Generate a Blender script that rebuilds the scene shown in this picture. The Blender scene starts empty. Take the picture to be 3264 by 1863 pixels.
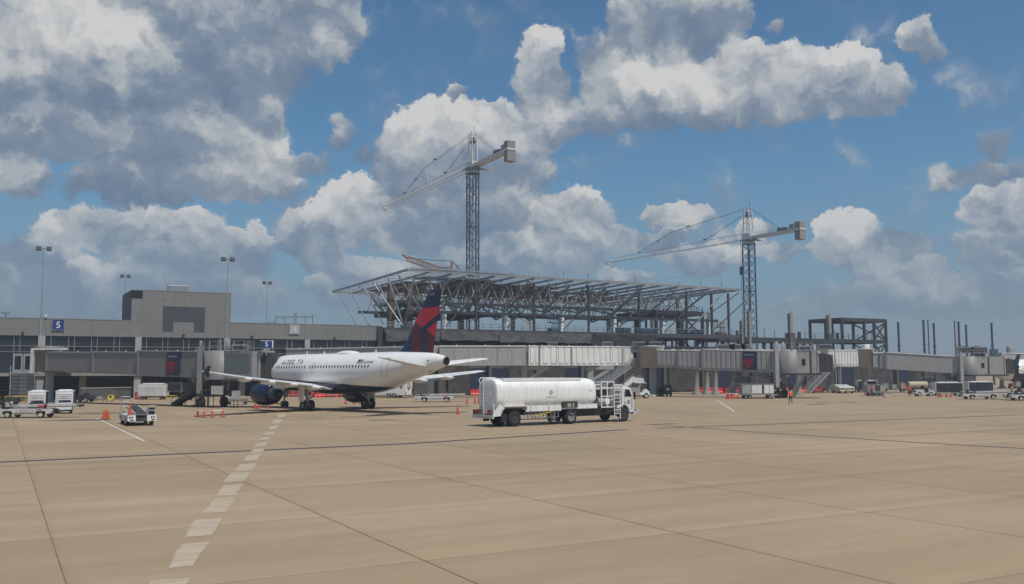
import bpy, bmesh, math, random
from mathutils import Vector, Matrix
random.seed(7)
SC = bpy.context.scene
COL = SC.collection
R = math.radians

# ------------------------------------------------------------------ camera
FPX, EYE, ROLL = 2950.0, 4.0, 0.003          # focal length in photo pixels, eye height, slight roll
PITCH = math.atan(254 / FPX)
cam_d = bpy.data.cameras.new('camera')
cam_d.sensor_width = 36.0
cam_d.lens = 36.0 * FPX / 3264
cam_d.clip_end = 6000
cam = bpy.data.objects.new('camera', cam_d)
COL.objects.link(cam)
_f = Vector((0, math.cos(PITCH), math.sin(PITCH)))
_u0 = Vector((0, -math.sin(PITCH), math.cos(PITCH)))
_r0 = Vector((1, 0, 0))
_r = _r0 * math.cos(ROLL) - _u0 * math.sin(ROLL)
_u = _u0 * math.cos(ROLL) + _r0 * math.sin(ROLL)
_m = Matrix((( _r.x, _u.x, -_f.x), (_r.y, _u.y, -_f.y), (_r.z, _u.z, -_f.z))).to_4x4()
_m.translation = Vector((0, 0, EYE))
cam.matrix_world = _m
SC.camera = cam

# photo measurement helpers: a viewing ray for a photo pixel, met with a plane of the place
def ray(u, v):
    return _r * ((u - 1632) / FPX) + _u * ((931.5 - v) / FPX) + _f
EYEV = Vector((0, 0, EYE))
def G(u, v, z=0.0):
    d = ray(u, v); return EYEV + d * ((z - EYE) / d.z)
def atY(u, v, y):
    d = ray(u, v); return EYEV + d * (y / d.y)
FA = R(29)                                    # the terminal front runs 29 degrees off the picture plane
E1 = Vector((math.cos(FA), math.sin(FA), 0)); E2 = Vector((-math.sin(FA), math.cos(FA), 0))
P0 = Vector((-77, 139, 0))
def fs(u, v, t=0.0):
    d = ray(u, v); p = P0 + E2 * t
    k = (p - EYEV).dot(E2) / d.dot(E2); q = EYEV + d * k
    return (q - P0).dot(E1), q.z
def W(s, t, z=0.0):
    return P0 + E1 * s + E2 * t + Vector((0, 0, z))

# ------------------------------------------------------------------ sun, sky, exposure
SUN_AZ, SUN_EL = math.atan2(0.66, -0.75), R(63)   # azimuth measured from +Y towards +X
sd = Vector((math.sin(SUN_AZ) * math.cos(SUN_EL), math.cos(SUN_AZ) * math.cos(SUN_EL), math.sin(SUN_EL)))
sun_d = bpy.data.lights.new('sun', 'SUN'); sun_d.energy = 4.0; sun_d.angle = R(0.6); sun_d.color = (1.0, 0.955, 0.88)
sun = bpy.data.objects.new('sun', sun_d); COL.objects.link(sun)
sun.rotation_euler = sd.to_track_quat('Z', 'Y').to_euler()

world = bpy.data.worlds.new('World'); SC.world = world; world.use_nodes = True
NT = world.node_tree; NT.nodes.clear()
def wn(t, **k):
    n = NT.nodes.new(t)
    for a, b in k.items(): setattr(n, a, b)
    return n
def wl(a, b): NT.links.new(a, b)
def wmath(op, a, b=None, c=None, clamp=False):
    n = wn('ShaderNodeMath', operation=op, use_clamp=clamp)
    for i, x in enumerate((a, b, c)):
        if x is None: continue
        if isinstance(x, (int, float)): n.inputs[i].default_value = x
        else: wl(x, n.inputs[i])
    return n.outputs[0]
def wvec(op, a, b=None, c=None, out=0):
    n = wn('ShaderNodeVectorMath', operation=op)
    for i, x in enumerate((a, b, c)):
        if x is None: continue
        if isinstance(x, (tuple, list)): n.inputs[i].default_value = x
        else: wl(x, n.inputs[i])
    return n.outputs[out]
def wrange(x, a, b, c=0.0, d=1.0, smooth=True):
    n = wn('ShaderNodeMapRange', interpolation_type='SMOOTHSTEP' if smooth else 'LINEAR')
    wl(x, n.inputs[0])
    for i, q in enumerate((a, b, c, d)): n.inputs[i + 1].default_value = q
    return n.outputs[0]
def wmix(f, a, b):
    n = wn('ShaderNodeMix', data_type='RGBA')
    if isinstance(f, (int, float)): n.inputs[0].default_value = f
    else: wl(f, n.inputs[0])
    for i, x in ((6, a), (7, b)):
        if isinstance(x, (tuple, list)): n.inputs[i].default_value = (*x, 1)
        else: wl(x, n.inputs[i])
    return n.outputs[2]
SKY_STRENGTH = 0.10
sky = wn('ShaderNodeTexSky', sky_type='NISHITA'); sky.sun_disc = False
sky.sun_elevation = SUN_EL; sky.sun_rotation = SUN_AZ; sky.air_density = 1.0; sky.dust_density = 0.6; sky.ozone_density = 1.6
tc = wn('ShaderNodeTexCoord'); DIR = wvec('NORMALIZE', tc.outputs['Generated'])
sep = wn('ShaderNodeSeparateXYZ'); wl(DIR, sep.inputs[0])
AZ = wmath('ARCTAN2', sep.outputs[0], sep.outputs[1])
EL = wmath('ARCSINE', sep.outputs[2])
comb = wn('ShaderNodeCombineXYZ'); wl(AZ, comb.inputs[0]); wl(EL, comb.inputs[1])
PV = comb.outputs[0]
def noise(vec, scale, detail, rough=0.55, color=False):
    n = wn('ShaderNodeTexNoise'); wl(vec, n.inputs['Vector'])
    n.inputs['Scale'].default_value = scale; n.inputs['Detail'].default_value = detail; n.inputs['Roughness'].default_value = rough
    return n.outputs['Color' if color else 'Fac']
# billow warp makes the cauliflower outlines
wa = wvec('SCALE', wvec('SUBTRACT', noise(DIR, 9, 4, 0.6, True), (.5, .5, .5))); wa.node.inputs['Scale'].default_value = 0.055
wb = wvec('SCALE', wvec('SUBTRACT', noise(DIR, 40, 7, 0.66, True), (.5, .5, .5))); wb.node.inputs['Scale'].default_value = 0.040
PW = wvec('ADD', wvec('ADD', PV, wa), wb)
# cumulus heaps: x, y, half width, half height in the photo's 2551-pixel frame, tone 0 grey .. 1 sunlit
CL = [(190,120,230,120,.95),(330,105,130,80,.9),(60,170,150,120,.8),(540,105,265,165,.46),(720,55,165,125,.56),(250,232,290,58,.36),
 (800,115,70,55,.85),(790,50,110,80,.6),(120,320,160,60,.62),(400,350,190,80,.44),(560,335,130,80,.78),(600,370,100,60,.85),(560,445,150,65,.8),
 (380,455,190,55,.36),(645,290,55,55,.55),(330,565,180,55,.8),(150,570,55,45,.85),(620,610,55,35,.75),(480,645,200,60,.5),(280,685,120,45,.55),
 (60,420,70,50,.5),(840,350,45,38,.42),(740,410,110,38,.28),(910,400,40,26,.25),(150,730,260,60,.4),(540,730,200,50,.45),(60,640,120,60,.35),
 (1210,335,190,80,.92),(1090,350,110,75,.86),(1340,300,80,45,.9),(1050,430,110,90,.6),(1190,440,210,110,.5),(1130,243,26,22,.6),
 (900,500,85,55,.97),(965,560,130,65,.78),(820,575,130,50,.66),(735,592,60,40,.62),(1110,560,150,80,.42),(1045,600,90,40,.8),(1250,520,130,70,.6),
 (1445,525,105,55,.98),(1490,590,120,50,.8),(1375,560,75,60,.75),(1300,650,220,60,.6),(800,640,60,40,.6),(790,712,65,25,.7),(950,690,150,50,.5),
 (1350,128,52,42,.98),(1360,215,80,90,.55),(1565,30,60,42,.75),(1670,75,165,85,.42),(1790,40,85,60,.6),(1500,130,80,70,.38),
 (1560,215,115,85,.92),(1690,150,60,85,.98),(1720,225,180,85,.88),(1840,155,75,75,.98),(1960,195,115,85,.92),(2080,180,85,60,.96),(2160,235,90,60,.72),
 (1800,275,320,45,.5),(1395,285,85,60,.62),(1500,300,110,40,.35),(2280,98,35,36,.6),(2310,140,45,28,.35),(1930,60,30,20,.35),
 (1680,530,70,26,.75),(1875,570,45,30,.75),(1940,620,60,26,.5),(2120,585,75,50,.9),(2185,630,120,48,.62),(2070,610,58,40,.82),(2245,680,105,28,.6),
 (2330,440,32,50,.45),(2470,345,42,38,.45),(2430,425,120,38,.35),(2505,510,90,55,.88),(2490,610,105,50,.6),(1745,640,95,32,.75),(1400,655,70,30,.7),
 (1560,690,80,20,.6),(1250,420,60,40,.6),(690,480,60,30,.4),(2150,745,220,38,.4),(2410,725,210,55,.4),(1010,740,260,40,.45),(1650,590,60,30,.5)]
dens = None; sw = None; st = None
for (x, y, rx, ry, tone) in CL:
    d = ray(x * 1.2795, y * 1.2795).normalized()
    a0, e0 = math.atan2(d.x, d.y), math.asin(d.z)
    k = 1.2795 / FPX * 1.24
    ix, iy = 1 / (rx * k), 1 / (ry * k)
    q = wvec('MULTIPLY_ADD', PW, (ix, iy, 0), (-a0 * ix, -e0 * iy, 0))
    w_ = wmath('SUBTRACT', 1.0, wvec('DOT_PRODUCT', q, q, out=1), clamp=True)
    if tone <= .48 and rx < 125: w_ = wmath('MULTIPLY', w_, 0.56)
    sy = wvec('DOT_PRODUCT', q, (0, 1, 0), out=1)
    tn = wmath('MULTIPLY_ADD', sy, 0.34, tone*0.90)
    w1 = wmath('MULTIPLY', w_, w_); w2 = wmath('MULTIPLY', w1, w_)
    if dens is None: dens, sw, st = w_, w2, wmath('MULTIPLY', w2, tn)
    else:
        dens = wmath('SMOOTH_MAX', dens, w_, 0.25); sw = wmath('ADD', sw, w2); st = wmath('MULTIPLY_ADD', w2, tn, st)
# the same kind of cover goes on all round, outside the part measured from the photo
far_az = wrange(wmath('ABSOLUTE', AZ), 0.56, 0.80); far_el = wrange(EL, 0.42, 0.60)
outside = wmath('MAXIMUM', far_az, far_el)
cover = wrange(noise(PW, 3.2, 3, 0.5), 0.46, 0.70)
dens = wmath('MAXIMUM', dens, wmath('MULTIPLY', cover, outside))
fb = noise(DIR, 20, 5, 0.52)
fs1 = noise(PW, 16, 3, 0.5); fs2 = noise(wvec('ADD', PW, (0.006, 0.014, 0.0)), 16, 3, 0.5)
fm = noise(PW, 10, 4, 0.55); fm2 = noise(wvec('ADD', PW, (0.010, 0.022, 0.0)), 10, 4, 0.55)
edge = wmath('MULTIPLY_ADD', wmath('SUBTRACT', fb, 0.5), 0.40, wmath('MULTIPLY_ADD', wmath('SUBTRACT', fm, 0.5), wmath('MULTIPLY', wmath('MINIMUM', wmath('MULTIPLY', dens, 3.0), 1.0), 0.95), dens))
fq1 = noise(PW, 46, 3, 0.55); fq2 = noise(wvec('ADD', PW, (0.003, 0.006, 0.0)), 46, 3, 0.55)
relief = wmath('ADD', wmath('MULTIPLY', wmath('SUBTRACT', fm, fm2), 1.5), wmath('ADD', wmath('MULTIPLY', wmath('SUBTRACT', fs1, fs2), 1.25), wmath('MULTIPLY', wmath('SUBTRACT', fq1, fq2), 0.40)))
tone = wmath('DIVIDE', wmath('ADD', st, 0.0001), wmath('ADD', sw, 0.0003))
tone = wmath('ADD', wmath('ADD', tone, relief), wmath('MULTIPLY', wmath('SUBTRACT', fb, 0.5), 0.12))
tone = wmath('MULTIPLY_ADD', wmath('SUBTRACT', fm, 0.5), 0.42, wmath('ADD', tone, -0.06), clamp=True)
soft = wn('ShaderNodeMapRange', interpolation_type='SMOOTHSTEP'); wl(edge, soft.inputs[0]); soft.inputs[1].default_value = 0.185
wl(wmath('MULTIPLY_ADD', tone, -0.26, 0.56), soft.inputs[2]); alpha = soft.outputs[0]
cr = wn('ShaderNodeValToRGB'); wl(tone, cr.inputs[0])
_cs = [(0.0, (.135, .195, .285)), (.38, (.215, .268, .345)), (.66, (.40, .435, .465)), (1.0, (.67, .66, .64))]
while len(cr.color_ramp.elements) < 4: cr.color_ramp.elements.new(0.5)
for e_, (p_, c_) in zip(cr.color_ramp.elements, _cs): e_.position = p_; e_.color = (*c_, 1)
cloud = wvec('SCALE', cr.outputs[0]); cloud.node.inputs['Scale'].default_value = 1 / SKY_STRENGTH
blue = wvec('MULTIPLY', sky.outputs[0], (0.45, 0.755, 0.88))
haze_f = wrange(EL, 0.26, -0.02, 0.0, 0.80)
low = wvec('SCALE', wmix(1.0, (0, 0, 0), (.185, .25, .335))); low.node.inputs['Scale'].default_value = 1 / SKY_STRENGTH
base = wmix(haze_f, blue, low)
veil = wrange(EL, 0.20, 0.0, 1.0, 0.55)
full = wmix(wmath('MULTIPLY', wmath('MULTIPLY', alpha, 0.95), veil), base, cloud)
bg = wn('ShaderNodeBackground'); wl(full, bg.inputs[0]); bg.inputs[1].default_value = SKY_STRENGTH
wo = wn('ShaderNodeOutputWorld'); wl(bg.outputs[0], wo.inputs[0])

SC.view_settings.view_transform = 'Standard'; SC.view_settings.look = 'None'
SC.view_settings.exposure = 0.0; SC.view_settings.gamma = 1.0
try: SC.view_settings.use_curve_mapping = False
except Exception: pass
SC.render.engine = 'CYCLES'
SC.cycles.use_denoising = True
SC.cycles.max_bounces = 6; SC.cycles.diffuse_bounces = 3; SC.cycles.glossy_bounces = 3

# ------------------------------------------------------------------ mesh helpers
class MB:
    """collects shapes, links them as ONE mesh object"""
    def __init__(s): s.v = []; s.f = []; s.m = []; s.sm = []
    def add(s, vs, fs_, mi=0, smooth=False):
        b = len(s.v); s.v += [tuple(x) for x in vs]
        for f in fs_: s.f.append([b + i for i in f]); s.m.append(mi); s.sm.append(smooth)
        return s
    def box(s, x0, x1, y0, y1, z0, z1, mi=0):
        vs = [(x0,y0,z0),(x1,y0,z0),(x1,y1,z0),(x0,y1,z0),(x0,y0,z1),(x1,y0,z1),(x1,y1,z1),(x0,y1,z1)]
        return s.add(vs, [(3,2,1,0),(4,5,6,7),(0,1,5,4),(1,2,6,5),(2,3,7,6),(3,0,4,7)], mi)
    def bar(s, p, q, w, h=None, mi=0, up=(0,0,1)):
        p, q = Vector(p), Vector(q); h = h or w; d = (q - p)
        if d.length < 1e-6: return s
        d.normalize(); up = Vector(up)
        if abs(d.dot(up)) > .98: up = Vector((1, 0, 0))
        a = d.cross(up).normalized() * (w / 2); b = a.cross(d).normalized() * (h / 2)
        vs = [p-a-b, p+a-b, p+a+b, p-a+b, q-a-b, q+a-b, q+a+b, q-a+b]
        return s.add(vs, [(3,2,1,0),(4,5,6,7),(0,1,5,4),(1,2,6,5),(2,3,7,6),(3,0,4,7)], mi)
    def tube(s, p, q, r1, r2=None, n=10, mi=0, caps=True):
        p, q = Vector(p), Vector(q); r2 = r1 if r2 is None else r2; d = (q - p).normalized()
        a = d.orthogonal().normalized(); b = d.cross(a)
        vs = []
        for c, r in ((p, r1), (q, r2)):
            for i in range(n):
                t = 2*math.pi*i/n; vs.append(c + a*(r*math.cos(t)) + b*(r*math.sin(t)))
        fs_ = [(i, (i+1) % n, n+(i+1) % n, n+i) for i in range(n)]
        s.add(vs, fs_, mi, True)
        if caps: s.add(vs, [tuple(range(n-1, -1, -1)), tuple(range(n, 2*n))], mi)
        return s
    def path(s, pts, r, n=6, mi=0):
        for a, b in zip(pts, pts[1:]): s.tube(a, b, r, r, n, mi)
        return s
    def prism(s, pts, a, b, axis='y', mi=0):
        """extrude a 2-D outline: axis y -> pts are (x,z); x -> (y,z); z -> (x,y)"""
        n = len(pts)
        ar = sum(pts[i][0]*pts[(i+1) % n][1] - pts[(i+1) % n][0]*pts[i][1] for i in range(n))
        if ar < 0: pts = pts[::-1]
        g = {'y': lambda p, t: (p[0], t, p[1]), 'x': lambda p, t: (t, p[0], p[1]), 'z': lambda p, t: (p[0], p[1], t)}[axis]
        if axis == 'y': a, b = b, a
        vs = [g(p, a) for p in pts] + [g(p, b) for p in pts]
        fs_ = [tuple(range(n-1, -1, -1)), tuple(range(n, 2*n))] + [(i, (i+1) % n, n+(i+1) % n, n+i) for i in range(n)]
        return s.add(vs, fs_, mi)
    def lathe(s, prof, n=24, c=(0,0,0), axis='z', mi=0, smooth=True):
        """prof: (along, radius)"""
        vs = []; fs_ = []
        for (h, r) in prof:
            for i in range(n):
                t = 2*math.pi*i/n; x, y = r*math.cos(t), r*math.sin(t)
                vs.append({'z': (c[0]+x, c[1]+y, c[2]+h), 'x': (c[0]+h, c[1]+x, c[2]+y), 'y': (c[0]+y, c[1]+h, c[2]+x)}[axis])
        for j in range(len(prof)-1):
            for i in range(n): fs_.append((j*n+i, j*n+(i+1) % n, (j+1)*n+(i+1) % n, (j+1)*n+i))
        return s.add(vs, fs_, mi, smooth)
    def grid(s, fn, nu, nv, mi=0, smooth=True, mf=None):
        vs = [fn(i/nu, j/nv) for j in range(nv+1) for i in range(nu+1)]
        b = len(s.v); s.v += [tuple(x) for x in vs]
        for j in range(nv):
            for i in range(nu):
                k = j*(nu+1)+i
                s.f.append([b+k, b+k+1, b+k+nu+2, b+k+nu+1]); s.m.append(mf((i+.5)/nu, (j+.5)/nv) if mf else mi); s.sm.append(smooth)
        return s
    def data(s, name, mats):
        me = bpy.data.meshes.new(name); me.from_pydata(s.v, [], s.f)
        for m in (mats if isinstance(mats, (list, tuple)) else [mats]): me.materials.append(m)
        me.polygons.foreach_set('material_index', s.m); me.polygons.foreach_set('use_smooth', s.sm)
        me.update(); return me
    def build(s, name, mats, parent=None):
        return link(name, s.data(name, mats), parent)
def link(name, me, parent=None, loc=None, rz=None):
    o = bpy.data.objects.new(name, me); COL.objects.link(o)
    if parent: o.parent = parent
    if loc is not None: o.location = loc
    if rz is not None: o.rotation_euler = (0, 0, rz)
    return o
def tag(o, label=None, cat=None, group=None, kind=None):
    for k, x in (('label', label), ('category', cat), ('group', group), ('kind', kind)):
        if x: o[k] = x
    return o
def thing(name, label, cat, loc=(0,0,0), rz=0.0, group=None):
    o = link(name, None, None, loc, rz); return tag(o, label, cat, group)
def kids(o): return KIDS.get(o.name, [])
def copy_tree(o, label=None, loc=None, rz=None, parent=None):
    c = o.copy(); COL.objects.link(c)
    if parent: c.parent = parent
    if label: c['label'] = label
    if loc is not None: c.location = loc
    if rz is not None: c.rotation_euler = (0, 0, rz)
    for ch in list(o.children): copy_tree(ch, parent=c)
    return c
def bars(parent, name, lst, m, each=True):
    """each bar a part of its own (each=True) or all joined into one part of stuff"""
    out = []
    if each:
        for t in lst: out.append(MB().bar(*t).build(name, m, parent))
    else:
        b = MB()
        for t in lst: b.bar(*t)
        o = b.build(name, m, parent); o['kind'] = 'stuff'; out.append(o)
    return out

_fonts = {}
def text_geo(body, depth=0.0):
    """built-in font outline -> (verts, faces), baseline at 0, width/height measured"""
    if body in _fonts: return _fonts[body]
    cu = bpy.data.curves.new('lettering', 'FONT'); cu.body = body; cu.size = 1.0; cu.resolution_u = 3
    o = bpy.data.objects.new('lettering', cu); COL.objects.link(o)
    dg = bpy.context.evaluated_depsgraph_get()
    me = bpy.data.meshes.new_from_object(o.evaluated_get(dg))
    vs = [v.co.copy() for v in me.vertices]; fc = [tuple(p.vertices) for p in me.polygons]
    bpy.data.objects.remove(o); bpy.data.curves.remove(cu); bpy.data.meshes.remove(me)
    x0 = min(v.x for v in vs); x1 = max(v.x for v in vs); y0 = min(v.y for v in vs); y1 = max(v.y for v in vs)
    vs = [((v.x-x0)/(x1-x0), (v.y-y0)/(y1-y0)) for v in vs]
    _fonts[body] = (vs, fc, (x1-x0)/(y1-y0)); return _fonts[body]
def lettering(parent, body, m, fn, name='lettering'):
    """fn(a,b) places the lettering: a 0..1 along the word, b 0..1 up"""
    vs, fc, _ = text_geo(body)
    return MB().add([fn(a, b) for a, b in vs], fc).build(name, m, parent)

# ------------------------------------------------------------------ materials
MATS = {}
def M(name, col, rough=0.6, metal=0.0, var=0.14, scale=1.2, streak=0.0, bump=0.0, spec=0.5):
    if name in MATS: return MATS[name]
    m = bpy.data.materials.new(name); m.use_nodes = True; nt = m.node_tree; n = nt.nodes; L = nt.links
    b = n['Principled BSDF']; b.inputs['Roughness'].default_value = rough; b.inputs['Metallic'].default_value = metal
    b.inputs['Specular IOR Level'].default_value = spec
    t = n.new('ShaderNodeTexCoord')
    no = n.new('ShaderNodeTexNoise'); no.inputs['Scale'].default_value = scale; no.inputs['Detail'].default_value = 6; no.inputs['Roughness'].default_value = .65
    L.new(t.outputs['Object'], no.inputs['Vector'])
    rmp = n.new('ShaderNodeMapRange'); L.new(no.outputs['Fac'], rmp.inputs[0])
    rmp.inputs[1].default_value = .3; rmp.inputs[2].default_value = .7; rmp.inputs[3].default_value = 1 - var; rmp.inputs[4].default_value = 1 + var * .4
    fac = rmp.outputs[0]
    if streak:
        mp = n.new('ShaderNodeMapping'); mp.inputs['Scale'].default_value = (3.5, 3.5, 0.25); L.new(t.outputs['Object'], mp.inputs[0])
        n2 = n.new('ShaderNodeTexNoise'); n2.inputs['Scale'].default_value = 1.6; n2.inputs['Detail'].default_value = 5; L.new(mp.outputs[0], n2.inputs['Vector'])
        r2 = n.new('ShaderNodeMapRange'); L.new(n2.outputs['Fac'], r2.inputs[0])
        r2.inputs[1].default_value = .42; r2.inputs[2].default_value = .75; r2.inputs[3].default_value = 1; r2.inputs[4].default_value = 1 - streak
        mu = n.new('ShaderNodeMath'); mu.operation = 'MULTIPLY'; L.new(fac, mu.inputs[0]); L.new(r2.outputs[0], mu.inputs[1]); fac = mu.outputs[0]
    vm = n.new('ShaderNodeVectorMath'); vm.operation = 'SCALE'; vm.inputs[0].default_value = col; L.new(fac, vm.inputs['Scale'])
    L.new(vm.outputs[0], b.inputs['Base Color'])
    rr = n.new('ShaderNodeMapRange'); L.new(no.outputs['Fac'], rr.inputs[0]); rr.inputs[3].default_value = max(0.02, rough - .1); rr.inputs[4].default_value = min(1, rough + .12)
    L.new(rr.outputs[0], b.inputs['Roughness'])
    if bump:
        n3 = n.new('ShaderNodeTexNoise'); n3.inputs['Scale'].default_value = scale * 6; L.new(t.outputs['Object'], n3.inputs['Vector'])
        bp = n.new('ShaderNodeBump'); bp.inputs['Strength'].default_value = bump; bp.inputs['Distance'].default_value = .05
        L.new(n3.outputs['Fac'], bp.inputs['Height']); L.new(bp.outputs[0], b.inputs['Normal'])
    MATS[name] = m; return m
white = M('white_paint', (.74, .74, .73), .38, 0, .10, .7, .14)
white_dirty = M('white_paint_worn', (.58, .57, .55), .5, 0, .2, 1.4, .3)
plane_white = M('aircraft_white', (.82, .805, .775), .22, 0, .05, .5, .03)
cladding = M('grey_cladding', (.185, .184, .177), .7, 0, .07, .25, .10)
cladding_dark = M('dark_cladding', (.055, .060, .070), .6, 0, .1, .3, .05)
concrete = M('concrete', (.28, .27, .25), .85, 0, .2, .6, .25, .15)
concrete_dk = M('concrete_grey', (.10, .097, .093), .9, 0, .25, .5, .3, .1)
bridge_grey = M('bridge_grey', (.20, .20, .195), .55, 0, .1, .4, .2)
bridge_light = M('bridge_light', (.365, .36, .345), .5, 0, .1, .4, .25)
bridge_white = M('bridge_white', (.76, .75, .72), .5, 0, .1, .4, .2)
grey_mid = M('grey_metal', (.28, .28, .28), .5, .3, .15, 2)
grey_dk = M('dark_metal', (.055, .056, .058), .55, .2, .25, 2)
galv = M('galvanised', (.42, .43, .44), .42, .6, .2, 2)
steel_lt = M('steel_primed', (.33, .315, .295), .36, .2, .25, .8, .2)
steel_dk = M('steel_dark', (.040, .043, .050), .6, .1, .3, .7)
steel_rust = M('steel_rust', (.13, .068, .048), .75, 0, .3, .6, .2)
crane_white = M('crane_white', (.62, .62, .60), .45, 0, .15, .5, .1)
crane_blue = M('crane_blue', (.035, .052, .080), .5, 0, .2, .5)
crane_orange = M('crane_orange', (.34, .15, .075), .6, 0, .25, .6)
rubber = M('rubber', (.018, .018, .019), .85, 0, .3, 4)
rim = M('wheel_rim', (.40, .39, .37), .5, .2, .25, 5)
black = M('black_plastic', (.018, .019, .021), .5, 0, .2, 3)
glass = M('tinted_glass', (.020, .027, .029), .06, 0, .15, .12, 0, 0, .6)
glass_dk = M('dark_glass', (.012, .015, .018), .08, 0, .1, .5)
interior = M('dark_interior', (.022, .022, .022), .9, 0, .3, .4)
navy = M('navy_paint', (.010, .022, .055), .35, 0, .12, 1)
sign_blue = M('sign_blue', (.020, .040, .165), .4, 0, .08, 1)
sign_white = M('sign_white', (.78, .78, .78), .5, 0, .04, 1)
red = M('red_paint', (.52, .018, .035), .35, 0, .1, 1)
maroon = M('maroon_paint', (.10, .008, .017), .35, 0, .1, 1)
engine_blue = M('engine_blue', (.006, .013, .048), .22, 0, .1, 1)
orange = M('cone_orange', (.62, .095, .035), .6, 0, .2, 3, .2)
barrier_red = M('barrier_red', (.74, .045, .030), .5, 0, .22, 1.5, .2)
barrier_dull = M('barrier_red_dull', (.36, .040, .040), .6, 0, .3, 1.5, .3)  # duller, streakier red
yellow = M('yellow_paint', (.55, .38, .04), .5, 0, .2, 2)
hiviz = M('hiviz_orange', (.85, .13, .05), .7, 0, .1, 6)
hiviz_g = M('hiviz_lime', (.50, .62, .08), .7, 0, .1, 6)
skin = M('skin', (.28, .16, .11), .6, 0, .1, 6)
cloth_dk = M('dark_trousers', (.03, .03, .04), .85, 0, .2, 5)
cloth_blue = M('teal_shirt', (.03, .10, .13), .85, 0, .2, 5)
hair_m = M('dark_hair', (.02, .015, .012), .8, 0, .2, 9)
teal = M('teal_paint', (.035, .115, .155), .4, 0, .1, 1)
tarp_blue = M('navy_tarp', (.014, .024, .055), .6, 0, .3, .35, .3, .2)
bare = M('bare_metal', (.34, .33, .32), .35, .85, .2, 1)
beltm = M('belt_rubber', (.030, .030, .030), .8, 0, .3, 3)
light_amber = M('amber_lens', (.5, .18, .02), .3, 0, .1, 5)
light_red = M('red_lens', (.35, .015, .012), .3, 0, .1, 5)
lamp_glass = M('lamp_glass', (.10, .12, .13), .15, 0, .1, 3)
tan = M('tan_paint', (.40, .33, .24), .6, 0, .2, 1)
def worn_mat(name, paint, under, lo, hi, sc):
    m = bpy.data.materials.new(name); m.use_nodes = True; n = m.node_tree.nodes; L = m.node_tree.links; b = n['Principled BSDF']; b.inputs['Roughness'].default_value = .85
    ge = n.new('ShaderNodeNewGeometry'); mp = n.new('ShaderNodeVectorRotate'); mp.rotation_type = 'Z_AXIS'; mp.inputs['Angle'].default_value = -FA; L.new(ge.outputs['Position'], mp.inputs['Vector'])
    sc_ = n.new('ShaderNodeVectorMath'); sc_.operation = 'MULTIPLY'; sc_.inputs[1].default_value = (.35, 1.4, 1); L.new(mp.outputs[0], sc_.inputs[0])
    no = n.new('ShaderNodeTexNoise'); no.inputs['Scale'].default_value = sc; no.inputs['Detail'].default_value = 8; no.inputs['Roughness'].default_value = .72; L.new(sc_.outputs[0], no.inputs['Vector'])
    r = n.new('ShaderNodeMapRange'); L.new(no.outputs['Fac'], r.inputs[0]); r.inputs[1].default_value = lo; r.inputs[2].default_value = hi
    x = n.new('ShaderNodeMix'); x.data_type = 'RGBA'; L.new(r.outputs[0], x.inputs[0]); x.inputs[6].default_value = (*paint, 1); x.inputs[7].default_value = (*under, 1); L.new(x.outputs[2], b.inputs['Base Color']); return m
dash_pale = worn_mat('worn_stripe', (.405, .340, .258), (.320, .240, .158), .44, .68, 1.5)
line_white = worn_mat('worn_white_line', (.62, .58, .54), (.34, .27, .19), .46, .66, 1.2)
tar = M('tar_seal', (.055, .048, .042), .7, 0, .3, 1)
dark_stain = M('oil_stain', (.09, .078, .066), .7, 0, .3, 1)

# plastic sheeting: crumpled, half glossy
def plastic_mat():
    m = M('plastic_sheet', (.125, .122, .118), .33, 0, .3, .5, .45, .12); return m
plastic = plastic_mat()

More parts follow.
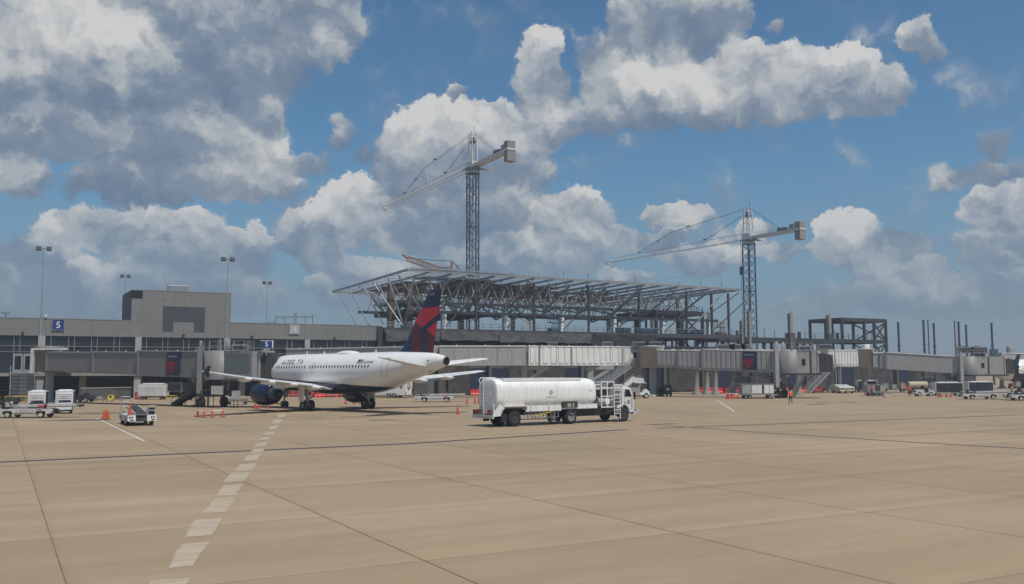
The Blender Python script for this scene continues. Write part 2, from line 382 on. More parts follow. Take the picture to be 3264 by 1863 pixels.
# ------------------------------------------------------------------ apron
def apron_mat(name, per_slab):
    m = bpy.data.materials.new(name); m.use_nodes = True; nt = m.node_tree; n = nt.nodes; L = nt.links
    b = n['Principled BSDF']; b.inputs['Roughness'].default_value = .82; b.inputs['Specular IOR Level'].default_value = .3
    ge = n.new('ShaderNodeNewGeometry')
    rot = n.new('ShaderNodeVectorRotate'); rot.rotation_type = 'Z_AXIS'; rot.inputs['Angle'].default_value = -FA; L.new(ge.outputs['Position'], rot.inputs['Vector'])
    def nz(sc, det, vscale=(1, 1, 1), rough=.6):
        mp = n.new('ShaderNodeMapping'); mp.inputs['Scale'].default_value = vscale; L.new(rot.outputs[0], mp.inputs[0])
        q = n.new('ShaderNodeTexNoise'); q.inputs['Scale'].default_value = sc; q.inputs['Detail'].default_value = det; q.inputs['Roughness'].default_value = rough
        L.new(mp.outputs[0], q.inputs['Vector']); return q.outputs['Fac']
    def mr(x, a, b_, c, d):
        q = n.new('ShaderNodeMapRange'); L.new(x, q.inputs[0])
        for i, y in enumerate((a, b_, c, d)): q.inputs[i+1].default_value = y
        return q.outputs[0]
    def mul(x, y):
        q = n.new('ShaderNodeMath'); q.operation = 'MULTIPLY'; L.new(x, q.inputs[0]); L.new(y, q.inputs[1]); return q.outputs[0]
    f = mr(nz(.55, 4, (.10, 1, 1)), .3, .7, .88, 1.08)               # broom bands along the slabs
    f = mul(f, mr(nz(.045, 5), .3, .7, .88, 1.08))                    # broad tone
    f = mul(f, mr(nz(2.2, 8, (.35, 1, 1), .7), .35, .75, 1.03, .93))  # wear
    f = mul(f, mr(nz(38, 3), .3, .7, .94, 1.06))                      # grain
    f = mul(f, mr(nz(.9, 6, (1, 1, 1), .75), .62, .78, 1.0, .76))     # spots
    if per_slab:
        oi = n.new('ShaderNodeObjectInfo'); f = mul(f, mr(oi.outputs['Random'], 0, 1, .92, 1.06))
        tco = n.new('ShaderNodeTexCoord'); so = n.new('ShaderNodeSeparateXYZ'); L.new(tco.outputs['Object'], so.inputs[0])
        f = mul(f, mr(so.outputs[1], 0.0, 1.3, 1.09, 1.0)); f = mul(f, mr(so.outputs[1], DT-.9, DT, 1.0, .945)); f = mul(f, mr(so.outputs[0], 0.0, .35, .94, 1.0))
    hue = n.new('ShaderNodeMix'); hue.data_type = 'RGBA'; L.new(mr(nz(.06, 3), .35, .65, 0, 1), hue.inputs[0])
    hue.inputs[6].default_value = (.322, .238, .158, 1); hue.inputs[7].default_value = (.314, .236, .148, 1)
    v = n.new('ShaderNodeVectorMath'); v.operation = 'SCALE'; L.new(hue.outputs[2], v.inputs[0]); L.new(f, v.inputs['Scale'])
    L.new(v.outputs[0], b.inputs['Base Color'])
    bp = n.new('ShaderNodeBump'); bp.inputs['Strength'].default_value = .25; bp.inputs['Distance'].default_value = .01
    L.new(nz(60, 4), bp.inputs['Height']); L.new(bp.outputs[0], b.inputs['Normal'])
    return m
S0, T0, DS, DT = 1.3, 18.5, 6.8, 7.0
slab_m = apron_mat('apron_slab_concrete', True); apron_m = apron_mat('apron_concrete', False)
joint_m = M('joint_filler', (.20, .15, .105), .85, 0, .25, .8)
ground = MB().box(-1500, 1700, -300, 2400, -.6, -.05).build('ground', M('soil_base', (.14, .12, .09), .9, 0, .2, .1)); ground['kind'] = 'structure'
# in-ground frame for slabs: origin world 0, rotated by FA; local x = along E1, y = along E2
apron = link('apron', None, None, (0, 0, 0), FA); apron['kind'] = 'structure'
apron_base = MB()
slab_me = MB().box(.015, DS-.015, .015, DT-.015, -.048, 0).data('slab', slab_m)
slabs = set()
for i in range(-14, 16):
    for j in range(-3, 14):
        s, t = S0 + i*DS, T0 + j*DT
        vis = False
        for a in (0, .5, 1):
            for b_ in (0, .5, 1):
                p = E1*(s+a*DS) + E2*(t+b_*DT)
                if 11 < p.y < 92 and abs(p.x) < p.y*.60 + 2: vis = True
        if vis:
            slabs.add((i, j)); link('slab', slab_me, apron, (s, t, 0))
bed = MB()
bed.add([(S0-14*DS, T0-3*DT, -.012), (S0+16*DS, T0-3*DT, -.012), (S0+16*DS, T0+14*DT, -.012), (S0-14*DS, T0+14*DT, -.012)], [(0, 1, 2, 3)])
bed.build('joint_bed', joint_m, apron)
far = MB()
for i in range(-14, 16):
    for j in range(-3, 14):
        if (i, j) not in slabs:
            s, t = S0 + i*DS, T0 + j*DT; far.add([(s+.012, t+.012, 0), (s+DS-.012, t+.012, 0), (s+DS-.012, t+DT-.012, 0), (s+.012, t+DT-.012, 0)], [(0, 1, 2, 3)])
x0, x1, y0, y1 = S0-14*DS, S0+16*DS, T0-3*DT, T0+14*DT
for q in ((-700, x0, -100, 1500), (x1, 900, -100, 1500), (x0, x1, -100, y0), (x0, x1, y1, 1500)):
    far.add([(q[0], q[2], 0), (q[1], q[2], 0), (q[1], q[3], 0), (q[0], q[3], 0)], [(0, 1, 2, 3)])
fo = far.build('far_paving', apron_m, apron); fo['kind'] = 'stuff'
# sealed wide joint (the dark line) and thinner ones
def strip(name, pts, w, m, z=.004, parent=None):
    b = MB()
    for p, q in zip(pts, pts[1:]):
        p, q = Vector(p), Vector(q); d = (q-p).normalized(); n_ = Vector((-d.y, d.x, 0))*(w/2)
        b.add([(*(p-n_).xy, z), (*(q-n_).xy, z), (*(q+n_).xy, z), (*(p+n_).xy, z)], [(0, 1, 2, 3)])
    return b.build(name, m, parent)
marks = link('ground_markings', None); marks['kind'] = 'structure'
pA = [G(-300, 1488), G(0, 1474), G(640, 1444.5), G(1300, 1415), G(1995, 1370.5)]
strip('sealed_joint', pA, .62, tar, .004, marks)
strip('sealed_joint', [G(2090, 1366), G(2700, 1344), G(3290, 1322)], .5, tar, .004, marks)
strip('sealed_joint', [G(2050, 1352), G(2450, 1381), G(2900, 1410), G(3290, 1432)], .42, M('tar_faded', (.13, .10, .075), .8, 0, .3, .6), .008, marks)
strip('sealed_joint', [G(-60, 1812), G(0, 1810)], .05, tar, .004, marks)
for poly in ([(735,890),(760,860),(952,848),(925,890)],[(835,802),(905,680),(1040,670),(965,790)],[(918,647),(975,560),(1112,550),(1060,637)],
  [(1012,526),(1068,455),(1172,445),(1125,522)],[(1075,441),(1110,390),(1210,380),(1172,438)],[(1115,372),(1150,325),(1248,322),(1215,366)],
  [(1170,317),(1195,284),(1282,276),(1258,311)],[(1212,267),(1235,236),(1302,231),(1280,263)],[(1245,227),(1260,208),(1322,203),(1305,223)],
  [(1265,196),(1280,178),(1335,172),(1322,191)],[(1315,139),(1325,122),(1370,118),(1362,134)],[(1335,110),(1345,93),(1388,89),(1378,106)],
  [(1355,81),(1362,61),(1405,57),(1398,77)],[(1378,50),(1385,36),(1425,31),(1418,46)],[(1290,163),(1300,150),(1350,145),(1342,158)]):
    ps = [G(x/1.563, 1300+y/1.563) for x, y in poly]
    # worn edges: wobble each side a little
    out = []
    for a, b_ in zip(ps, ps[1:]+ps[:1]):
        for k in range(6):
            p = a.lerp(b_, k/6); out.append((p.x+random.uniform(-.03, .03), p.y+random.uniform(-.03, .03), .006))
    MB().add(out, [tuple(range(len(out)))]).build('line_dash', dash_pale, marks)
for pts, w in (([(307,1333),(460,1407)], .13), ([(2284,1276),(2341,1312)], .16), ([(1130,1338),(1540,1382)], .05), ([(500,1337),(830,1361),(1020,1380)], .05),
               ([(2810,1356),(3264,1381)], .08), ([(2060,1319),(2240,1323)], .06), ([(600,1310),(700,1303)], .06), ([(2466,1271),(2480,1275)], .15),
               ([(1475,1322),(1510,1312)], .06)):
    strip('painted_line', [G(*p) for p in pts], w, line_white, .007, marks)
for (u, v, a, b_) in ((1210,1340,1.3,.25),(1010,1333,.9,.2),(1120,1330,1.1,.22),(2690,1282,1.1,.3),(2715,1284,.8,.25),(2620,1284,.9,.25),(1330,1317,.5,.2),
                      (2600,1290,1.6,.35),(2860,1262,1.2,.3),(1075,1312,1.0,.3),(300,1318,2.6,.5),(250,1340,3,.6),(2120,1352,1.2,.2)):
    c = G(u, v); pts = []
    for k in range(14):
        t = 2*math.pi*k/14; r = random.uniform(.7, 1.15); pts.append((c.x+a*r*math.cos(t), c.y+b_*r*math.sin(t)*2.2+a*math.cos(t)*r*.3, .009))
    MB().add(pts, [tuple(range(14))]).build('oil_stain', dark_stain, marks)
# trench drain across the stand, running on as painted wing shadow, and the yellow hose lying by it
strip('drain_and_wing_shade', [G(-40, 1281), G(260, 1285), G(420, 1288), G(560, 1292), G(740, 1296)], .9, M('drain_and_shade_dark', (.09, .075, .055), .8, 0, .3, 2), .005, marks)
strip('kerb_shadow_strip', [G(2130, 1263), G(2330, 1261)], .35, tar, .005, marks)  # dark strips painted as the shadow line of a kerb
strip('kerb_shadow_strip', [G(2128, 1257), G(2210, 1255.5)], .35, tar, .005, marks)

# ------------------------------------------------------------------ passenger terminal
T = thing('terminal_building', 'long grey panelled airport terminal with dark strip windows and a taller block', 'terminal', P0, FA)
PIERS = [(-22.6, -21.6), (-8.8, -7.8), (5.2, 6.18), (19.02, 19.98), (32.87, 33.85), (46.62, 47.5)]
S_END = 60.0
MB().box(-40, S_END-.1, .5, 38, 3.6, 12.0).build('wall', concrete_dk, T)
MB().box(-40, S_END-.1, 7.0, 38, 0, 3.6).build('lower_wall', concrete_dk, T)
for a, b_ in ((-40.3, 18.3), (33.98, S_END+.05)): MB().box(a, b_, -.05, 38.3, 12.3, 12.42).build('coping', cladding, T)
MB().box(-40, S_END, -.7, .5, 3.55, 4.05).build('floor_ledge', concrete, T)
edges = [-40]
for a, b_ in PIERS: edges += [a, b_]
edges.append(S_END)
bays = [(edges[i], edges[i+1]) for i in range(0, len(edges), 2)]
def rect_panel(s0, s1, z0, z1, m, t0=-.02, t1=.45, name='wall_panel', gap=.018, parent=T):
    return MB().box(s0+gap/2, s1-gap/2, t0+random.uniform(0, .006), t1, z0+gap/2, z1-gap/2).build(name, m, parent)
MB().box(-40, S_END-.1, .08, .47, 9.72, 12.28).build('panel_backing', concrete_dk, T)
for a, b_ in bays:
    n = max(1, round((b_-a)/3.3))
    for k in range(n):
        s0, s1 = a+(b_-a)*k/n, a+(b_-a)*(k+1)/n
        if 18.3 < (s0+s1)/2 < 33.9: continue
        rect_panel(s0, s1, 10.72, 12.3, cladding); rect_panel(s0, s1, 9.7, 10.72, cladding)
for a, b_ in PIERS:
    MB().box(a, b_, -.4, .5, 0, 9.7).build('pier', bridge_light, T)
    if not 18.3 < a < 33.9: rect_panel(a, b_, 9.7, 12.3, cladding, -.1, .45)
MB().box(S_END-.05, S_END+.9, -.5, .5, 0, 12.3).build('end_column', steel_dk, T)
for k in range(12): MB().box(-38+k*8.2, -37+k*8.2, 1.0, 1.9, 0, 3.55).build('lower_column', concrete, T)
# glazing: pane columns of 2.44 / 0.82 m between the piers
for a, b_ in bays:
    cuts = [a]; w = [0.82, 2.44]; s = a; k = 0
    while s + w[k % 2] < b_-.35: s += w[k % 2]; cuts.append(s); k += 1
    cuts.append(b_)
    far_bay = b_ < 0
    for c0, c1 in zip(cuts, cuts[1:]):
        if c1 < -16: continue
        for z0, z1 in ((8.18, 9.66), (7.26, 8.08), (4.1, 7.18)):
            if z1 < 7.2 and 2.0 < (c0+c1)/2 < 4.6: continue
            MB().box(c0+.05, c1-.05, .38+random.uniform(0, .02), .44, z0, z1).build('window_pane', glass, T)
    for c in cuts[1:-1]:
        if c > -16: MB().box(c-.04, c+.04, .22, .46, 4.05, 9.7).build('mullion', galv, T)
    for z in (7.22, 8.13): MB().box(a, b_, .22, .46, z-.035, z+.035).build('transom', galv, T)
for s in (2.6, 4.0):
    d = MB().box(s-.66, s+.66, .2, .3, 4.1, 6.95).build('door', galv, T)
    MB().box(s-.42, s+.42, .15, .2, 4.6, 6.6).build('door_glass', glass_dk, d)
for s in (3.1, 23.8+2.6, 37.5, 52.0):
    MB().box(s-.18, s+.18, -.32, -.02, 9.95, 10.2).tube((s, -.2, 9.95), (s, -.25, 9.8), .12, .16).build('wall_lamp', black, T)
# upper block with its U-shaped dark cladding
MB().box(18.6, 33.7, .3, 13, 9.8, 17.2).build('upper_block', concrete_dk, T)
MB().box(18.33, 33.95, -.06, 13.2, 17.2, 17.34).build('upper_coping', cladding, T)
cs = [18.33, 19.95, 23.13, 24.75, 26.37, 28.0, 29.7, 31.8, 33.92]; rs = [9.7, 10.62, 12.25, 13.5, 14.75, 15.9, 17.2]
for i in range(len(cs)-1):
    for j in range(len(rs)-1):
        if i == 0 and j == 5: continue
        dk = 2 <= i <= 5 and 1 <= j <= 3 and not (3 <= i <= 4 and j == 1)
        rect_panel(cs[i], cs[i+1], rs[j], rs[j+1], cladding_dk if False else (cladding_dark if dk else cladding), .0 if dk else -.04)
for k in range(4): MB().box(18.33, 18.58, .6+k*3.1, 3.6+k*3.1, 12.3, 17.1).build('side_louvre', cladding_dark, T)
MB().box(18.4, 19.9, -.02, .3, 15.95, 17.15).build('corner_glazing', glass_dk, T)

def sign(label, s, z, t, w, h, body, m, mt, edge=True):
    r = thing('gate_sign', label, 'gate sign', W(s, t, z), FA, 'square gate number signs' if h > 1.2 else None)
    b = MB().box(-w/2, w/2, -.14, 0, -h/2, h/2).build('sign_panel', m, r)
    if edge:
        for q in ((-w/2-.05, -w/2, -h/2, h/2), (w/2, w/2+.05, -h/2, h/2), (-w/2-.05, w/2+.05, h/2, h/2+.05), (-w/2-.05, w/2+.05, -h/2-.05, -h/2)):
            MB().box(q[0], q[1], -.17, 0, q[2], q[3]).build('sign_edge', galv, r)
    hh = h*.62; ww = hh*text_geo(body)[2]
    lettering(r, body, mt, lambda a, b_: (-ww/2+a*ww, -.15, -hh/2+b_*hh))
    return r
sign('navy square sign with a white 5 on the terminal wall', 7.88, 11.4, -.06, 1.62, 1.55, '5', sign_blue, sign_white)
sign('pale grey square sign with a faint white 4 on the terminal wall', 44.75, 11.46, -.06, 1.7, 1.55, '4', M('pale_sign', (.34, .34, .34), .5, 0, .05), M('faint_white', (.52, .52, .52), .5, 0, .05))

# rooftop things
ru = thing('rooftop_unit', 'silver louvred air handling unit on the roof of the upper block', 'air unit', W(fs(570, 922, 4)[0], 4, 17.34), FA)
MB().box(-1.6, 1.6, 0, 1.8, .12, 1.2).build('casing', galv, ru); MB().box(-1.7, 1.7, -.05, 1.85, 1.2, 1.3).build('lid', white, ru)
MB().box(-1.6, 1.6, .1, 1.7, 0, .12).build('skid', grey_dk, ru)
for k in range(8): MB().box(-1.55+k*.39, -1.28+k*.39, -.05, 0, .25, 1.1).build('louvre', grey_mid, ru)
sf = thing('scaffold_frame', 'bare pipe scaffold frame standing on the terminal roof', 'scaffold', W(0, 12, 12.42), FA)
sl = [(fs(850+x/3.387, 1020, 12)[0], z) for x, z in ((15, .9), (95, 1.9), (195, 2.0), (300, 2.6), (318, 2.5), (420, 2.1), (495, 2.5))]
for s, z in sl: MB().tube((s, 0, 0), (s, 0, z), .045, n=6).build('post', grey_dk, sf)
for (a, za), (b_, zb) in zip(sl, sl[1:]):
    for z in (.45, min(za, zb)-.25): MB().tube((a, 0, z), (b_, 0, z), .035, n=6).build('rail', grey_dk, sf)
    MB().tube((a, 0, min(za, zb)-.05), (b_, 0, min(za, zb)-.05), .035, n=6).build('rail', grey_dk, sf)
cc = thing('security_camera', 'small white dome camera on an arm above the parapet', 'camera', W(*[fs(143, 1010, -.2)[0], -.2, 12.45]), FA)
MB().lathe([(.1, .02), (.12, .16), (.3, .2), (.42, .16), (.48, .0)], 12, (.12, 0, 0)).build('dome', white, cc); MB().box(-.3, .15, -.03, .03, .5, .56).bar((-.3, 0, -.1), (-.3, 0, .5), .06).build('arm', grey_mid, cc)

def mast(label, u, vtop, t, zb, head=1.0):
    s, zt = fs(u, vtop, t)
    r = thing('floodlight_mast', label, 'floodlight', W(s, t, 0), FA, 'apron floodlight masts')
    MB().lathe([(zb, .16), (zb+.1, .16), (zt-.6, .055), (zt, .05)], 10).build('pole', galv, r)
    MB().bar((-.75*head, 0, zt-.05), (.75*head, 0, zt-.05), .07).build('crossarm', grey_dk, r)
    for sx in (-1, 1):
        h = MB().prism([(-.3, -.28), (.3, -.34), (.32, .3), (-.2, .32)], sx*.72*head-.36*head, sx*.72*head+.36*head, 'x').build('lamp_head', grey_dk, r)
        MB().box(sx*.72*head-.30*head, sx*.72*head+.30*head, -.345, -.325, -.24, .26).build('lens', lamp_glass, h)
        h.location.z = zt
    return r
mast('tall floodlight mast standing on the pier beside the navy 5 sign', 140, 793, -.1, 9.7)
mast('tall floodlight mast in front of the upper block', 727, 827, -.1, 9.7)
mast('thin floodlight mast behind the roof beside the upper block', 400, 881, 42, 0, .9)
mast('thin floodlight mast rising behind the roof scaffold', 852, 902, 42, 0, .9)
s, z = fs(18, 998, 60)
fl = thing('street_light', 'tiny twin-arm street light beyond the terminal roof', 'street light', W(s, 60, 0), FA)
MB().tube((0, 0, 0), (0, 0, z), .11, .08).build('pole', grey_dk, fl); MB().box(-.9, .9, -.1, .1, z-.08, z+.05).build('lamp_arm', grey_dk, fl)

# low wall and undercroft clutter
lw = thing('low_wall', 'low grey concrete wall under the jet bridge', 'wall', (0, 0, 0), 0)
a, b_ = G(258, 1277), G(414, 1273)
MB().prism([(a.x, a.y), (b_.x, b_.y), (b_.x, b_.y+.4), (a.x, a.y+.4)], 0, 1.7, 'z').build('wall_body', concrete_dk, lw)
MB().prism([(a.x-.1, a.y-.1), (b_.x+.1, b_.y-.1), (b_.x+.1, b_.y+.5), (a.x-.1, a.y+.5)], 1.7, 1.86, 'z').build('wall_cap', concrete, lw)

# ------------------------------------------------------------------ new concourse: bare steel frame
F = thing('steel_building_frame', 'half-built concourse of bare steel columns and trusses under a wide flat roof', 'building', P0, FA)
DK = 12.0
s_l, s_r, t_f, t_b = 63.6, 142.7, -5.5, 37.3
zr = lambda s: 22.3 - (s-s_l)/(s_r-s_l)*.42
# decks and lower storeys
MB().box(61, 146, -.6, 36, DK-.55, DK).build('deck', steel_dk, F)
MB().box(61, 146, -.9, -.6, DK-.8, DK+.08).build('deck_edge', M('deck_edge_grey', (.07, .07, .07), .6, .2, .2, .6), F)
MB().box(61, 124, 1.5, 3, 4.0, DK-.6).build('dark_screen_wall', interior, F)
MB().box(61, 150, -1.2, 12, 3.5, 4.1).build('lower_floor', concrete_dk, F)
def sheet(name, s0, s1, z0, z1, t, m, amp=.22, seed=1, parent=F):
    rnd = random.Random(seed); ph = [rnd.uniform(0, 6.28) for _ in range(9)]
    n = max(8, int((s1-s0)/.35)); k = max(6, int((z1-z0)/.25))
    def fn(a, b_):
        s = s0+(s1-s0)*a; z = z0+(z1-z0)*b_
        o = math.sin(s*1.3+ph[0]+z*.4)*.4 + math.sin(s*3.1+z*1.7+ph[1])*.3 + math.sin(s*.5-z*2.3+ph[2])*.35 + math.sin(s*6.1-z*2.9+ph[3])*.14 + math.sin(z*5.3+s*2.2+ph[4])*.12
        zz = z + (b_ == 1)*math.sin(s*1.7+ph[5])*.12 + (b_ == 0)*math.sin(s*1.1+ph[6])*.1
        return (s, t-amp*abs(o)*1.2, zz)
    return MB().grid(fn, n, k).build(name, m, parent)
for i, (a, b_, z0, z1) in enumerate(((61.3, 72, 9.6, 11.6), (72.2, 84.5, 9.9, 11.7), (84.7, 97.5, 9.7, 11.6), (97.6, 106, 9.7, 11.7))):
    sheet('plastic_sheet', a, b_, z0, z1, -1.0, plastic, .13, i)
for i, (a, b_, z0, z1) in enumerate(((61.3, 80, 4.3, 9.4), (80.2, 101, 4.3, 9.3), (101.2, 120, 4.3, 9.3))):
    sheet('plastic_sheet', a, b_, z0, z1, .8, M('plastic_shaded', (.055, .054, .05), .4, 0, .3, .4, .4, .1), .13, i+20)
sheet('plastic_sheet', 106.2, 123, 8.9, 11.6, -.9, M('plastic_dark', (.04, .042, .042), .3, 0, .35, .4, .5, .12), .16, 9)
# guard rail along the deck edge
for k in range(49):
    s = 62+k*1.75; MB().bar((s, -.75, DK), (s, -.75, DK+1.15), .09).build('guard_post', galv, F)
for z in (.55, 1.12): MB().bar((61, -.75, DK+z), (147, -.75, DK+z), .06, .09).build('guard_rail', galv, F)
for k, s in enumerate((63, 69, 77, 85, 93)):
    sheet('toe_mesh', s, s+5.4, DK+.1, DK+.95, -.60, M('orange_mesh', (.18, .15, .13), .8, 0, .4, .5), .05, k+40) if False else None
# roof plate: perimeter channel, rafters along depth, purlins along length
def roofbar(name, p, q, w, h, m): return MB().bar(p, q, w, h, up=(0, 0, 1)).build(name, m, F)
zt_ = lambda s, t: zr(s) - max(0, t-t_f)*.017
c4 = [(s_l, t_f), (s_r, t_f), (s_r, t_b), (s_l, t_b)]
for (a, b_), (c, d) in zip(c4, c4[1:]+c4[:1]):
    roofbar('fascia_beam', (a, b_, zt_(a, b_)), (c, d, zt_(c, d)), .2, .42, steel_lt)
NR = 10
rafters = [s_l+(s_r-s_l)*k/(NR-1) for k in range(NR)]
for s in rafters[1:-1]: roofbar('rafter', (s, t_f, zt_(s, t_f)-.3), (s, t_b, zt_(s, t_b)-.25), .24, .42, steel_lt)
for s0, s1 in zip(rafters, rafters[1:]):
    s = (s0+s1)/2; roofbar('secondary_rafter', (s, t_f, zt_(s, t_f)-.2), (s, t_b, zt_(s, t_b)-.2), .2, .35, steel_lt)
npur = 12
for k in range(1, npur):
    t = t_f+(t_b-t_f)*k/npur
    for i, (s0, s1) in enumerate(((s_l+.2, 90), (90.2, 117), (117.2, s_r-.2))):
        roofbar('purlin', (s0, t, zt_(s0, t)+.12), (s1, t, zt_(s1, t)+.12), .12, .14, galv)
for k, t in enumerate([t_b-3.4-4.45*i for i in range(7)]):
    for s0, s1 in ((71, 79.8), (80, 88.8), (89, 97.8), (98, 106.8), (107, 115.8), (116, 124.8), (125, 133.8)):
        if (k >= 5 and s0 > 100) or (k == 6 and s0 > 85) or (k, s0) in ((4, 125), (3, 125), (5, 71), (2, 116), (4, 107)): continue
        b = MB(); a = zt_(s0, t)+.3; c = zt_(s1, t)+.3
        b.add([(s0, t-2.2, a), (s1, t-2.2, c), (s1, t+2.2, c), (s0, t+2.2, a), (s0, t-2.2, a+.1), (s1, t-2.2, c+.1), (s1, t+2.2, c+.1), (s0, t+2.2, a+.1)],
              [(3, 2, 1, 0), (4, 5, 6, 7), (0, 1, 5, 4), (1, 2, 6, 5), (2, 3, 7, 6), (3, 0, 4, 7)]); b.build('roof_deck', M('roof_deck_brown', (.105, .088, .076), .7, .1, .2, .5), F)
# raised strip of roof along the front near the corner
roofbar('ridge_rail', (s_l+.5, t_f-.15, zt_(s_l, t_f)+.42), (fs(1050+2095/3.64, 860, t_f)[0], t_f-.15, zt_(84, t_f)+.42), .2, .16, galv)
for s in [s_l+4+k*5.8 for k in range(14)]:
    MB().bar((s, t_f, zr(s)+.3), (s, t_f, zr(s)+random.choice((.7, .9, 1.4))), .07).build('safety_post', grey_dk, F)
# front mullion columns (dark), main columns (pale wrapped), rear columns
for u in (1517, 1702, 1876, 2037, 2188, 2322):
    s, _ = fs(u, 1000, -.2); MB().box(s-.2, s+.2, -.4, 0, DK, zt_(s, 0)-.3).build('front_column', steel_dk, F)
main_s = [fs(u, 1000, 6)[0] for u in (1414, 1609, 1789, 1956, 2111, 2258)]
TB = 27.0
for s in main_s:
    MB().lathe([(DK, .42), (DK+4.3, .42), (DK+4.5, .3), (17.6, .3)], 10, (s, 6, 0)).build('main_column', steel_lt, F)
    MB().box(s-.42, s+.42, 5.5, 6.5, DK+.1, DK+4.0).build('column_wrap', bridge_white, F)
    MB().box(s-.4, s+.4, TB-.4, TB+.4, DK, 17.2).build('rear_column', grey_mid, F)
    # V struts from the column top to the roof, fore and aft
    for (ta, tt) in ((6, t_f+1.2), (6, 14.5), (TB, 19), (TB, t_b-2)):
        MB().tube((s, ta, 17.0), (s+.0, tt, zt_(s, tt)-.5), .13, n=8).build('roof_strut', galv, F)
    for ds in (5.5,):
        MB().tube((s, 6, DK+.4), (s+ds, t_f+3, zt_(s, 0)-.55), .14, n=8).build('raking_strut', steel_lt, F)
# long girders and the W-laced truss between girder and roof
for t, z, m in ((6, 17.4, steel_dk), (TB, 16.6, steel_dk), (-.2, 15.2, steel_dk)):
    MB().bar((66, t, z), (140.5, t, z), .4, .55, up=(0, 0, 1)).build('girder', m, F)
for t, zb in ((6, 17.5), (TB, 16.8), (16, 18.2)):
    L_ = []; s = 68.0; k = 0
    while s < 139:
        ztop = zt_(s, t)-.5; L_.append(((s, t, zb), (s+1.7, t, ztop), .15)); L_.append(((s+1.7, t, ztop), (s+3.4, t, zb), .15)); s += 3.4
    bars(F, 'truss_web', L_, steel_lt)
    if t == 16: MB().bar((66, t, zb), (140, t, zb), .25, .3, up=(0, 0, 1)).build('truss_chord', steel_lt, F)
# cross trusses: bottom chords falling towards front and back
for s in rafters[1:-1]:
    for a, b_ in (((s, t_f+1, zt_(s, 0)-1.0), (s, 6, 16.4)), ((s, 6, 16.4), (s, 16, 18.0)), ((s, 16, 18.0), (s, TB, 15.8)), ((s, TB, 15.8), (s, t_b-.5, zt_(s, t_b)-.8))):
        MB().bar(a, b_, .26, .34, up=(0, 0, 1)).build('cross_chord', steel_lt, F)
        n = 3
        pa, pb = Vector(a), Vector(b_)
        prev = pa
        for k in range(1, n+1):
            q = pa.lerp(pb, (k-.5)/n); tp = Vector((s, q.y, zt_(s, q.y)-.5)); q2 = pa.lerp(pb, k/n)
            MB().bar(prev, tp, .12).build('cross_web', steel_lt, F); MB().bar(tp, q2, .12).build('cross_web', steel_lt, F); prev = q2
# big brown stair-core columns and gable struts at the near corner
for u, t in ((1246, 8), (1305, 8)):
    s, _ = fs(u, 950, t); MB().box(s-.55, s+.55, t-.55, t+.55, DK, 20.9).build('core_column', steel_rust, F)
for bs, bt, ends in ((66.5, 3, ((62.6, 12), (62.6, 4), (66, -3))), (72.5, 3, ((63, -1), (68.5, -4), (62.8, 20)))):
    for es, et in ends:
        es = max(es, s_l); MB().tube((bs, bt, DK+.2), (es, et, zt_(es, et)-.5), .16, n=8).build('gable_strut', galv, F)
for et in (10, 18, 26, 33): MB().tube((s_l+3.6, et-2.5, DK+1.5), (s_l, et, zt_(s_l, et)-.5), .13, n=8).build('gable_strut', galv, F)
# mezzanine slabs inside
s0, _ = fs(1193, 990, 25); s1, _ = fs(1330, 990, 9); s2, _ = fs(1481, 990, 9)
MB().box(s0, s1+1, 9, 25, 15.4, 16.2).build('mezzanine', steel_dk, F); MB().box(s1+1, s2, 9, 26, 15.5, 15.9).build('mezzanine', steel_dk, F)
MB().box(s0-.5, s0+8, 8, 24, 17.7, 18.1).build('mezzanine', steel_lt, F)
for k in range(9): MB().bar((s1+2+k*1.6, 9, 15.3), (s1+2+k*1.6, 26, 15.3), .15, .5, up=(0, 0, 1)).build('joist', steel_dk, F)
for s in (s0+.3, s1, s2-.3): MB().box(s-.15, s+.15, 8.9, 9.2, DK, 15.4).build('mezzanine_post', steel_dk, F)
for k in range(16): MB().box(s0+k*1.45, s0+k*1.45+.06, 9, 9.06, 16.2, 17.3).build('mezzanine_guard', grey_dk, F)
# right end portal of the concourse
for t in (0, 12, 24):
    s = 139; MB().box(s-.22, s+.22, t-.22, t+.22, DK, zt_(s, t)-.4).build('end_post', steel_dk, F)
    MB().tube((s-7, t, DK+.3), (s+2.3, t-1, zt_(s, t)-.5), .16, n=8).build('raking_strut', steel_lt, F)
# lower frame under the right half of the deck
for k in range(9):
    s = 121+k*3.2
    for t in (-.4, 14): MB().box(s-.18, s+.18, t-.18, t+.18, 0, DK-.6).build('lower_post', steel_dk, F)
for z in (6.4, 9.2): MB().bar((119, -.4, z), (150, -.4, z), .25, .4, up=(0, 0, 1)).build('lower_beam', steel_dk, F); MB().bar((119, 14, z), (150, 14, z), .25, .4, up=(0, 0, 1)).build('lower_beam', steel_dk, F)
for a, b_ in (((124, -.5, 4.2), (129.8, -.5, 11.2)), ((129.8, -.5, 4.2), (124, -.5, 11.2))): MB().bar(a, b_, .22).build('lower_brace', steel_dk, F)

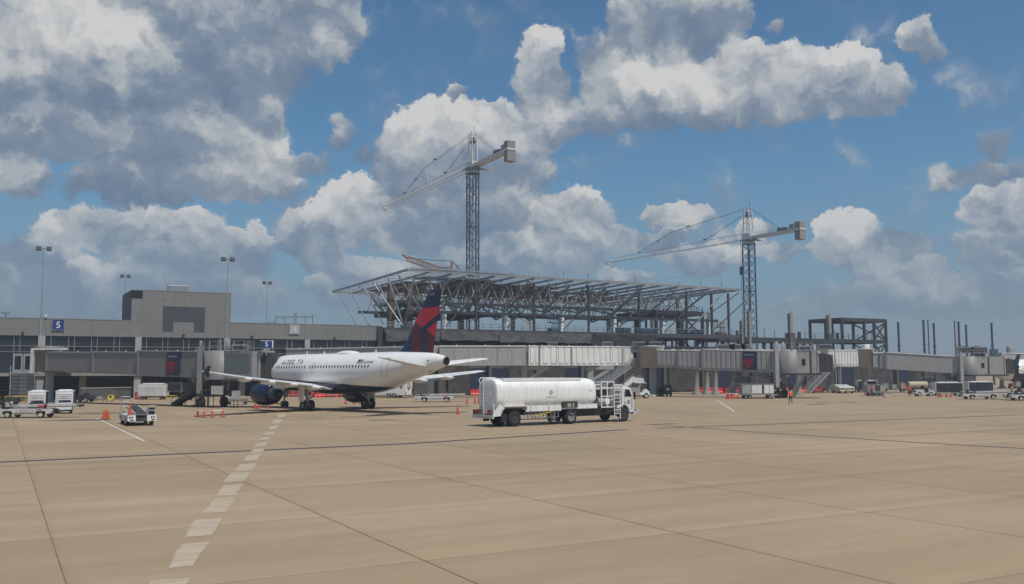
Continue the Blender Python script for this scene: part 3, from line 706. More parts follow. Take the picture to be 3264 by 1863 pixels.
def braced_frame(label, s0, s1, t0, t1, xb, levels, two=False):
    r = thing('braced_steel_frame', label, 'steel frame', P0, FA, 'dark braced steel frames')
    cols = [(s0, t0), (s0, t1), (s1, t0), (s1, t1), ((s0+s1)/2, t0), ((s0+s1)/2, t1), (s0, (t0+t1)/2), (xb, t0)]
    zt = levels[-1]
    for s, t in cols: MB().box(s-.28, s+.28, t-.28, t+.28, 0, zt-.1).build('column', steel_dk, r)
    for z in levels:
        for a, b_ in (((s0, t0), (s1, t0)), ((s0, t1), (s1, t1)), ((s0, t0), (s0, t1)), ((s1, t0), (s1, t1)), ((xb, t0), (xb, t1))):
            MB().bar((*a, z-.45), (*b_, z-.45), .4, .9, up=(0, 0, 1)).build('floor_beam', steel_dk, r)
        MB().box(s0+.3, s1-.3, t0+.3, t1-.3, z-.12, z-.02).build('floor_deck', steel_dk, r)
    for za, zb in zip(levels, levels[1:]):
        for a, b_ in (((xb, t0-.02, za), (s1, t0-.02, zb-.9)), ((s1, t0+.18, za), (xb, t0+.18, zb-.9))): MB().bar(a, b_, .3, .34).build('brace', steel_dk, r)
        if two:
            for a, b_ in (((s1-.02, t0, za), (s1-.02, t1, zb-.9)), ((s1+.18, t1, za), (s1+.18, t0, zb-.9))): MB().bar(a, b_, .26, .3).build('brace', steel_dk, r)
    return r
bf = braced_frame('dark braced steel frame standing inside the concourse by its far end', 127.3, 140.5, 4.9, 20, 134.6, (6.5, 12.05, 17.5))
for k in range(9): MB().box(127.5+k*1.62, 127.62+k*1.62, 4.75, 4.87, 17.4, 18.6).build('guard_post', grey_dk, bf)
MB().bar((127.4, 4.8, 18.55), (140.5, 4.8, 18.55), .06).bar((127.4, 4.8, 18.0), (140.5, 4.8, 18.0), .06).build('guard_rail', grey_dk, bf)
bf2 = braced_frame('dark braced steel frame standing alone beyond the concourse', 187.6, 204, 6.4, 17, 199.5, (6.5, 12.0, 17.5), True)
for k in range(10): MB().box(188+k*1.7, 188.1+k*1.7, 6.2, 6.3, 12, 13.2).build('guard_post', grey_dk, bf2)
MB().bar((187.8, 6.25, 13.15), (204, 6.25, 13.15), .07).bar((187.8, 6.25, 12.6), (204, 6.25, 12.6), .06).build('guard_rail', grey_dk, bf2)
db = thing('steel_deck', 'long dark steel floor deck linking the concourse with the lone frame', 'steel deck', P0, FA)
MB().box(146.2, 187.2, 6.0, 14, 10.9, 12).build('floor_beam', steel_dk, db)
for k, s in enumerate((148, 153, 155.4, 161, 163.5, 172, 174.5, 181, 183.2)): MB().box(s-.3, s+.3, 6.4, 7.0, 0, 11).build('column', steel_dk, db)
for k in range(12): MB().box(147+k*3.4, 147.1+k*3.4, 6.1, 6.2, 12, random.choice((13.3, 14.2, 13.9))).build('rebar_post', grey_dk, db)
for s in (152.5, 172.6, 186): MB().box(s-.3, s+.3, 6.2, 6.8, 12, 13.6).build('column_stub', steel_dk, db)
MB().bar((175, 6.15, 13.2), (186, 6.15, 13.2), .07).bar((175, 6.15, 12.6), (186, 6.15, 12.6), .07).build('guard_rail', grey_dk, db)

def conc_col(label, u0, u1, v, y):
    a, b_ = atY(u0, v, y), atY(u1, v, y); w = (b_-a).length
    r = thing('concrete_column', label, 'column', (a.x, a.y, 0), FA, 'bare concrete columns of the site')
    MB().box(0, w, 0, w, 0, a.z).build('shaft', concrete, r)
    if y > 220: MB().box(-.45, w+.45, -.3, w+.3, 0, 13.2).build('pedestal', concrete_dk, r)
    for k in range(3): MB().bar((.2+k*w*.35, .3, a.z), (.2+k*w*.35, .3, a.z+.5), .05).build('rebar', steel_rust, r)
conc_col('tall bare concrete column standing clear over the steel deck', 2518, 2530, 999, 226)
conc_col('bare concrete column rising through the lone steel frame', 2641, 2653, 1005, 236)
conc_col('slender concrete column in front of the second tower crane mast', 2387, 2396, 994, 212)
conc_col('short concrete column beside the second tower crane mast', 2364, 2375, 1023, 213)
posts = [(1293,245,21,'first and separate from the others'),(1545,225,20,'tallest of a group of three'),(1590,220,11,'thin middle one of a group of three'),(1648,255,20,'shortest of a group of three'),
 (1855,230,11,'thin first one of the second group of three'),(1895,237,20,'thick middle one of the second group'),(1970,268,19,'short last one of the second group'),(2225,250,20,'alone above the teal box')]
for x, y, w, d in posts:
    p = atY(2450+x/3.134, 950+y/3.134, 252); wd = w/3.134/2950*252
    r = thing('steel_post', 'bare dark upright steel post, ' + d, 'steel post', (p.x, p.y, 0), 0, 'bare steel posts awaiting their frame')
    MB().tube((0, 0, 0), (0, 0, p.z), wd/2, n=10).build('shaft', steel_dk, r); MB().box(-wd*.6, wd*.6, -wd*.6, wd*.6, p.z-.15, p.z).build('cap_plate', steel_dk, r)
    MB().box(-wd*.7, wd*.7, -wd*.3, wd*.3, p.z*.62, p.z*.62+.4).build('splice_plate', steel_dk, r)

# site hoarding below the walkways: dull sheeting and navy panels
H = thing('site_hoarding', 'patched hoarding of dull sheeting and navy panels around the building site', 'hoarding', P0, FA)
s = 66.0; hz = -17.5
MB().box(60, 205, hz+.5, hz+.8, 0, 5.4).build('backing', concrete_dk, H)
k = 0
while s < 200:
    w = (4.2, 7.5, 5.4, 6.2)[k % 4]
    if k % 3 == 1: MB().box(s, s+w-.06, hz, hz+.3, .9, 4.6).build('panel', tarp_blue, H); sheet('sheeting', s, s+w-.05, 4.65, 5.6, hz, plastic, .1, k+60, H)
    else: sheet('sheeting', s, s+w-.05, .25, 5.6, hz-.05, M('sheeting_dull', (.075, .071, .065), .4, 0, .3, .4, .45, .12), .12, k+60, H)
    s += w; k += 1
for k in range(15): MB().box(64+k*9.4, 64.6+k*9.4, hz-.7, hz-.1, 0, 5.6).build('post', concrete_dk, H)

# ------------------------------------------------------------------ tower cranes
def tower_crane(label, x, y, zt, jib_dir, jib=53.0, cj=24.5, mast_rz=0.0, hook=None):
    """zt = top of the mast; the jib points along local +x after rotation"""
    r = thing('tower_crane', label, 'tower crane', (x, y, 0), jib_dir, 'tower cranes over the new concourse')
    h = 1.12; c, s = math.cos(mast_rz), math.sin(mast_rz)
    cor = [(c*a-s*b_, s*a+c*b_) for a, b_ in ((h, h), (-h, h), (-h, -h), (h, -h))]
    for a, b_ in cor: MB().bar((a, b_, 0), (a, b_, zt), .26, up=(c, s, 0)).build('mast_leg', crane_blue, r)
    L_ = []; n = int(zt/2.05); dz = zt/n
    for k in range(n):
        for i in range(4):
            a, b_ = cor[i], cor[(i+1) % 4]
            if k % 2: a, b_ = b_, a
            L_.append(((*a, k*dz), (*b_, (k+1)*dz), .12))
            if k % 6 == 5: L_.append(((*cor[i], (k+1)*dz), (*cor[(i+1) % 4], (k+1)*dz), .16))
    bars(r, 'mast_lacing', L_, crane_blue, False)
    MB().box(-.25, .25, -.2, .2, zt*.4, zt-1).build('ladder', galv, r)
    # slewing unit and platform
    MB().lathe([(zt, 1.75), (zt+.5, 1.75), (zt+.5, 1.55), (zt+1.1, 1.55), (zt+1.1, 0)], 16).build('slewing_ring', crane_white, r)
    MB().box(-2.4, 1.6, -1.9, 1.9, zt+1.0, zt+1.2).box(-2.0, -1, -3.2, -1.9, zt+.9, zt+1.05).build('platform', grey_mid, r)
    zb = zt + 1.3
    MB().box(-1.4, 1.4, -.9, .9, zb-.1, zb+1.6).build('turntable', crane_white, r)
    cab = MB().prism([(1.5, zb-.6), (3.0, zb-.4), (3.1, zb+1.4), (1.5, zb+1.6)], -2.2, -1.0, 'y').build('cab', crane_white, r); MB().prism([(2.0, zb+.1), (3.11, zb+.1), (3.12, zb+1.2), (2.0, zb+1.3)], -2.22, -.98, 'y').build('cab_glass', glass_dk, cab)
    # jib: triangular lattice, apex up
    w, hh = .8, 1.55
    for y_ in (-w, w): MB().bar((1.2, y_, zb), (jib, y_*.9, zb+.1), .12, .14).build('jib_chord', crane_white, r)
    MB().bar((1.4, 0, zb+hh+.3), (jib-2.2, 0, zb+hh*.78), .12, .14).build('jib_chord', crane_white, r)
    L_ = []; x_ = 1.6; step = 1.85; k = 0
    while x_ < jib-2.6:
        zt1 = zb+hh+.3-(x_+step/2)/jib*.6
        for y_ in (-w, w): L_.append(((x_, y_, zb+.05), (x_+step/2, 0, zt1), .06)); L_.append(((x_+step/2, 0, zt1), (x_+step, y_, zb+.05), .06))
        L_.append(((x_, -w if k % 2 else w, zb), (x_+step, w if k % 2 else -w, zb), .05)); x_ += step; k += 1
    bars(r, 'jib_lacing', L_, crane_white, False)
    MB().box(jib-.5, jib+.5, -.5, .5, zb-.25, zb+.25).tube((jib, -.2, zb-.4), (jib, .2, zb-.4), .25).build('jib_tip', crane_white, r)
    # counter jib, ballast, winch
    MB().box(-cj, -1.4, -.75, .75, zb+.05, zb+.4).build('counter_jib', crane_white, r)
    for y_ in (-.78, .78): MB().bar((-cj, y_, zb+.35), (-1.2, y_, zb+.35), .12, .75).build('counter_girder', crane_white, r)
    for y_ in (-.8, .8):
        b = MB()
        for k in range(9): b.bar((-2-k*1.5, y_, zb+.6), (-2-k*1.5, y_, zb+1.6), .05)
        b.bar((-2, y_, zb+1.6), (-14, y_, zb+1.6), .05).bar((-2, y_, zb+1.1), (-14, y_, zb+1.1), .05).build('walk_rail', galv, r)
    for k in range(2): MB().box(-cj-.85+k*.86, -cj-.02+k*.86, -1.0, 1.0, zb-2.2, zb+2.3).build('ballast_block', concrete, r)
    MB().box(-cj-.95, -cj+1.0, -1.08, 1.08, zb+.2, zb+.65).build('ballast_yoke', crane_white, r)
    wn_ = MB().tube((-cj+6.4, -.6, zb+1.0), (-cj+6.4, .6, zb+1.0), .65, n=14).box(-cj+4.3, -cj+5.7, -.6, .6, zb+.4, zb+1.5).build('winch', grey_dk, r)
    MB().box(-cj+1.6, -cj+3.0, -.6, .6, zb+.4, zb+2.0).build('control_cabinet', grey_mid, r)
    # A-frame head
    zh = zb + 8.5
    for y_ in (-.65, .65):
        for xb, xt in ((1.3, .75), (-1.3, -.75)): MB().bar((xb, y_*1.2, zb+.3), (xt, y_*.85, zh), .22).build('head_leg', crane_white, r)
        b = MB()
        for k in range(5): b.bar((1.25-k*.1, y_, zb+1.3+k*1.5), (-1.25+k*.1, y_, zb+1.3+k*1.5), .09); b.bar((1.25-k*.1, y_, zb+1.3+k*1.5), (-1.2+k*.1, y_, zb+2.7+k*1.5), .07)
        b.build('head_brace', crane_white, r)
    MB().box(-.5, .5, -.6, .6, zh-2.4, zh-1.9).tube((0, -.3, zh-1.4), (0, .3, zh-1.4), .4).build('sheave', grey_dk, r)
    for xt in (-.75, .75): MB().bar((xt, 0, zh), (xt, 0, zh+(1.7 if xt < 0 else .8)), .06).build('mast_rod', grey_dk, r)
    # pendants
    pk = (jib*.50, zb+6.0)
    for y_ in (-.35, .35):
        MB().bar((.75, y_, zh-.1), (pk[0], y_*.6, pk[1]), .05).build('pendant', grey_dk, r); MB().bar((pk[0], y_*.6, pk[1]), (jib*.74, 0, zb+1.7), .05).build('pendant', grey_dk, r)
        MB().bar((.75, y_, zh-1.4), (jib*.27, y_*.3, zb+1.9), .05).build('pendant', grey_dk, r)
        MB().bar((-.75, y_, zh-.1), (-cj+5.5, y_, zb+.8), .05).build('pendant', grey_dk, r)
        MB().bar((pk[0], y_*.6, pk[1]), (pk[0]+y_*6-1, y_, zb+.2), .05).build('hanger', galv, r)
    for q in ((pk[0]*.76, zb+6+3.6*.24), (pk[0]*1.2, zb+4.1), (jib*.27, zb+2.1), (jib*.74, zb+1.8)): MB().box(q[0]-.4, q[0]+.4, -.25, .25, q[1]-.12, q[1]+.15).build('pendant_link', grey_dk, r)
    # slack cable under the jib
    pts = []
    for k in range(25):
        a = k/24; pts.append((2+(jib-2.5)*a, 0, zb-.3-4*7.4*a*(1-a)))
    MB().path(pts, .018, 4).build('slack_cable', grey_dk, r)
    if hook:
        MB().bar((hook, 0, zb), (hook, 0, zb-7), .05).build('hoist_rope', grey_dk, r)
        MB().box(hook-.4, hook+.4, -.2, .2, zb-9.2, zb-7).build('hook_block', grey_dk, r); MB().bar((hook, 0, zb-9), (hook, 0, zb-23), .07).box(hook-.25, hook+.25, -.2, .2, zb-24.2, zb-23).build('sling', grey_dk, r)
    return r
p1, tip1 = atY(1507, 552, 216), atY(1222, 657, 262)
tower_crane('taller tower crane with a pale jib and dark blue lattice mast', p1.x, p1.y, p1.z-.2, math.atan2(.884, -.4675), 60, 18.8, -.14)
p2, tip2 = atY(2386, 781, 245), atY(1932, 837, 290)
tower_crane('smaller and farther tower crane with a hook hanging by its mast', p2.x, p2.y, p2.z+.1, math.atan2(.856, -.517), 62, 17.6, 0.0, 2.9)

# crawler crane behind the roof
def at6(x, y, d): return atY(1050+x/3.64, 780+y/3.64, d)
def lattice_boom(b, p, q, w, n, th=.12):
    p, q = Vector(p), Vector(q); d = (q-p).normalized(); a = d.cross(Vector((0, 0, 1))).normalized()*w/2; c = a.cross(d).normalized()*w/2
    cs = [a+c, -a+c, -a-c, a-c]
    for o in cs: b.bar(p+o, q+o, th*1.3)
    for k in range(n):
        u0 = p.lerp(q, k/n); u1 = p.lerp(q, (k+1)/n)
        for i in range(4):
            o0, o1 = cs[i], cs[(i+1) % 4]
            if k % 2: o0, o1 = o1, o0
            b.bar(u0+o0, u1+o1, th)
    return b
kd = 262
foot, mid, tip = at6(2330, 900, kd), at6(1400, 300, kd), at6(900, 160, kd+8)
cw = thing('crawler_crane', 'orange and grey lattice boom crane reaching up behind the roof edge', 'crane', (0, 0, 0))
lattice_boom(MB(), foot, mid, 1.5, 34).build('boom', tan, cw); lattice_boom(MB(), at6(1270, 290, kd+2), tip, 1.5, 22, .11).build('jib', crane_orange, cw)
lattice_boom(MB(), mid, at6(1270, 290, kd+2), 1.4, 6).build('jib_heel', crane_orange, cw)
MB().bar(at6(1400, 300, kd), at6(1430, 195, kd), .9, .7).build('strut', crane_orange, cw)
MB().bar(at6(1430, 195, kd), tip, .16).bar(at6(1430, 195, kd), at6(1560, 330, kd), .12).bar(at6(1430, 195, kd), at6(1600, 420, kd), .1).build('pendant', grey_dk, cw)
MB().bar(tip, at6(850, 115, kd+9), .5).bar(tip, tip-Vector((0, 0, 8)), .07).bar(at6(945, 165, kd+8), at6(935, 80, kd+8), .08).build('tip_sheave', crane_orange, cw)
MB().box(foot.x-4, foot.x+5, foot.y-3, foot.y+3, 1.2, 4.5).build('engine_house', crane_orange, cw); MB().box(foot.x-4, foot.x+4, foot.y-4, foot.y-2.6, 0, 1.3).build('track', rubber, cw); MB().box(foot.x-4, foot.x+4, foot.y+2.6, foot.y+4, 0, 1.3).build('track', rubber, cw)
MB().bar((foot.x, foot.y, 3.5), foot, .8).build('boom_foot', tan, cw)

# scissor lifts and boxes on the deck
def scissor_lift(label, u, v, t, m):
    s, z = fs(u, v, t); r = thing('scissor_lift', label, 'scissor lift', W(s, t, DK), FA, 'work lifts on the concourse deck')
    MB().box(-1.2, 1.2, -.6, .6, .3, .9).build('chassis', m, r)
    for x in (-.9, .9):
        for y in (-.6, .6): MB().tube((x, y-.1, .3), (x, y+.1, .3), .3).build('wheel', rubber, r)
    for k in range(2): MB().bar((-1, -.5, .9+k*.5), (1, -.5, 1.4+k*.5), .1).bar((1, -.5, .9+k*.5), (-1, -.5, 1.4+k*.5), .1).build('scissor_arm', grey_dk, r)
    MB().box(-1.25, 1.25, -.6, .6, 1.9, 2.05).build('platform', m, r)
    b = MB()
    for x in (-1.2, -.4, .4, 1.2):
        for y in (-.58, .58): b.bar((x, y, 2.05), (x, y, 3.1), .06)
    for z in (2.55, 3.1):
        for y in (-.58, .58): b.bar((-1.2, y, z), (1.2, y, z), .06)
        for x in (-1.2, 1.2): b.bar((x, -.58, z), (x, .58, z), .06)
    b.build('guard_rail', m, r)
liftb = M('lift_blue', (.04, .11, .19), .5, 0, .2, 2); liftr = M('lift_red', (.28, .10, .08), .5, 0, .2, 2)
scissor_lift('blue scissor lift on the concourse deck', 1765, 1024, 2.5, liftb)
scissor_lift('dull red scissor lift by the last raking strut', 2296, 1040, 2.5, liftr)
for k, (u, w, m, lab) in enumerate(((2060, 4.5, liftb, 'long blue equipment box on the deck behind the braced frame'), (1985, 3, liftb, 'short blue equipment box on the deck beside a main column'), (2205, 4, liftb, 'blue equipment box on the deck near the far portal'))):
    s, _ = fs(u, 1040, 2); r = thing('equipment_box', lab, 'box', W(s, 2, DK), FA)
    MB().box(-w/2, w/2, -.7, .7, .1, 1.2).build('box_body', m, r); MB().box(-w/2-.05, w/2+.05, -.75, .75, 1.2, 1.28).build('box_lid', m, r)
    for x in (-w/2+.3, w/2-.5): MB().box(x, x+.2, -.7, .7, 0, .1).build('skid', grey_dk, r)

# ------------------------------------------------------------------ walkways and jet bridges
def tunnel(parent, name, p, q, z0a, z0b, w, h, m, ribs=0, roof=None, rib_d=.12):
    """a corridor from p to q (xy), floor heights z0a->z0b, corrugated walls when ribs>0"""
    p, q = Vector((p[0], p[1])), Vector((q[0], q[1])); L_ = (q-p).length; d = (q-p)/L_; n = Vector((-d.y, d.x))
    def P(a, o, z): x = p+d*(a*L_)+n*o; return (x.x, x.y, z0a+(z0b-z0a)*a+z)
    b = MB()
    o = b.add([P(0, -w/2, 0), P(1, -w/2, 0), P(1, w/2, 0), P(0, w/2, 0), P(0, -w/2, h), P(1, -w/2, h), P(1, w/2, h), P(0, w/2, h)], [(3, 2, 1, 0), (4, 5, 6, 7), (0, 1, 5, 4), (1, 2, 6, 5), (2, 3, 7, 6), (3, 0, 4, 7)]).build(name, m, parent)
    if ribs:
        for sgn in (-1, 1):
            b = MB(); k = max(2, int(L_/ribs))
            for i in range(k):
                a0, a1 = (i+.30)/k, (i+.92)/k; e = .06/L_
                oo, o2 = sgn*(w/2+.002), sgn*(w/2+rib_d)
                b.add([P(a0-e, oo, .22), P(a1+e, oo, .22), P(a1, o2, .22), P(a0, o2, .22), P(a0-e, oo, h-.2), P(a1+e, oo, h-.2), P(a1, o2, h-.2), P(a0, o2, h-.2)],
                      [(3, 2, 1, 0), (4, 5, 6, 7), (0, 1, 5, 4), (1, 2, 6, 5), (2, 3, 7, 6), (3, 0, 4, 7)])
            c = b.build('corrugation', m, o); c['kind'] = 'stuff'
    for zz, hh, oo, mm in ((-.14, .16, .06, m), (h-.04, .16, .10, roof or m)):
        MB().add([P(0, -w/2-oo, zz), P(1, -w/2-oo, zz), P(1, w/2+oo, zz), P(0, w/2+oo, zz), P(0, -w/2-oo, zz+hh), P(1, -w/2-oo, zz+hh), P(1, w/2+oo, zz+hh), P(0, w/2+oo, zz+hh)],
              [(3, 2, 1, 0), (4, 5, 6, 7), (0, 1, 5, 4), (1, 2, 6, 5), (2, 3, 7, 6), (3, 0, 4, 7)]).build('edge_beam' if zz < 0 else 'roof_edge', mm, o)
    return o, P
def pillar(parent, x, y, z, r, m, y_top=True):
    b = MB().lathe([(0, r*2.0), (.25, r*1.9), (.7, r*1.1), (z-1.4, r)] + ([(z-.9, r*1.25), (z, r*2.4)] if y_top else [(z, r)]), 14, (x, y, 0)); return b.build('pillar', M('pillar_grey', (.25, .24, .225), .7, 0, .15, .6, .2), parent)
def roof_bits(parent, P, h, n, m, seed=0):
    rnd = random.Random(seed)
    for i in range(n):
        a = (i+.5)/n+rnd.uniform(-.1, .1)/n; x, y, z = P(a, -.6, h+.12)
        MB().tube((x, y, z), (x, y, z+.12), .12, .05, 8).build('roof_vent', m, parent)
def flat_ac(parent, x, y, z, m=None, w=1.8, l=1.4, h=.9):
    o = MB().box(x-w/2, x+w/2, y-l/2, y+l/2, z, z+h).build('roof_unit', m or grey_mid, parent)
    MB().box(x-w/2+.1, x+w/2-.1, y-l/2-.03, y-l/2, z+.2, z+h-.2).build('unit_grille', grey_dk, o); MB().tube((x, y, z+h), (x, y, z+h+.12), min(w, l)*.35, n=12).build('unit_fan', grey_dk, o)

# --- fixed white walkways
def xy(u, d): return ((u-1632)/FPX*d, d)
wk = thing('fixed_walkway', 'long white enclosed walkway on pillars passing behind the airliner tail', 'walkway')
segs = [(928, 160, 1128, 154, bridge_light, 0), (1128, 154, 1398, 145, bridge_light, 0), (1400, 145, 1674, 146.3, bridge_light, 0), (1676, 146.3, 1706, 146.8, bridge_white, .9), (1710, 146.8, 1760, 148, bridge_white, .95), (1763, 148, 1930, 151.6, bridge_white, .95), (1933, 151.7, 2045, 154, bridge_white, .95)]
for k, (u0, d0, u1, d1, m, rb) in enumerate(segs):
    o, P_ = tunnel(wk, 'walkway_section', xy(u0, d0), xy(u1, d1), 5.1, 5.1, 2.6, 2.85, m, rb, bridge_white)
    roof_bits(o, P_, 2.85, 2 if k > 2 else 3, bridge_white, k)
    if rb == 0:
        for a in [i/6 for i in range(1, 6)]:
            x, y, z = P_(a, -1.305, .1); MB().box(x-.03, x+.03, y-.03, y+.0, z, z+2.6).build('panel_joint', bridge_grey, o)
for u, d in ((1374, 146.5), (1671, 146.9), (1880, 150), (1180, 153)):
    x, y = xy(u, d); MB().box(x-.45, x+.45, y-.45, y+.45, 0, 4.95).build('pillar', bridge_light, wk)
    MB().box(x-.5, x+3.8, y-.3, y+.3, 4.3, 4.95).build('pillar_arm', bridge_light, wk); MB().bar((x+.3, y, 2.6), (x+3.2, y, 4.35), .45, .5).build('pillar_brace', bridge_light, wk)
for u, d in ((1820, 149.0), (1980, 152.5), (2025, 153.5)):
    x, y = xy(u, d); MB().box(x-.1, x+.1, y-1.52, y-1.40, 5.2, 7.9).build('downpipe', bridge_light, wk)
for u in (1760, 1935, 2040, 2080): x, y = xy(u, 152); flat_ac(wk, x, y, 8.05, grey_mid, 1.6 if u < 2000 else 2.6, 1.4, .8)
x, y = xy(2019, 153.4); dw = MB().box(x-.75, x+.75, y-1.56, y-1.42, 5.15, 7.6).build('service_door', bridge_white, wk); MB().box(x-.28, x+.28, y-1.60, y-1.56, 6.2, 7.1).build('door_glass', glass_dk, dw)

def stairs(label, top, bot, zt, w, n, rails=4, group=None, landing=None, zb=0.0, posts=True):
    """open steel flight from top (x,y) down to bot (x,y)"""
    r = thing('service_stairs', label, 'stairs', (0, 0, 0), 0, group)
    a, b_ = Vector((*top, zt)), Vector((*bot, zb)); d = (b_-a); h = Vector((d.x, d.y, 0)).normalized(); nn = Vector((-h.y, h.x, 0))
    for s_ in (-1, 1):
        MB().bar(a+nn*s_*w/2, b_+nn*s_*w/2, .06, .3).build('stringer', galv, r)
        for k in range(rails):
            z = Vector((0, 0, .35+k*.75/(rails-1))); MB().bar(a+nn*s_*w/2+z, b_+nn*s_*w/2+z, .05).build('hand_rail', galv, r)
        for k in range(6):
            p = a.lerp(b_, k/5)+nn*s_*w/2; MB().bar(p, p+Vector((0, 0, 1.1)), .05).build('rail_post', galv, r)
    for k in range(n):
        p = a.lerp(b_, (k+.5)/n); MB().bar(p-nn*w/2, p+nn*w/2, .26, .05).build('tread', galv, r)
    if landing:
        q = a - h*landing; MB().bar(a, q, w, .12).build('landing', galv, r)
        for s_ in (-1, 1):
            for k in range(rails):
                z = Vector((0, 0, .3+k*.8/(rails-1))); MB().bar(a+nn*s_*w/2+z, q+nn*s_*w/2+z, .05).build('hand_rail', galv, r)
        if posts:
            for s_ in (-1, 1): p = q+nn*s_*w/2*.9; MB().bar((p.x, p.y, 0), p, .14).build('support_post', galv, r)
    return r
t_, m_ = xy(2018, 150.6), xy(1945, 149.6)
stairs('silver open steel stairs falling from the white walkway door behind the tanker cab', t_, xy(1893, 148.6), 5.1, 1.3, 24, 5, 'steel service stairs', 2.0, .9)
MB().box(*sorted((m_[0]-1.6, m_[0]+.4)), m_[1]-.7, m_[1]+.7, 2.35, 2.45).build('landing', galv, bpy.data.objects['service_stairs'])

w4 = thing('fixed_walkway', 'white ribbed enclosed walkway behind the second jet bridge', 'walkway')
for k, (u0, d0, u1, d1) in enumerate(((2095, 165, 2560, 169.4), (2563, 169.5, 2643, 170.5), (2646, 170.5, 2755, 172))):
    o, P_ = tunnel(w4, 'walkway_section', xy(u0, d0), xy(u1, d1), 4.95, 4.95, 2.6, 2.75, bridge_white, .55, bridge_white); roof_bits(o, P_, 2.75, 5 if k == 0 else 2, bridge_white, k+30)
for u in (2640, 2900-150, 2330): x, y = xy(u, 171); pillar(w4, x, y, 4.9, .36, bridge_light)
for u, w in ((2310, 3.2), (2345, 3.0), (2370, 1.5), (2625, 2.4)): x, y = xy(u, 168); flat_ac(w4, x, y, 7.82, grey_mid, w, 1.6, 1.0)
x, y = xy(2757, 171); MB().lathe([(0, .7), (.9, .7), (1.0, .65), (1.0, 0)], 14, (x, y, 7.8)).build('roof_tank', bridge_white, w4)
w5 = thing('fixed_walkway', 'short grey walkway stub beyond the last jet bridge by the white nose', 'walkway')
o, P_ = tunnel(w5, 'walkway_section', xy(3168, 200), xy(3250, 205), 4.7, 4.7, 2.8, 2.9, bridge_light, 0, bridge_white)
o, P_ = tunnel(w5, 'walkway_section', xy(3251, 205), xy(3420, 214), 4.7, 4.7, 2.8, 2.9, bridge_light, 1.1, bridge_white)
x, y = xy(3217, 204); MB().lathe([(0, .8), (1.4, .8), (1.5, .7), (1.5, 0)], 14, (x, y, 7.7)).build('roof_tank', grey_mid, w5)
for u in (3185, 3245): x, y = xy(u, 204); pillar(w5, x, y, 4.6, .4, bridge_light)

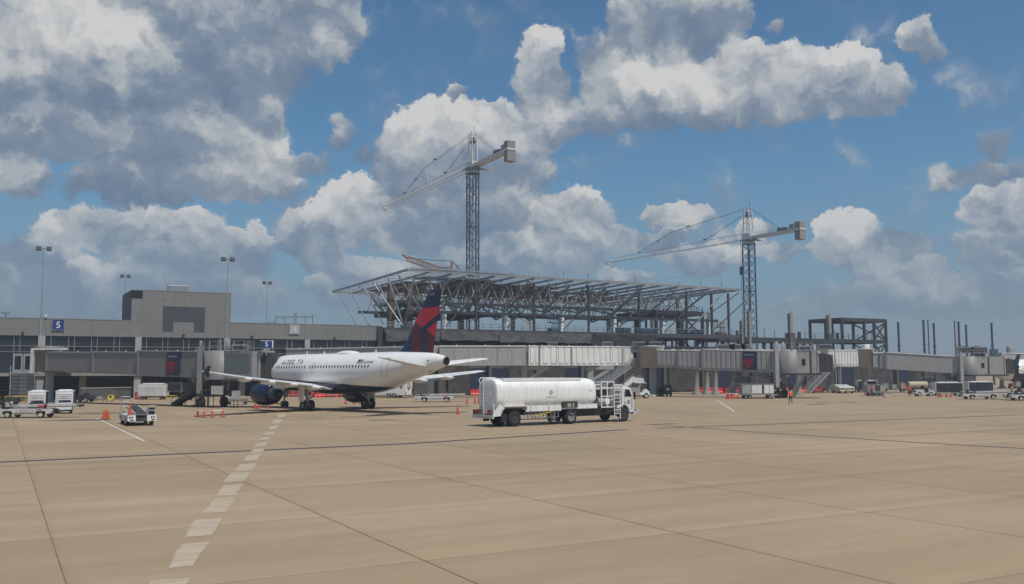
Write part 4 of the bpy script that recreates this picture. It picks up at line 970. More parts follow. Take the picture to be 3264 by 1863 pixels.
def jet_bridge(label, A, Bp, za, zb, secs, m, ribs, cab_yaw, cab_len=6.0, roof=None, col_h=4.3, ac=True, canopy=True, rot_m=None, plat=True, glaze=False):
    """secs: list of (a0,a1,w,h) fractions; A = rotunda end, Bp = cab pivot"""
    r = thing('jet_bridge', label, 'jet bridge', (0, 0, 0), 0, 'passenger jet bridges')
    A, Bp = Vector(A), Vector(Bp); d = (Bp-A).normalized(); n = Vector((-d.y, d.x)); L_ = (Bp-A).length
    rt = MB().lathe([(za-.3, 1.75), (za-.3, 1.9), (za+2.95, 1.9), (za+2.95, 2.05), (za+3.15, 2.05), (za+3.3, 0)], 20, (A.x-d.x*1.2, A.y-d.y*1.2, 0)).build('rotunda', rot_m or m, r)
    MB().lathe([(0, 1.0), (.3, .95), (.35, .55), (za-.2, .55)], 14, (A.x-d.x*1.2, A.y-d.y*1.2, 0)).build('rotunda_column', bridge_light, r)
    for i, (a0, a1, w, h) in enumerate(secs):
        f0, f1 = za+(zb-za)*a0, za+(zb-za)*a1
        o, P_ = tunnel(r, 'tunnel_section', A+d*L_*a0, A+d*L_*a1, f0-(.12*i), f1-(.12*i), w, h, m, ribs, roof)
        roof_bits(o, P_, h, 3, roof or m, i)
        MB().add([P_(0, -w/2-.16, -.1), P_(0.03, -w/2-.16, -.1), P_(.03, w/2+.16, -.1), P_(0, w/2+.16, -.1), P_(0, -w/2-.16, h+.1), P_(.03, -w/2-.16, h+.1), P_(.03, w/2+.16, h+.1), P_(0, w/2+.16, h+.1)],
                 [(3, 2, 1, 0), (4, 5, 6, 7), (0, 1, 5, 4), (1, 2, 6, 5), (2, 3, 7, 6), (3, 0, 4, 7)]).build('portal_frame', bridge_grey, o)
    w, h = secs[-1][2], secs[-1][3]; zc = zb-.25
    # lift columns, bogie
    lc = Bp-d*.4
    for s_ in (-1, 1):
        p = lc+n*s_*(w/2+.35); MB().box(p.x-.28, p.x+.28, p.y-.28, p.y+.28, 1.6, zc+col_h).build('lift_column', m, r); MB().lathe([(zc+col_h, .2), (zc+col_h+.6, .2), (zc+col_h+.7, .1)], 8, (p.x, p.y, 0)).build('column_cap', m, r)
    MB().bar((*(lc-n*(w/2+.5)), 1.6), (*(lc+n*(w/2+.5)), 1.6), .7, .6).build('bogie_beam', grey_dk, r)
    for s_ in (-1, 1):
        p = lc+n*s_*(w/2+.1)
        wl_ = MB().tube((*(p-n*.2), .58), (*(p+n*.2), .58), .58, n=20).build('drive_wheel', rubber, r); MB().tube((*(p-n*.22), .58), (*(p+n*.22), .58), .28, n=14).build('rim', grey_dk, wl_)
        MB().bar((*p, .58), (*(lc+n*s_*(w/2)), 1.6), .3).build('wheel_fork', grey_dk, r)
    MB().bar((*(lc-n*(w/2)), 1.9), (*(lc-n*(w/2)-d*3), zc-.1), .14).bar((*(lc+n*(w/2)), 1.9), (*(lc+n*(w/2)-d*3), zc-.1), .14).build('lift_brace', grey_dk, r)
    # rotating cab
    cy = cab_yaw; cd = Vector((math.cos(cy), math.sin(cy))); cn = Vector((-cd.y, cd.x))
    def Q(a, o, z): x = Bp+cd*a+cn*o; return (x.x, x.y, zc+z)
    def cbox(name, a0, a1, o0, o1, z0, z1, mm, par=r):
        return MB().add([Q(a0, o0, z0), Q(a1, o0, z0), Q(a1, o1, z0), Q(a0, o1, z0), Q(a0, o0, z1), Q(a1, o0, z1), Q(a1, o1, z1), Q(a0, o1, z1)],
            [(3, 2, 1, 0), (4, 5, 6, 7), (0, 1, 5, 4), (1, 2, 6, 5), (2, 3, 7, 6), (3, 0, 4, 7)]).build(name, mm, par)
    hw = w/2+.25
    MB().lathe([(zc-.3, 1.9), (zc+h+.1, 1.9), (zc+h+.2, 0)], 20, (Bp.x+d.x*.9, Bp.y+d.y*.9, 0)).build('cab_drum', bridge_grey, r)
    cb = cbox('cab', 1.0, cab_len, -hw, hw, -.25, h+.05, m)
    if glaze: cbox('cab_glazing', 2.0, cab_len-1.3, -hw-.03, -hw, .45, h-.25, M('cab_glass_green', (.10, .125, .125), .25, 0, .15, .4), cb); cbox('cab_corner', cab_len-1.0, cab_len-.3, -hw-.06, -hw, -.2, h, bridge_light, cb)
    cbox('cab_window', cab_len-2.2+.3, cab_len-1.6+.3, hw, hw+.03, 1.0, 1.9, glass_dk, cb)
    if not glaze: cbox('cab_window', 2.6, 3.1, -hw-.03, -hw, .9, 1.8, glass_dk, cb); cbox('cab_joint', 3.7, 3.95, -hw-.04, -hw, -.2, h, grey_dk, cb)
    cbox('cab_floor_beam', .4, cab_len+.5, -hw-.1, hw+.1, -.5, -.26, grey_dk, cb)
    if canopy:
        cc_ = MB(); k = 7
        for i in range(k):
            a0, a1 = cab_len+i*.30, cab_len+i*.30+.22; g = i*.05
            cc_.add([Q(a0, -hw+.05, -.1), Q(a1, -hw+.05, -.1), Q(a1, hw-.05, -.1), Q(a0, hw-.05, -.1), Q(a0, -hw+.05, h-.1-g*1.6), Q(a1, -hw+.05, h-.1-g*1.6), Q(a1, hw-.05, h-.1-g*1.6), Q(a0, hw-.05, h-.1-g*1.6)],
                [(3, 2, 1, 0), (4, 5, 6, 7), (0, 1, 5, 4), (1, 2, 6, 5), (2, 3, 7, 6), (3, 0, 4, 7)])
        cc_.build('canopy_bellows', M('bellows_grey', (.075, .075, .073), .8, 0, .2, 3), r)
        cbox('canopy_frame', cab_len-.15, cab_len+.05, -hw-.1, hw+.1, -.2, h+.12, bridge_light)
        MB().lathe([(0, .05), (.2, .3), (.5, .22), (.6, 0)], 10, Q(cab_len+.1, -hw+.1, h-.6), 'z').build('canopy_hood', bridge_light, r)
    if plat:
        b = MB()
        p = [Q(.3, -hw-.2, h+.1), Q(4.2, -hw-.2, h+.1), Q(4.2, hw-.6, h+.1)]
        for a, c in zip(p, p[1:]):
            for z in (.55, 1.1): b.bar(Vector(a)+Vector((0, 0, z)), Vector(c)+Vector((0, 0, z)), .05)
            for k in range(5): x = Vector(a).lerp(Vector(c), k/4); b.bar(x, x+Vector((0, 0, 1.1)), .05)
        b.build('roof_rail', galv, r); q = Q(3.0, .2, h+.1); flat_ac(r, q[0], q[1], q[2], grey_mid, 1.7, 1.2, .8)
        q = Q(1.2, -hw+.5, h+.15); MB().tube(q, (q[0], q[1], q[2]+1.3), .22, .14, 8).build('roof_mast', bridge_grey, r)
    if ac:
        p = lc-d*5.2-n*.6; x, y = p.x, p.y; a = math.atan2(d.y, d.x)
        un = link('cooling_unit', None, r, (x, y, 0), a)
        MB().box(-1.35, 1.35, -.9, .9, zc-1.75, zc-.65).build('unit_case', grey_mid, un)
        for k in range(3): MB().box(-1.25+k*.86, -.5+k*.86, -.96, -.9, zc-1.65, zc-.75).build('unit_grille', grey_dk, un)
        for k in (-1.0, 1.0): MB().box(k-.1, k+.1, -.5, .5, zc-.65, zc-.15).build('unit_hanger', grey_dk, un)
    return r, P_, Q, d, n, lc
def banner(label, P_, a0, a1, h, w, off=-.13, z0=.12):
    r = thing('airline_banner', label, 'banner', (0, 0, 0), 0, 'airline banners on the jet bridges')
    o = -w/2+off
    def q(a, b_, e=0): return P_(a0+(a1-a0)*a, o-e, z0+(h-2*z0)*b_)
    b = MB(); vs = [q(0, 0), q(1, 0), q(1, 1), q(0, 1), q(0, 0, -.06), q(1, 0, -.06), q(1, 1, -.06), q(0, 1, -.06)]
    b.add(vs, [(0, 1, 2, 3), (7, 6, 5, 4), (0, 4, 5, 1), (1, 5, 6, 2), (2, 6, 7, 3), (3, 7, 4, 0)]); b.build('banner_panel', navy, r)
    MB().add([q(*t, .012) for t in ((0, .60), (.80, .60), (.62, .30), (.40, .02), (.30, .02), (.30, .18), (.02, .42))], [tuple(range(7))]).build('banner_emblem', M('banner_red', (.23, .014, .028), .5, 0, .1, 1), r)
    MB().add([q(*t, .012) for t in ((0, .36), (.24, .16), (.24, .02), (0, .02))], [(0, 1, 2, 3)]).build('banner_emblem', maroon, r)
    lettering(r, 'DELTA', sign_white, lambda a, b_: q(.26+a*.52, .79+b_*.055, .014))
    MB().add([q(*t, .014) for t in ((.12, .785), (.165, .855), (.21, .785), (.165, .80))], [(0, 1, 2, 3)]).build('emblem', sign_white, r)
    return r
# gate 5 bridge (serves the airliner)
jA, jB = xy(178, 128), xy(690, 108.5)
jb5, P5, Q5, d5, n5, lc5 = jet_bridge('dull grey jet bridge docked to the red tailed airliner', jA, jB, 4.45, 3.75, [(0.0, .37, 2.5, 2.4), (.33, .67, 2.75, 2.6), (.62, .985, 3.0, 2.9)], bridge_grey, 0, R(-12), 6.5, bridge_light, 3.5, glaze=True)
banner('navy banner with a red emblem on the dull grey jet bridge', P5, .48, .68, 2.9, 3.0, -.14)
a = Vector(jA); fw = thing('fixed_walkway', 'short grey walkway joining the terminal to the dull jet bridge', 'walkway')
e_ = W(8.5, -.6); tunnel(fw, 'walkway_section', (a.x-1, a.y+1.2), (e_.x, e_.y), 4.3, 4.1, 2.8, 2.7, bridge_grey, 0, bridge_light)
MB().box(a.x-2.6, a.x+2.2, a.y-1.5, a.y-1.0, 7.15, 7.4).build('white_fascia', white_dirty, fw); MB().box(a.x-2.6, a.x-2.2, a.y-1.6, a.y-1.1, 4.0, 7.15).build('white_fascia', white_dirty, fw)
# gate sign on the cab
def cab_sign(label, u, v, y, w, h, body):
    p = atY(u, v, y); r = thing('gate_sign', label, 'gate sign', p, R(10), None)
    MB().box(-w/2, w/2, -.09, .09, -h/2, h/2).build('sign_panel', sign_blue, r); MB().box(w/2, w/2+.12, -.1, .1, -h/2-.02, h/2+.05).box(-w/2-.05, w/2, -.1, .1, h/2, h/2+.05).build('sign_edge', white, r)
    MB().prism([(-.5, -h/2-.05), (.5, -h/2-.05), (.12, -h/2-.45), (-.12, -h/2-.45)], -.06, .06, 'y').bar((0, 0, -h/2-.4), (0, 0, -h/2-.9), .12).build('sign_bracket', galv, r)
    hh = h*.74; ww = hh*text_geo(body)[2]; lettering(r, body, sign_white, lambda a, b_: (-ww/2+a*ww, -.1, -hh/2+b_*hh))
cab_sign('small navy sign with a white 5 above the docked jet bridge cab', 850, 1098, 105, 1.22, .75, '5')
# gate 4 bridge
g4A, g4B = xy(2100, 147.5), xy(2492, 137.5)
jb4, P4, Q4, d4, n4, lc4 = jet_bridge('pale ribbed jet bridge over the white generator cart', g4A, g4B, 4.85, 4.15, [(0.0, .24, 2.6, 2.45), (.18, .45, 2.8, 2.65), (.38, .97, 3.05, 2.95)], bridge_light, .74, R(-14), 4.9, bridge_white, 3.7)
banner('navy banner with a red emblem on the pale ribbed jet bridge', P4, .57, .76, 2.95, 3.05, -.24)
cab_sign('small navy sign with a white 4 above the open jet bridge cab', 2581, 1114, 139, 1.25, .66, '4')
x, y = xy(2068, 150); MB().lathe([(4.6, 1.9), (8.05, 1.9), (8.1, 2.0), (8.2, 0)], 18, (x, y, 0)).build('link_drum', bridge_grey, jb4); MB().lathe([(0, .8), (.4, .5), (4.6, .5)], 12, (x, y, 0)).build('rotunda_column', concrete_dk, jb4)
for u in (2216, 2249, 2276): x, y = xy(u, 158); pillar(w4, x, y, 4.85, .4, bridge_light)
xa, ya = xy(2205, 158); xb, yb = xy(2290, 158); MB().box(xa, xb, ya-.5, ya+.5, 4.2, 4.8).build('pillar_head', bridge_light, w4)
x, y = xy(2539, 152); pillar(w4, x, y, 4.8, .42, bridge_light)
# third bridge at the far gate
g3A, g3B = xy(2772, 171), xy(3062, 166)
jb3, P3, Q3, d3, n3, lc3 = jet_bridge('plain weathered jet bridge beside the white aircraft nose', g3A, g3B, 4.85, 3.75, [(.02, .17, 2.5, 2.4), (.10, .20, 2.7, 2.6), (.15, .98, 2.95, 2.85)], bridge_light, 0, R(-6), 6.6, bridge_white, 3.5)
for u in (2902,): x, y = xy(u, 169); pillar(jb3, x, y, 4.3, .38, bridge_light)
for u, w in ((3070, 2.6), (3112, 2.8)): x, y = xy(u, 165); flat_ac(jb3, x, y, 7.0, grey_mid, w, 1.5, 1.15)
p = atY(3168, 1121, 164); ts = thing('blank_sign', 'plain teal box sign on the far jet bridge', 'sign', p, R(8)); MB().box(-.75, .75, -.12, .12, -.36, .36).build('sign_panel', teal, ts); MB().box(-.8, .8, -.14, .14, .36, .42).bar((0, 0, -.36), (0, 0, -1.1), .14).build('sign_frame', teal, ts)
# service stairs of the bridges
stairs('narrow silver stairs under the pale ribbed bridge beside three pillars', xy(2357, 141), xy(2318, 143), 3.9, 1.0, 18, 3, 'steel service stairs')
stairs('steel stairs falling beneath the open cab of the pale bridge', xy(2563, 143), xy(2521, 144), 3.6, 1.0, 16, 3, 'steel service stairs')
stairs('long steel stairs beside the tall red barriers', xy(2652, 168), xy(2566, 165), 4.9, 1.2, 20, 3, 'steel service stairs', 1.2)
stairs('dim steel stairs hanging under the dull grey bridge', xy(655, 112), xy(640, 118), 3.6, 1.0, 14, 3, 'steel service stairs', 1.0)
# broad stairs from the terminal door
ds = thing('door_stairs', 'broad steel stairs leading down from the terminal doors', 'stairs', P0, FA)
ta, tb_, za, zb = -1.2, -7.5, 4.9, .2
MB().box(1.6, 5.0, -1.2, -.7, 4.02, 4.12).build('landing', galv, ds)
for k in range(20):
    a = (k+.5)/20; MB().box(1.75, 4.75, ta+(tb_-ta)*a-.15, ta+(tb_-ta)*a+.15, 3.95*(1-a)+.1, 3.95*(1-a)+.15).build('tread', galv, ds)
for s_ in (1.65, 4.85):
    MB().bar((s_, ta, 4.0), (s_, tb_, .1), .08, .35).build('stringer', galv, ds)
    for z in (.6, 1.1): MB().bar((s_, ta, 4.0+z), (s_, tb_, .1+z), .06).build('hand_rail', galv, ds)
    for k in range(5): a = k/4; MB().bar((s_, ta+(tb_-ta)*a, 4-3.9*a), (s_, ta+(tb_-ta)*a, 5.1-3.9*a), .07).build('rail_post', galv, ds)
    MB().bar((s_, -4, 0), (s_, -4, 2.3), .14).build('support_post', galv, ds)

# ------------------------------------------------------------------ airliner (local: x nose->tail, y towards its port wing, z up)
def lerp_tab(tab, x):
    for a, b_ in zip(tab, tab[1:]):
        if x <= b_[0]:
            f = (x-a[0])/(b_[0]-a[0]) if b_[0] > a[0] else 0
            return [a[i]+(b_[i]-a[i])*f for i in range(1, len(a))]
    return list(tab[-1][1:])
FUS = [(0, 3.24, 3.36, .03), (.12, 3.05, 3.58, .26), (.35, 2.88, 3.82, .5), (.8, 2.63, 4.15, .82), (1.5, 2.37, 4.58, 1.14), (2.2, 2.18, 5.02, 1.38), (3, 2.05, 5.42, 1.6), (4, 1.94, 5.75, 1.79),
       (5.2, 1.88, 5.93, 1.91), (6.5, 1.86, 5.99, 1.965), (8, 1.85, 6.0, 1.975), (15, 1.85, 6.0, 1.975), (22, 1.85, 6.0, 1.975), (23.2, 1.93, 6.0, 1.97), (24.5, 2.12, 6.0, 1.94), (26, 2.46, 6.0, 1.84),
       (27.5, 2.88, 5.99, 1.66), (29, 3.28, 5.96, 1.41), (30.5, 3.66, 5.90, 1.12), (32, 4.04, 5.78, .82), (33, 4.34, 5.62, .60), (33.84, 4.62, 5.42, .40)]
def smooth_tab(tab, x, k=.35):
    vs = [lerp_tab(tab, min(max(x+d*k, tab[0][0]), tab[-1][0])) for d in (-1, -.5, 0, .5, 1)]
    if x < .8: return lerp_tab(tab, x)
    return [sum(v[i]*w for v, w in zip(vs, (.12, .22, .32, .22, .12))) for i in range(3)]
def fus_pt(x, z=None, ang=None, off=0.0, side=1):
    b, t, hw = smooth_tab(FUS, x); zc, hz = (b+t)/2, (t-b)/2
    if ang is None:
        q = max(-1, min(1, (z-zc)/hz)); ang = math.asin(q)
    return Vector((x, side*(hw+off)*math.cos(ang), zc+(hz+off)*math.sin(ang)))
def livery():
    m = bpy.data.materials.new('airliner_livery'); m.use_nodes = True; nt = m.node_tree; n = nt.nodes; L = nt.links; b = n['Principled BSDF']
    b.inputs['Roughness'].default_value = .25; b.inputs['Coat Weight'].default_value = .3; b.inputs['Coat Roughness'].default_value = .1
    t = n.new('ShaderNodeTexCoord'); s = n.new('ShaderNodeSeparateXYZ'); L.new(t.outputs['Object'], s.inputs[0])
    def mt(op, a, b_, c=None):
        q = n.new('ShaderNodeMath'); q.operation = op
        for i, x in enumerate((a, b_, c)):
            if x is None: continue
            if isinstance(x, (int, float)): q.inputs[i].default_value = x
            else: L.new(x, q.inputs[i])
        return q.outputs[0]
    edge = mt('MULTIPLY_ADD', mt('SUBTRACT', s.outputs[0], 17.5), -.040, 2.87)
    f = mt('MULTIPLY', mt('LESS_THAN', s.outputs[2], edge), mt('GREATER_THAN', s.outputs[0], 3.0))
    no = n.new('ShaderNodeTexNoise'); no.inputs['Scale'].default_value = .8; no.inputs['Detail'].default_value = 6; L.new(t.outputs['Object'], no.inputs['Vector'])
    v = n.new('ShaderNodeMapRange'); L.new(no.outputs['Fac'], v.inputs[0]); v.inputs[1].default_value = .35; v.inputs[2].default_value = .75; v.inputs[3].default_value = .82; v.inputs[4].default_value = .77
    # thin skin seams every 1.6 m
    fr = mt('FRACT', mt('MULTIPLY', s.outputs[0], 1/1.6), 0); seam = mt('LESS_THAN', fr, .009); vv = mt('MULTIPLY', v.outputs[0], mt('MULTIPLY_ADD', seam, -.06, 1.0))
    c = n.new('ShaderNodeCombineXYZ')
    for i, tint in enumerate((1.0, .985, .95)): L.new(mt('MULTIPLY', vv, tint), c.inputs[i])
    mx = n.new('ShaderNodeMix'); mx.data_type = 'RGBA'; L.new(f, mx.inputs[0]); L.new(c.outputs[0], mx.inputs[6]); mx.inputs[7].default_value = (.010, .020, .045, 1)
    L.new(mx.outputs[2], b.inputs['Base Color']); return m
livery_m = livery()
def airfoil(c, th, n=9):
    xs = [.5*(1-math.cos(math.pi*i/n)) for i in range(n+1)]
    y = lambda x: 5*th*(.2969*math.sqrt(x)-.126*x-.3516*x*x+.2843*x**3-.1036*x**4)
    return [(x*c, y(x)*c) for x in xs[::-1]] + [(x*c, -y(x)*c*.8) for x in xs[1:-1]]
def wing_loft(st, m, name, parent, side=1, tilt=.045):
    """stations (y, xLE, xTE, z, thickness)"""
    b = MB(); rings = [[(xl+px, side*y, z+pz-(px-(xt-xl)*.4)*tilt) for px, pz in airfoil(xt-xl, th)] for y, xl, xt, z, th in st]
    k = len(rings[0]); vs = [p for r_ in rings for p in r_]; fc = []
    for j in range(len(rings)-1):
        for i in range(k):
            q = (j*k+i, j*k+(i+1) % k, (j+1)*k+(i+1) % k, (j+1)*k+i); fc.append(q if side < 0 else q[::-1])
    fc.append(tuple(range(k))); fc.append(tuple(range((len(rings)-1)*k, len(rings)*k)))
    b.add(vs, fc, 0, True); return b.build(name, m, parent)
def inter(st, n):
    out = []
    for a, b_ in zip(st, st[1:]):
        for i in range(n): out.append(tuple(a[k]+(b_[k]-a[k])*i/n for k in range(5)))
    return out+[st[-1]]
FIN_POLY = [('red', [(29.94,10.08),(32.87,10.1),(32.60,9.38),(30.45,8.23),(29.23,8.99)]), ('red', [(32.53,8.75),(31.15,8.0),(32.22,7.3)]),
            ('mar', [(31.15,8.0),(32.22,7.3),(31.87,5.6),(31.1,5.6)]), ('mar', [(29.23,8.99),(30.45,8.23),(30.40,5.6),(29.26,5.6),(28.73,7.85)])]
def inside(p, poly):
    c = False
    for (x0, y0), (x1, y1) in zip(poly, poly[1:]+poly[:1]):
        if (y0 > p[1]) != (y1 > p[1]) and p[0] < (x1-x0)*(p[1]-y0)/(y1-y0)+x0: c = not c
    return c
def airliner(label, loc, rz, decals=True, fence=M('fence_navy', (.006, .010, .022), .4, 0, .1, 1), text=True):
    r = thing('airliner', label, 'airplane', loc, rz)
    xs = [0, .04, .12, .22, .35, .55, .8, 1.1, 1.5, 1.9, 2.3] + [2.7+.45*i for i in range(70)]; xs = [x for x in xs if x < 33.84] + [33.84]
    b = MB(); n = 44
    for x in xs:
        for i in range(n): b.v.append(tuple(fus_pt(x, ang=2*math.pi*i/n) if math.cos(2*math.pi*i/n) >= 0 else fus_pt(x, ang=math.pi-2*math.pi*i/n, side=-1)))
    for j in range(len(xs)-1):
        for i in range(n): b.f.append([j*n+i, (j+1)*n+i, (j+1)*n+(i+1) % n, j*n+(i+1) % n]); b.m.append(0); b.sm.append(True)
    b.build('fuselage', livery_m, r)
    # belly fairing and radome
    b = MB(); b.grid(lambda a, c: (10.4+9.8*a, 2.12*math.cos(math.pi*(c*1.1-.05))*(math.sin(math.pi*(.04+.92*a))**.35), 2.9-1.25*max(0, math.sin(math.pi*c))**.6*(math.sin(math.pi*(.04+.92*a))**.35)), 24, 20); b.build('belly_fairing', livery_m, r)
    MB().grid(lambda a, c: (15.7+4.1*a, .62*math.cos(math.pi*c)*math.sin(math.pi*(.03+.94*a))**.5, 5.93+.33*math.sin(math.pi*c)*math.sin(math.pi*(.03+.94*a))**.6), 16, 10).build('antenna_hump', plane_white, r)
    for x, z0, h in ((9.5, 5.98, .35), (13, 5.98, .3), (22.5, 5.98, .3)): MB().prism([(x, z0), (x+.35, z0), (x+.3, z0+h), (x+.16, z0+h)], -.02, .02, 'y').build('blade_antenna', plane_white, r)
    # exhaust end
    MB().lathe([(0, .42), (.16, .40), (.2, .30), (.05, .26), (-.3, .24), (-.3, 0)], 18, (33.72, 0, 5.02), 'x').build('exhaust_ring', M('exhaust_grey', (.10, .10, .10), .4, .6, .2, 4), r)
    MB().tube((33.75, .1, 4.95), (33.96, .12, 4.93), .12, n=10).build('tail_lamp', black, r)
    wm = M('wing_grey', (.55, .56, .57), .35, 0, .1, .6)
    for side in (1, -1):
        st = inter([(1.3, 10.9, 18.0, 2.30, .13), (2.1, 11.5, 17.75, 2.42, .13), (6.4, 13.75, 17.65, 2.98, .115), (11.8, 16.55, 19.25, 3.50, .105), (16.5, 19.0, 20.6, 4.05, .10), (16.95, 19.35, 20.65, 4.10, .09)], 4)
        wg = wing_loft(st, plane_white, 'wing', r, side)
        for y, x0, L_, zz in ((4.0, 15.6, 3.4, 2.42), (6.5, 15.4, 3.4, 2.74), (9.4, 16.4, 3.1, 3.02), (12.4, 17.6, 2.8, 3.34)):
            MB().lathe([(0, .02), (.15*L_, .17), (.4*L_, .25), (.65*L_, .25), (.85*L_, .17), (L_, .03)], 12, (x0, side*y, zz), 'x').build('flap_fairing', plane_white, wg)
        for k, (y0, y1) in enumerate(((2.4, 6.2), (6.6, 11.6), (12.2, 15.8))):
            a, c = lerp_tab(sorted(st), y0), lerp_tab(sorted(st), y1)
            MB().add([(a[1]-1.0, side*y0, a[2]-.02), (c[1]-.7, side*y1, c[2]-.02), (c[1]+.02, side*y1, c[2]-.1), (a[1]+.02, side*y0, a[2]-.1), (a[1]-1.0, side*y0, a[2]+.11), (c[1]-.7, side*y1, c[2]+.08), (c[1]+.02, side*y1, c[2]-.06), (a[1]+.02, side*y0, a[2]-.06)],
                [(3, 2, 1, 0), (4, 5, 6, 7), (0, 1, 5, 4), (1, 2, 6, 5), (2, 3, 7, 6), (3, 0, 4, 7)]).build('flap', wm, wg)
        fp = [(19.7, 4.1), (20.75, 4.12), (21.35, 4.98), (20.9, 4.95), (20.2, 4.3), (20.25, 3.75), (20.95, 3.2), (20.55, 3.2), (19.75, 3.95)]
        MB().prism([(20.0, 4.1), (20.9, 4.62), (21.2, 4.62), (20.95, 4.1), (21.0, 3.55), (20.75, 3.55)], side*16.93, side*17.03, 'y').build('wing_fence', fence, wg)
        # engine
        ey, ez = side*5.75, 1.74
        en = link('engine', None, r, (0, 0, 0))
        MB().lathe([(10.05, .84), (9.72, .90), (9.55, .98), (9.62, 1.06), (9.95, 1.16), (10.6, 1.22), (11.4, 1.20), (12.2, 1.10), (12.75, .98), (12.75, .90), (12.4, .86)], 32, (0, ey, ez), 'x').build('cowl', engine_blue, en)
        MB().lathe([(10.4, .84), (10.45, .82), (10.5, 0)], 24, (0, ey, ez), 'x').build('fan', grey_dk, en)
        MB().lathe([(12.3, .80), (13.0, .70), (13.7, .52), (13.7, .46), (13.3, .44)], 24, (0, ey, ez), 'x').build('core_cowl', M('engine_core', (.12, .12, .125), .4, .5, .25, 3), en)
        MB().lathe([(13.2, .34), (13.8, .24), (14.5, .03)], 18, (0, ey, ez), 'x').build('tail_cone', M('engine_cone', (.10, .085, .07), .45, .6, .25, 3), en)
        MB().prism([(10.6, ez+1.15), (12.6, ez+1.0), (13.2, ez+.6), (14.6, ez+.55), (15.9, 2.62), (14.6, 2.95), (13.2, 2.9)], ey-.22, ey+.22, 'y').build('pylon', plane_white, en)
        # main gear
        g = link('main_gear', None, r, (0, 0, 0)); gy = side*3.8
        MB().tube((16.1, gy, .58), (16.0, gy, 2.5), .16, .20, 12).tube((16.1, gy-side*.0, 1.1), (16.0, side*2.3, 2.2), .09).tube((16.1, gy-.5, .58), (16.1, gy+.5, .58), .11).build('strut', grey_mid, g)
        for o in (-.43, .43):
            w_ = MB().lathe([(-.19, .30), (-.20, .46), (-.15, .56), (0, .585), (.15, .56), (.20, .46), (.19, .30)], 24, (16.1, gy+o, .585), 'y').build('tyre', rubber, g)
            MB().lathe([(-.15, 0), (-.15, .3), (.15, .3), (.15, 0)], 18, (16.1, gy+o, .585), 'y').build('rim', rim, g)
        MB().prism([(15.55, 1.0), (16.45, 1.0), (16.5, 2.7), (15.45, 2.75)], gy+side*.62, gy+side*.68, 'y').build('gear_door', plane_white, g)
        # stabiliser
        st = inter([(.3, 28.2, 31.75, 4.62, .08), (1.0, 28.75, 31.85, 4.68, .08), (6.0, 31.35, 32.85, 5.28, .07), (6.22, 31.6, 32.9, 5.31, .06)], 4)
        wing_loft(st, plane_white, 'stabiliser', r, side, .07)
    g = link('nose_gear', None, r)
    MB().tube((5.07, 0, .38), (4.95, 0, 2.2), .09, .12, 10).tube((5.07, -.3, .38), (5.07, .3, .38), .07).bar((5.07, 0, 1.1), (6.1, 0, 2.1), .09).build('strut', grey_mid, g)
    for o in (-.25, .25): MB().lathe([(-.11, .2), (-.12, .3), (0, .385), (.12, .3), (.11, .2)], 20, (5.07, o, .385), 'y').build('tyre', rubber, g); MB().tube((5.07, o-.1, .385), (5.07, o+.1, .385), .2, n=14).build('rim', rim, g)
    for o in (-.45, .45): MB().prism([(4.1, 1.1), (5.0, 1.15), (5.0, 2.1), (4.1, 2.1)], o-.02, o+.02, 'y').build('gear_door', plane_white, g)
    # fin
    LEb, TEb, LEt, TEt, z0, z1 = 26.9, 31.88, 31.34, 33.13, 5.75, 11.76
    def finpt(a, h, sd):
        z = z0+(z1-z0)*h; le = LEb+(LEt-LEb)*h; te = TEb+(TEt-TEb)*h
        if z < 6.7: le -= ((6.7-z)/.95)**2*.95                      # dorsal sweep into the crown
        if h > .97: te -= (h-.97)*4; le += (h-.97)*5
        c = te-le; th = .11*c*min(1, 1)*(1.25*math.sqrt(max(a, 0))*(1-a)**.8+.02*(1-a))
        return Vector((le+c*a, sd*(th+.012), z))
    def finm(a, h):
        p = finpt(a, h, 1); q = (p.x, p.z)
        for c, poly in FIN_POLY:
            if inside(q, poly): return 1 if c == 'red' else 2
        return 0
    b = MB()
    for sd in (1, -1):
        b.grid(lambda a, h: finpt(a, h, sd), 80, 110, 0, True, finm)
        if sd == 1:
            for k in range(len(b.f)): b.f[k] = b.f[k][::-1]
    top = [finpt(i/10, 1, 1) for i in range(11)]+[finpt(i/10, 1, -1) for i in range(10, -1, -1)]; b.add(top, [tuple(range(len(top)))])
    te = [finpt(1, i/10, 1) for i in range(11)]+[finpt(1, i/10, -1) for i in range(10, -1, -1)]; b.add(te, [tuple(range(len(te)))])
    fin = b.build('fin', [navy, red, maroon], r)
    if text:
        def fz(sd): return lambda a, c: (31.45+.72*(a if sd > 0 else a)+.10*c, finpt(.35, .94, sd).y+.02*sd, 11.22+.26*c)
        lettering(fin, '3159', M('fin_number', (.5, .5, .52), .5, 0, .05), fz(-1))
    # cabin windows, doors
    wv = []
    for side in (1, -1):
        for k in range(34):
            x = 6.45+.5335*k
            if 24.5 < x or abs(x-12.85) < .25 : continue
            b = MB(); c = []
            for i in range(12):
                t = 2*math.pi*i/12; p = fus_pt(x+.115*math.cos(t), z=4.58+.17*math.sin(t), off=.008, side=side); c.append(p)
            b.add(c, [tuple(range(12)) if side < 0 else tuple(range(11, -1, -1))]); b.build('window', glass_dk, r)
    seam = M('door_seam', (.22, .22, .22), .5, 0, .1, 2)
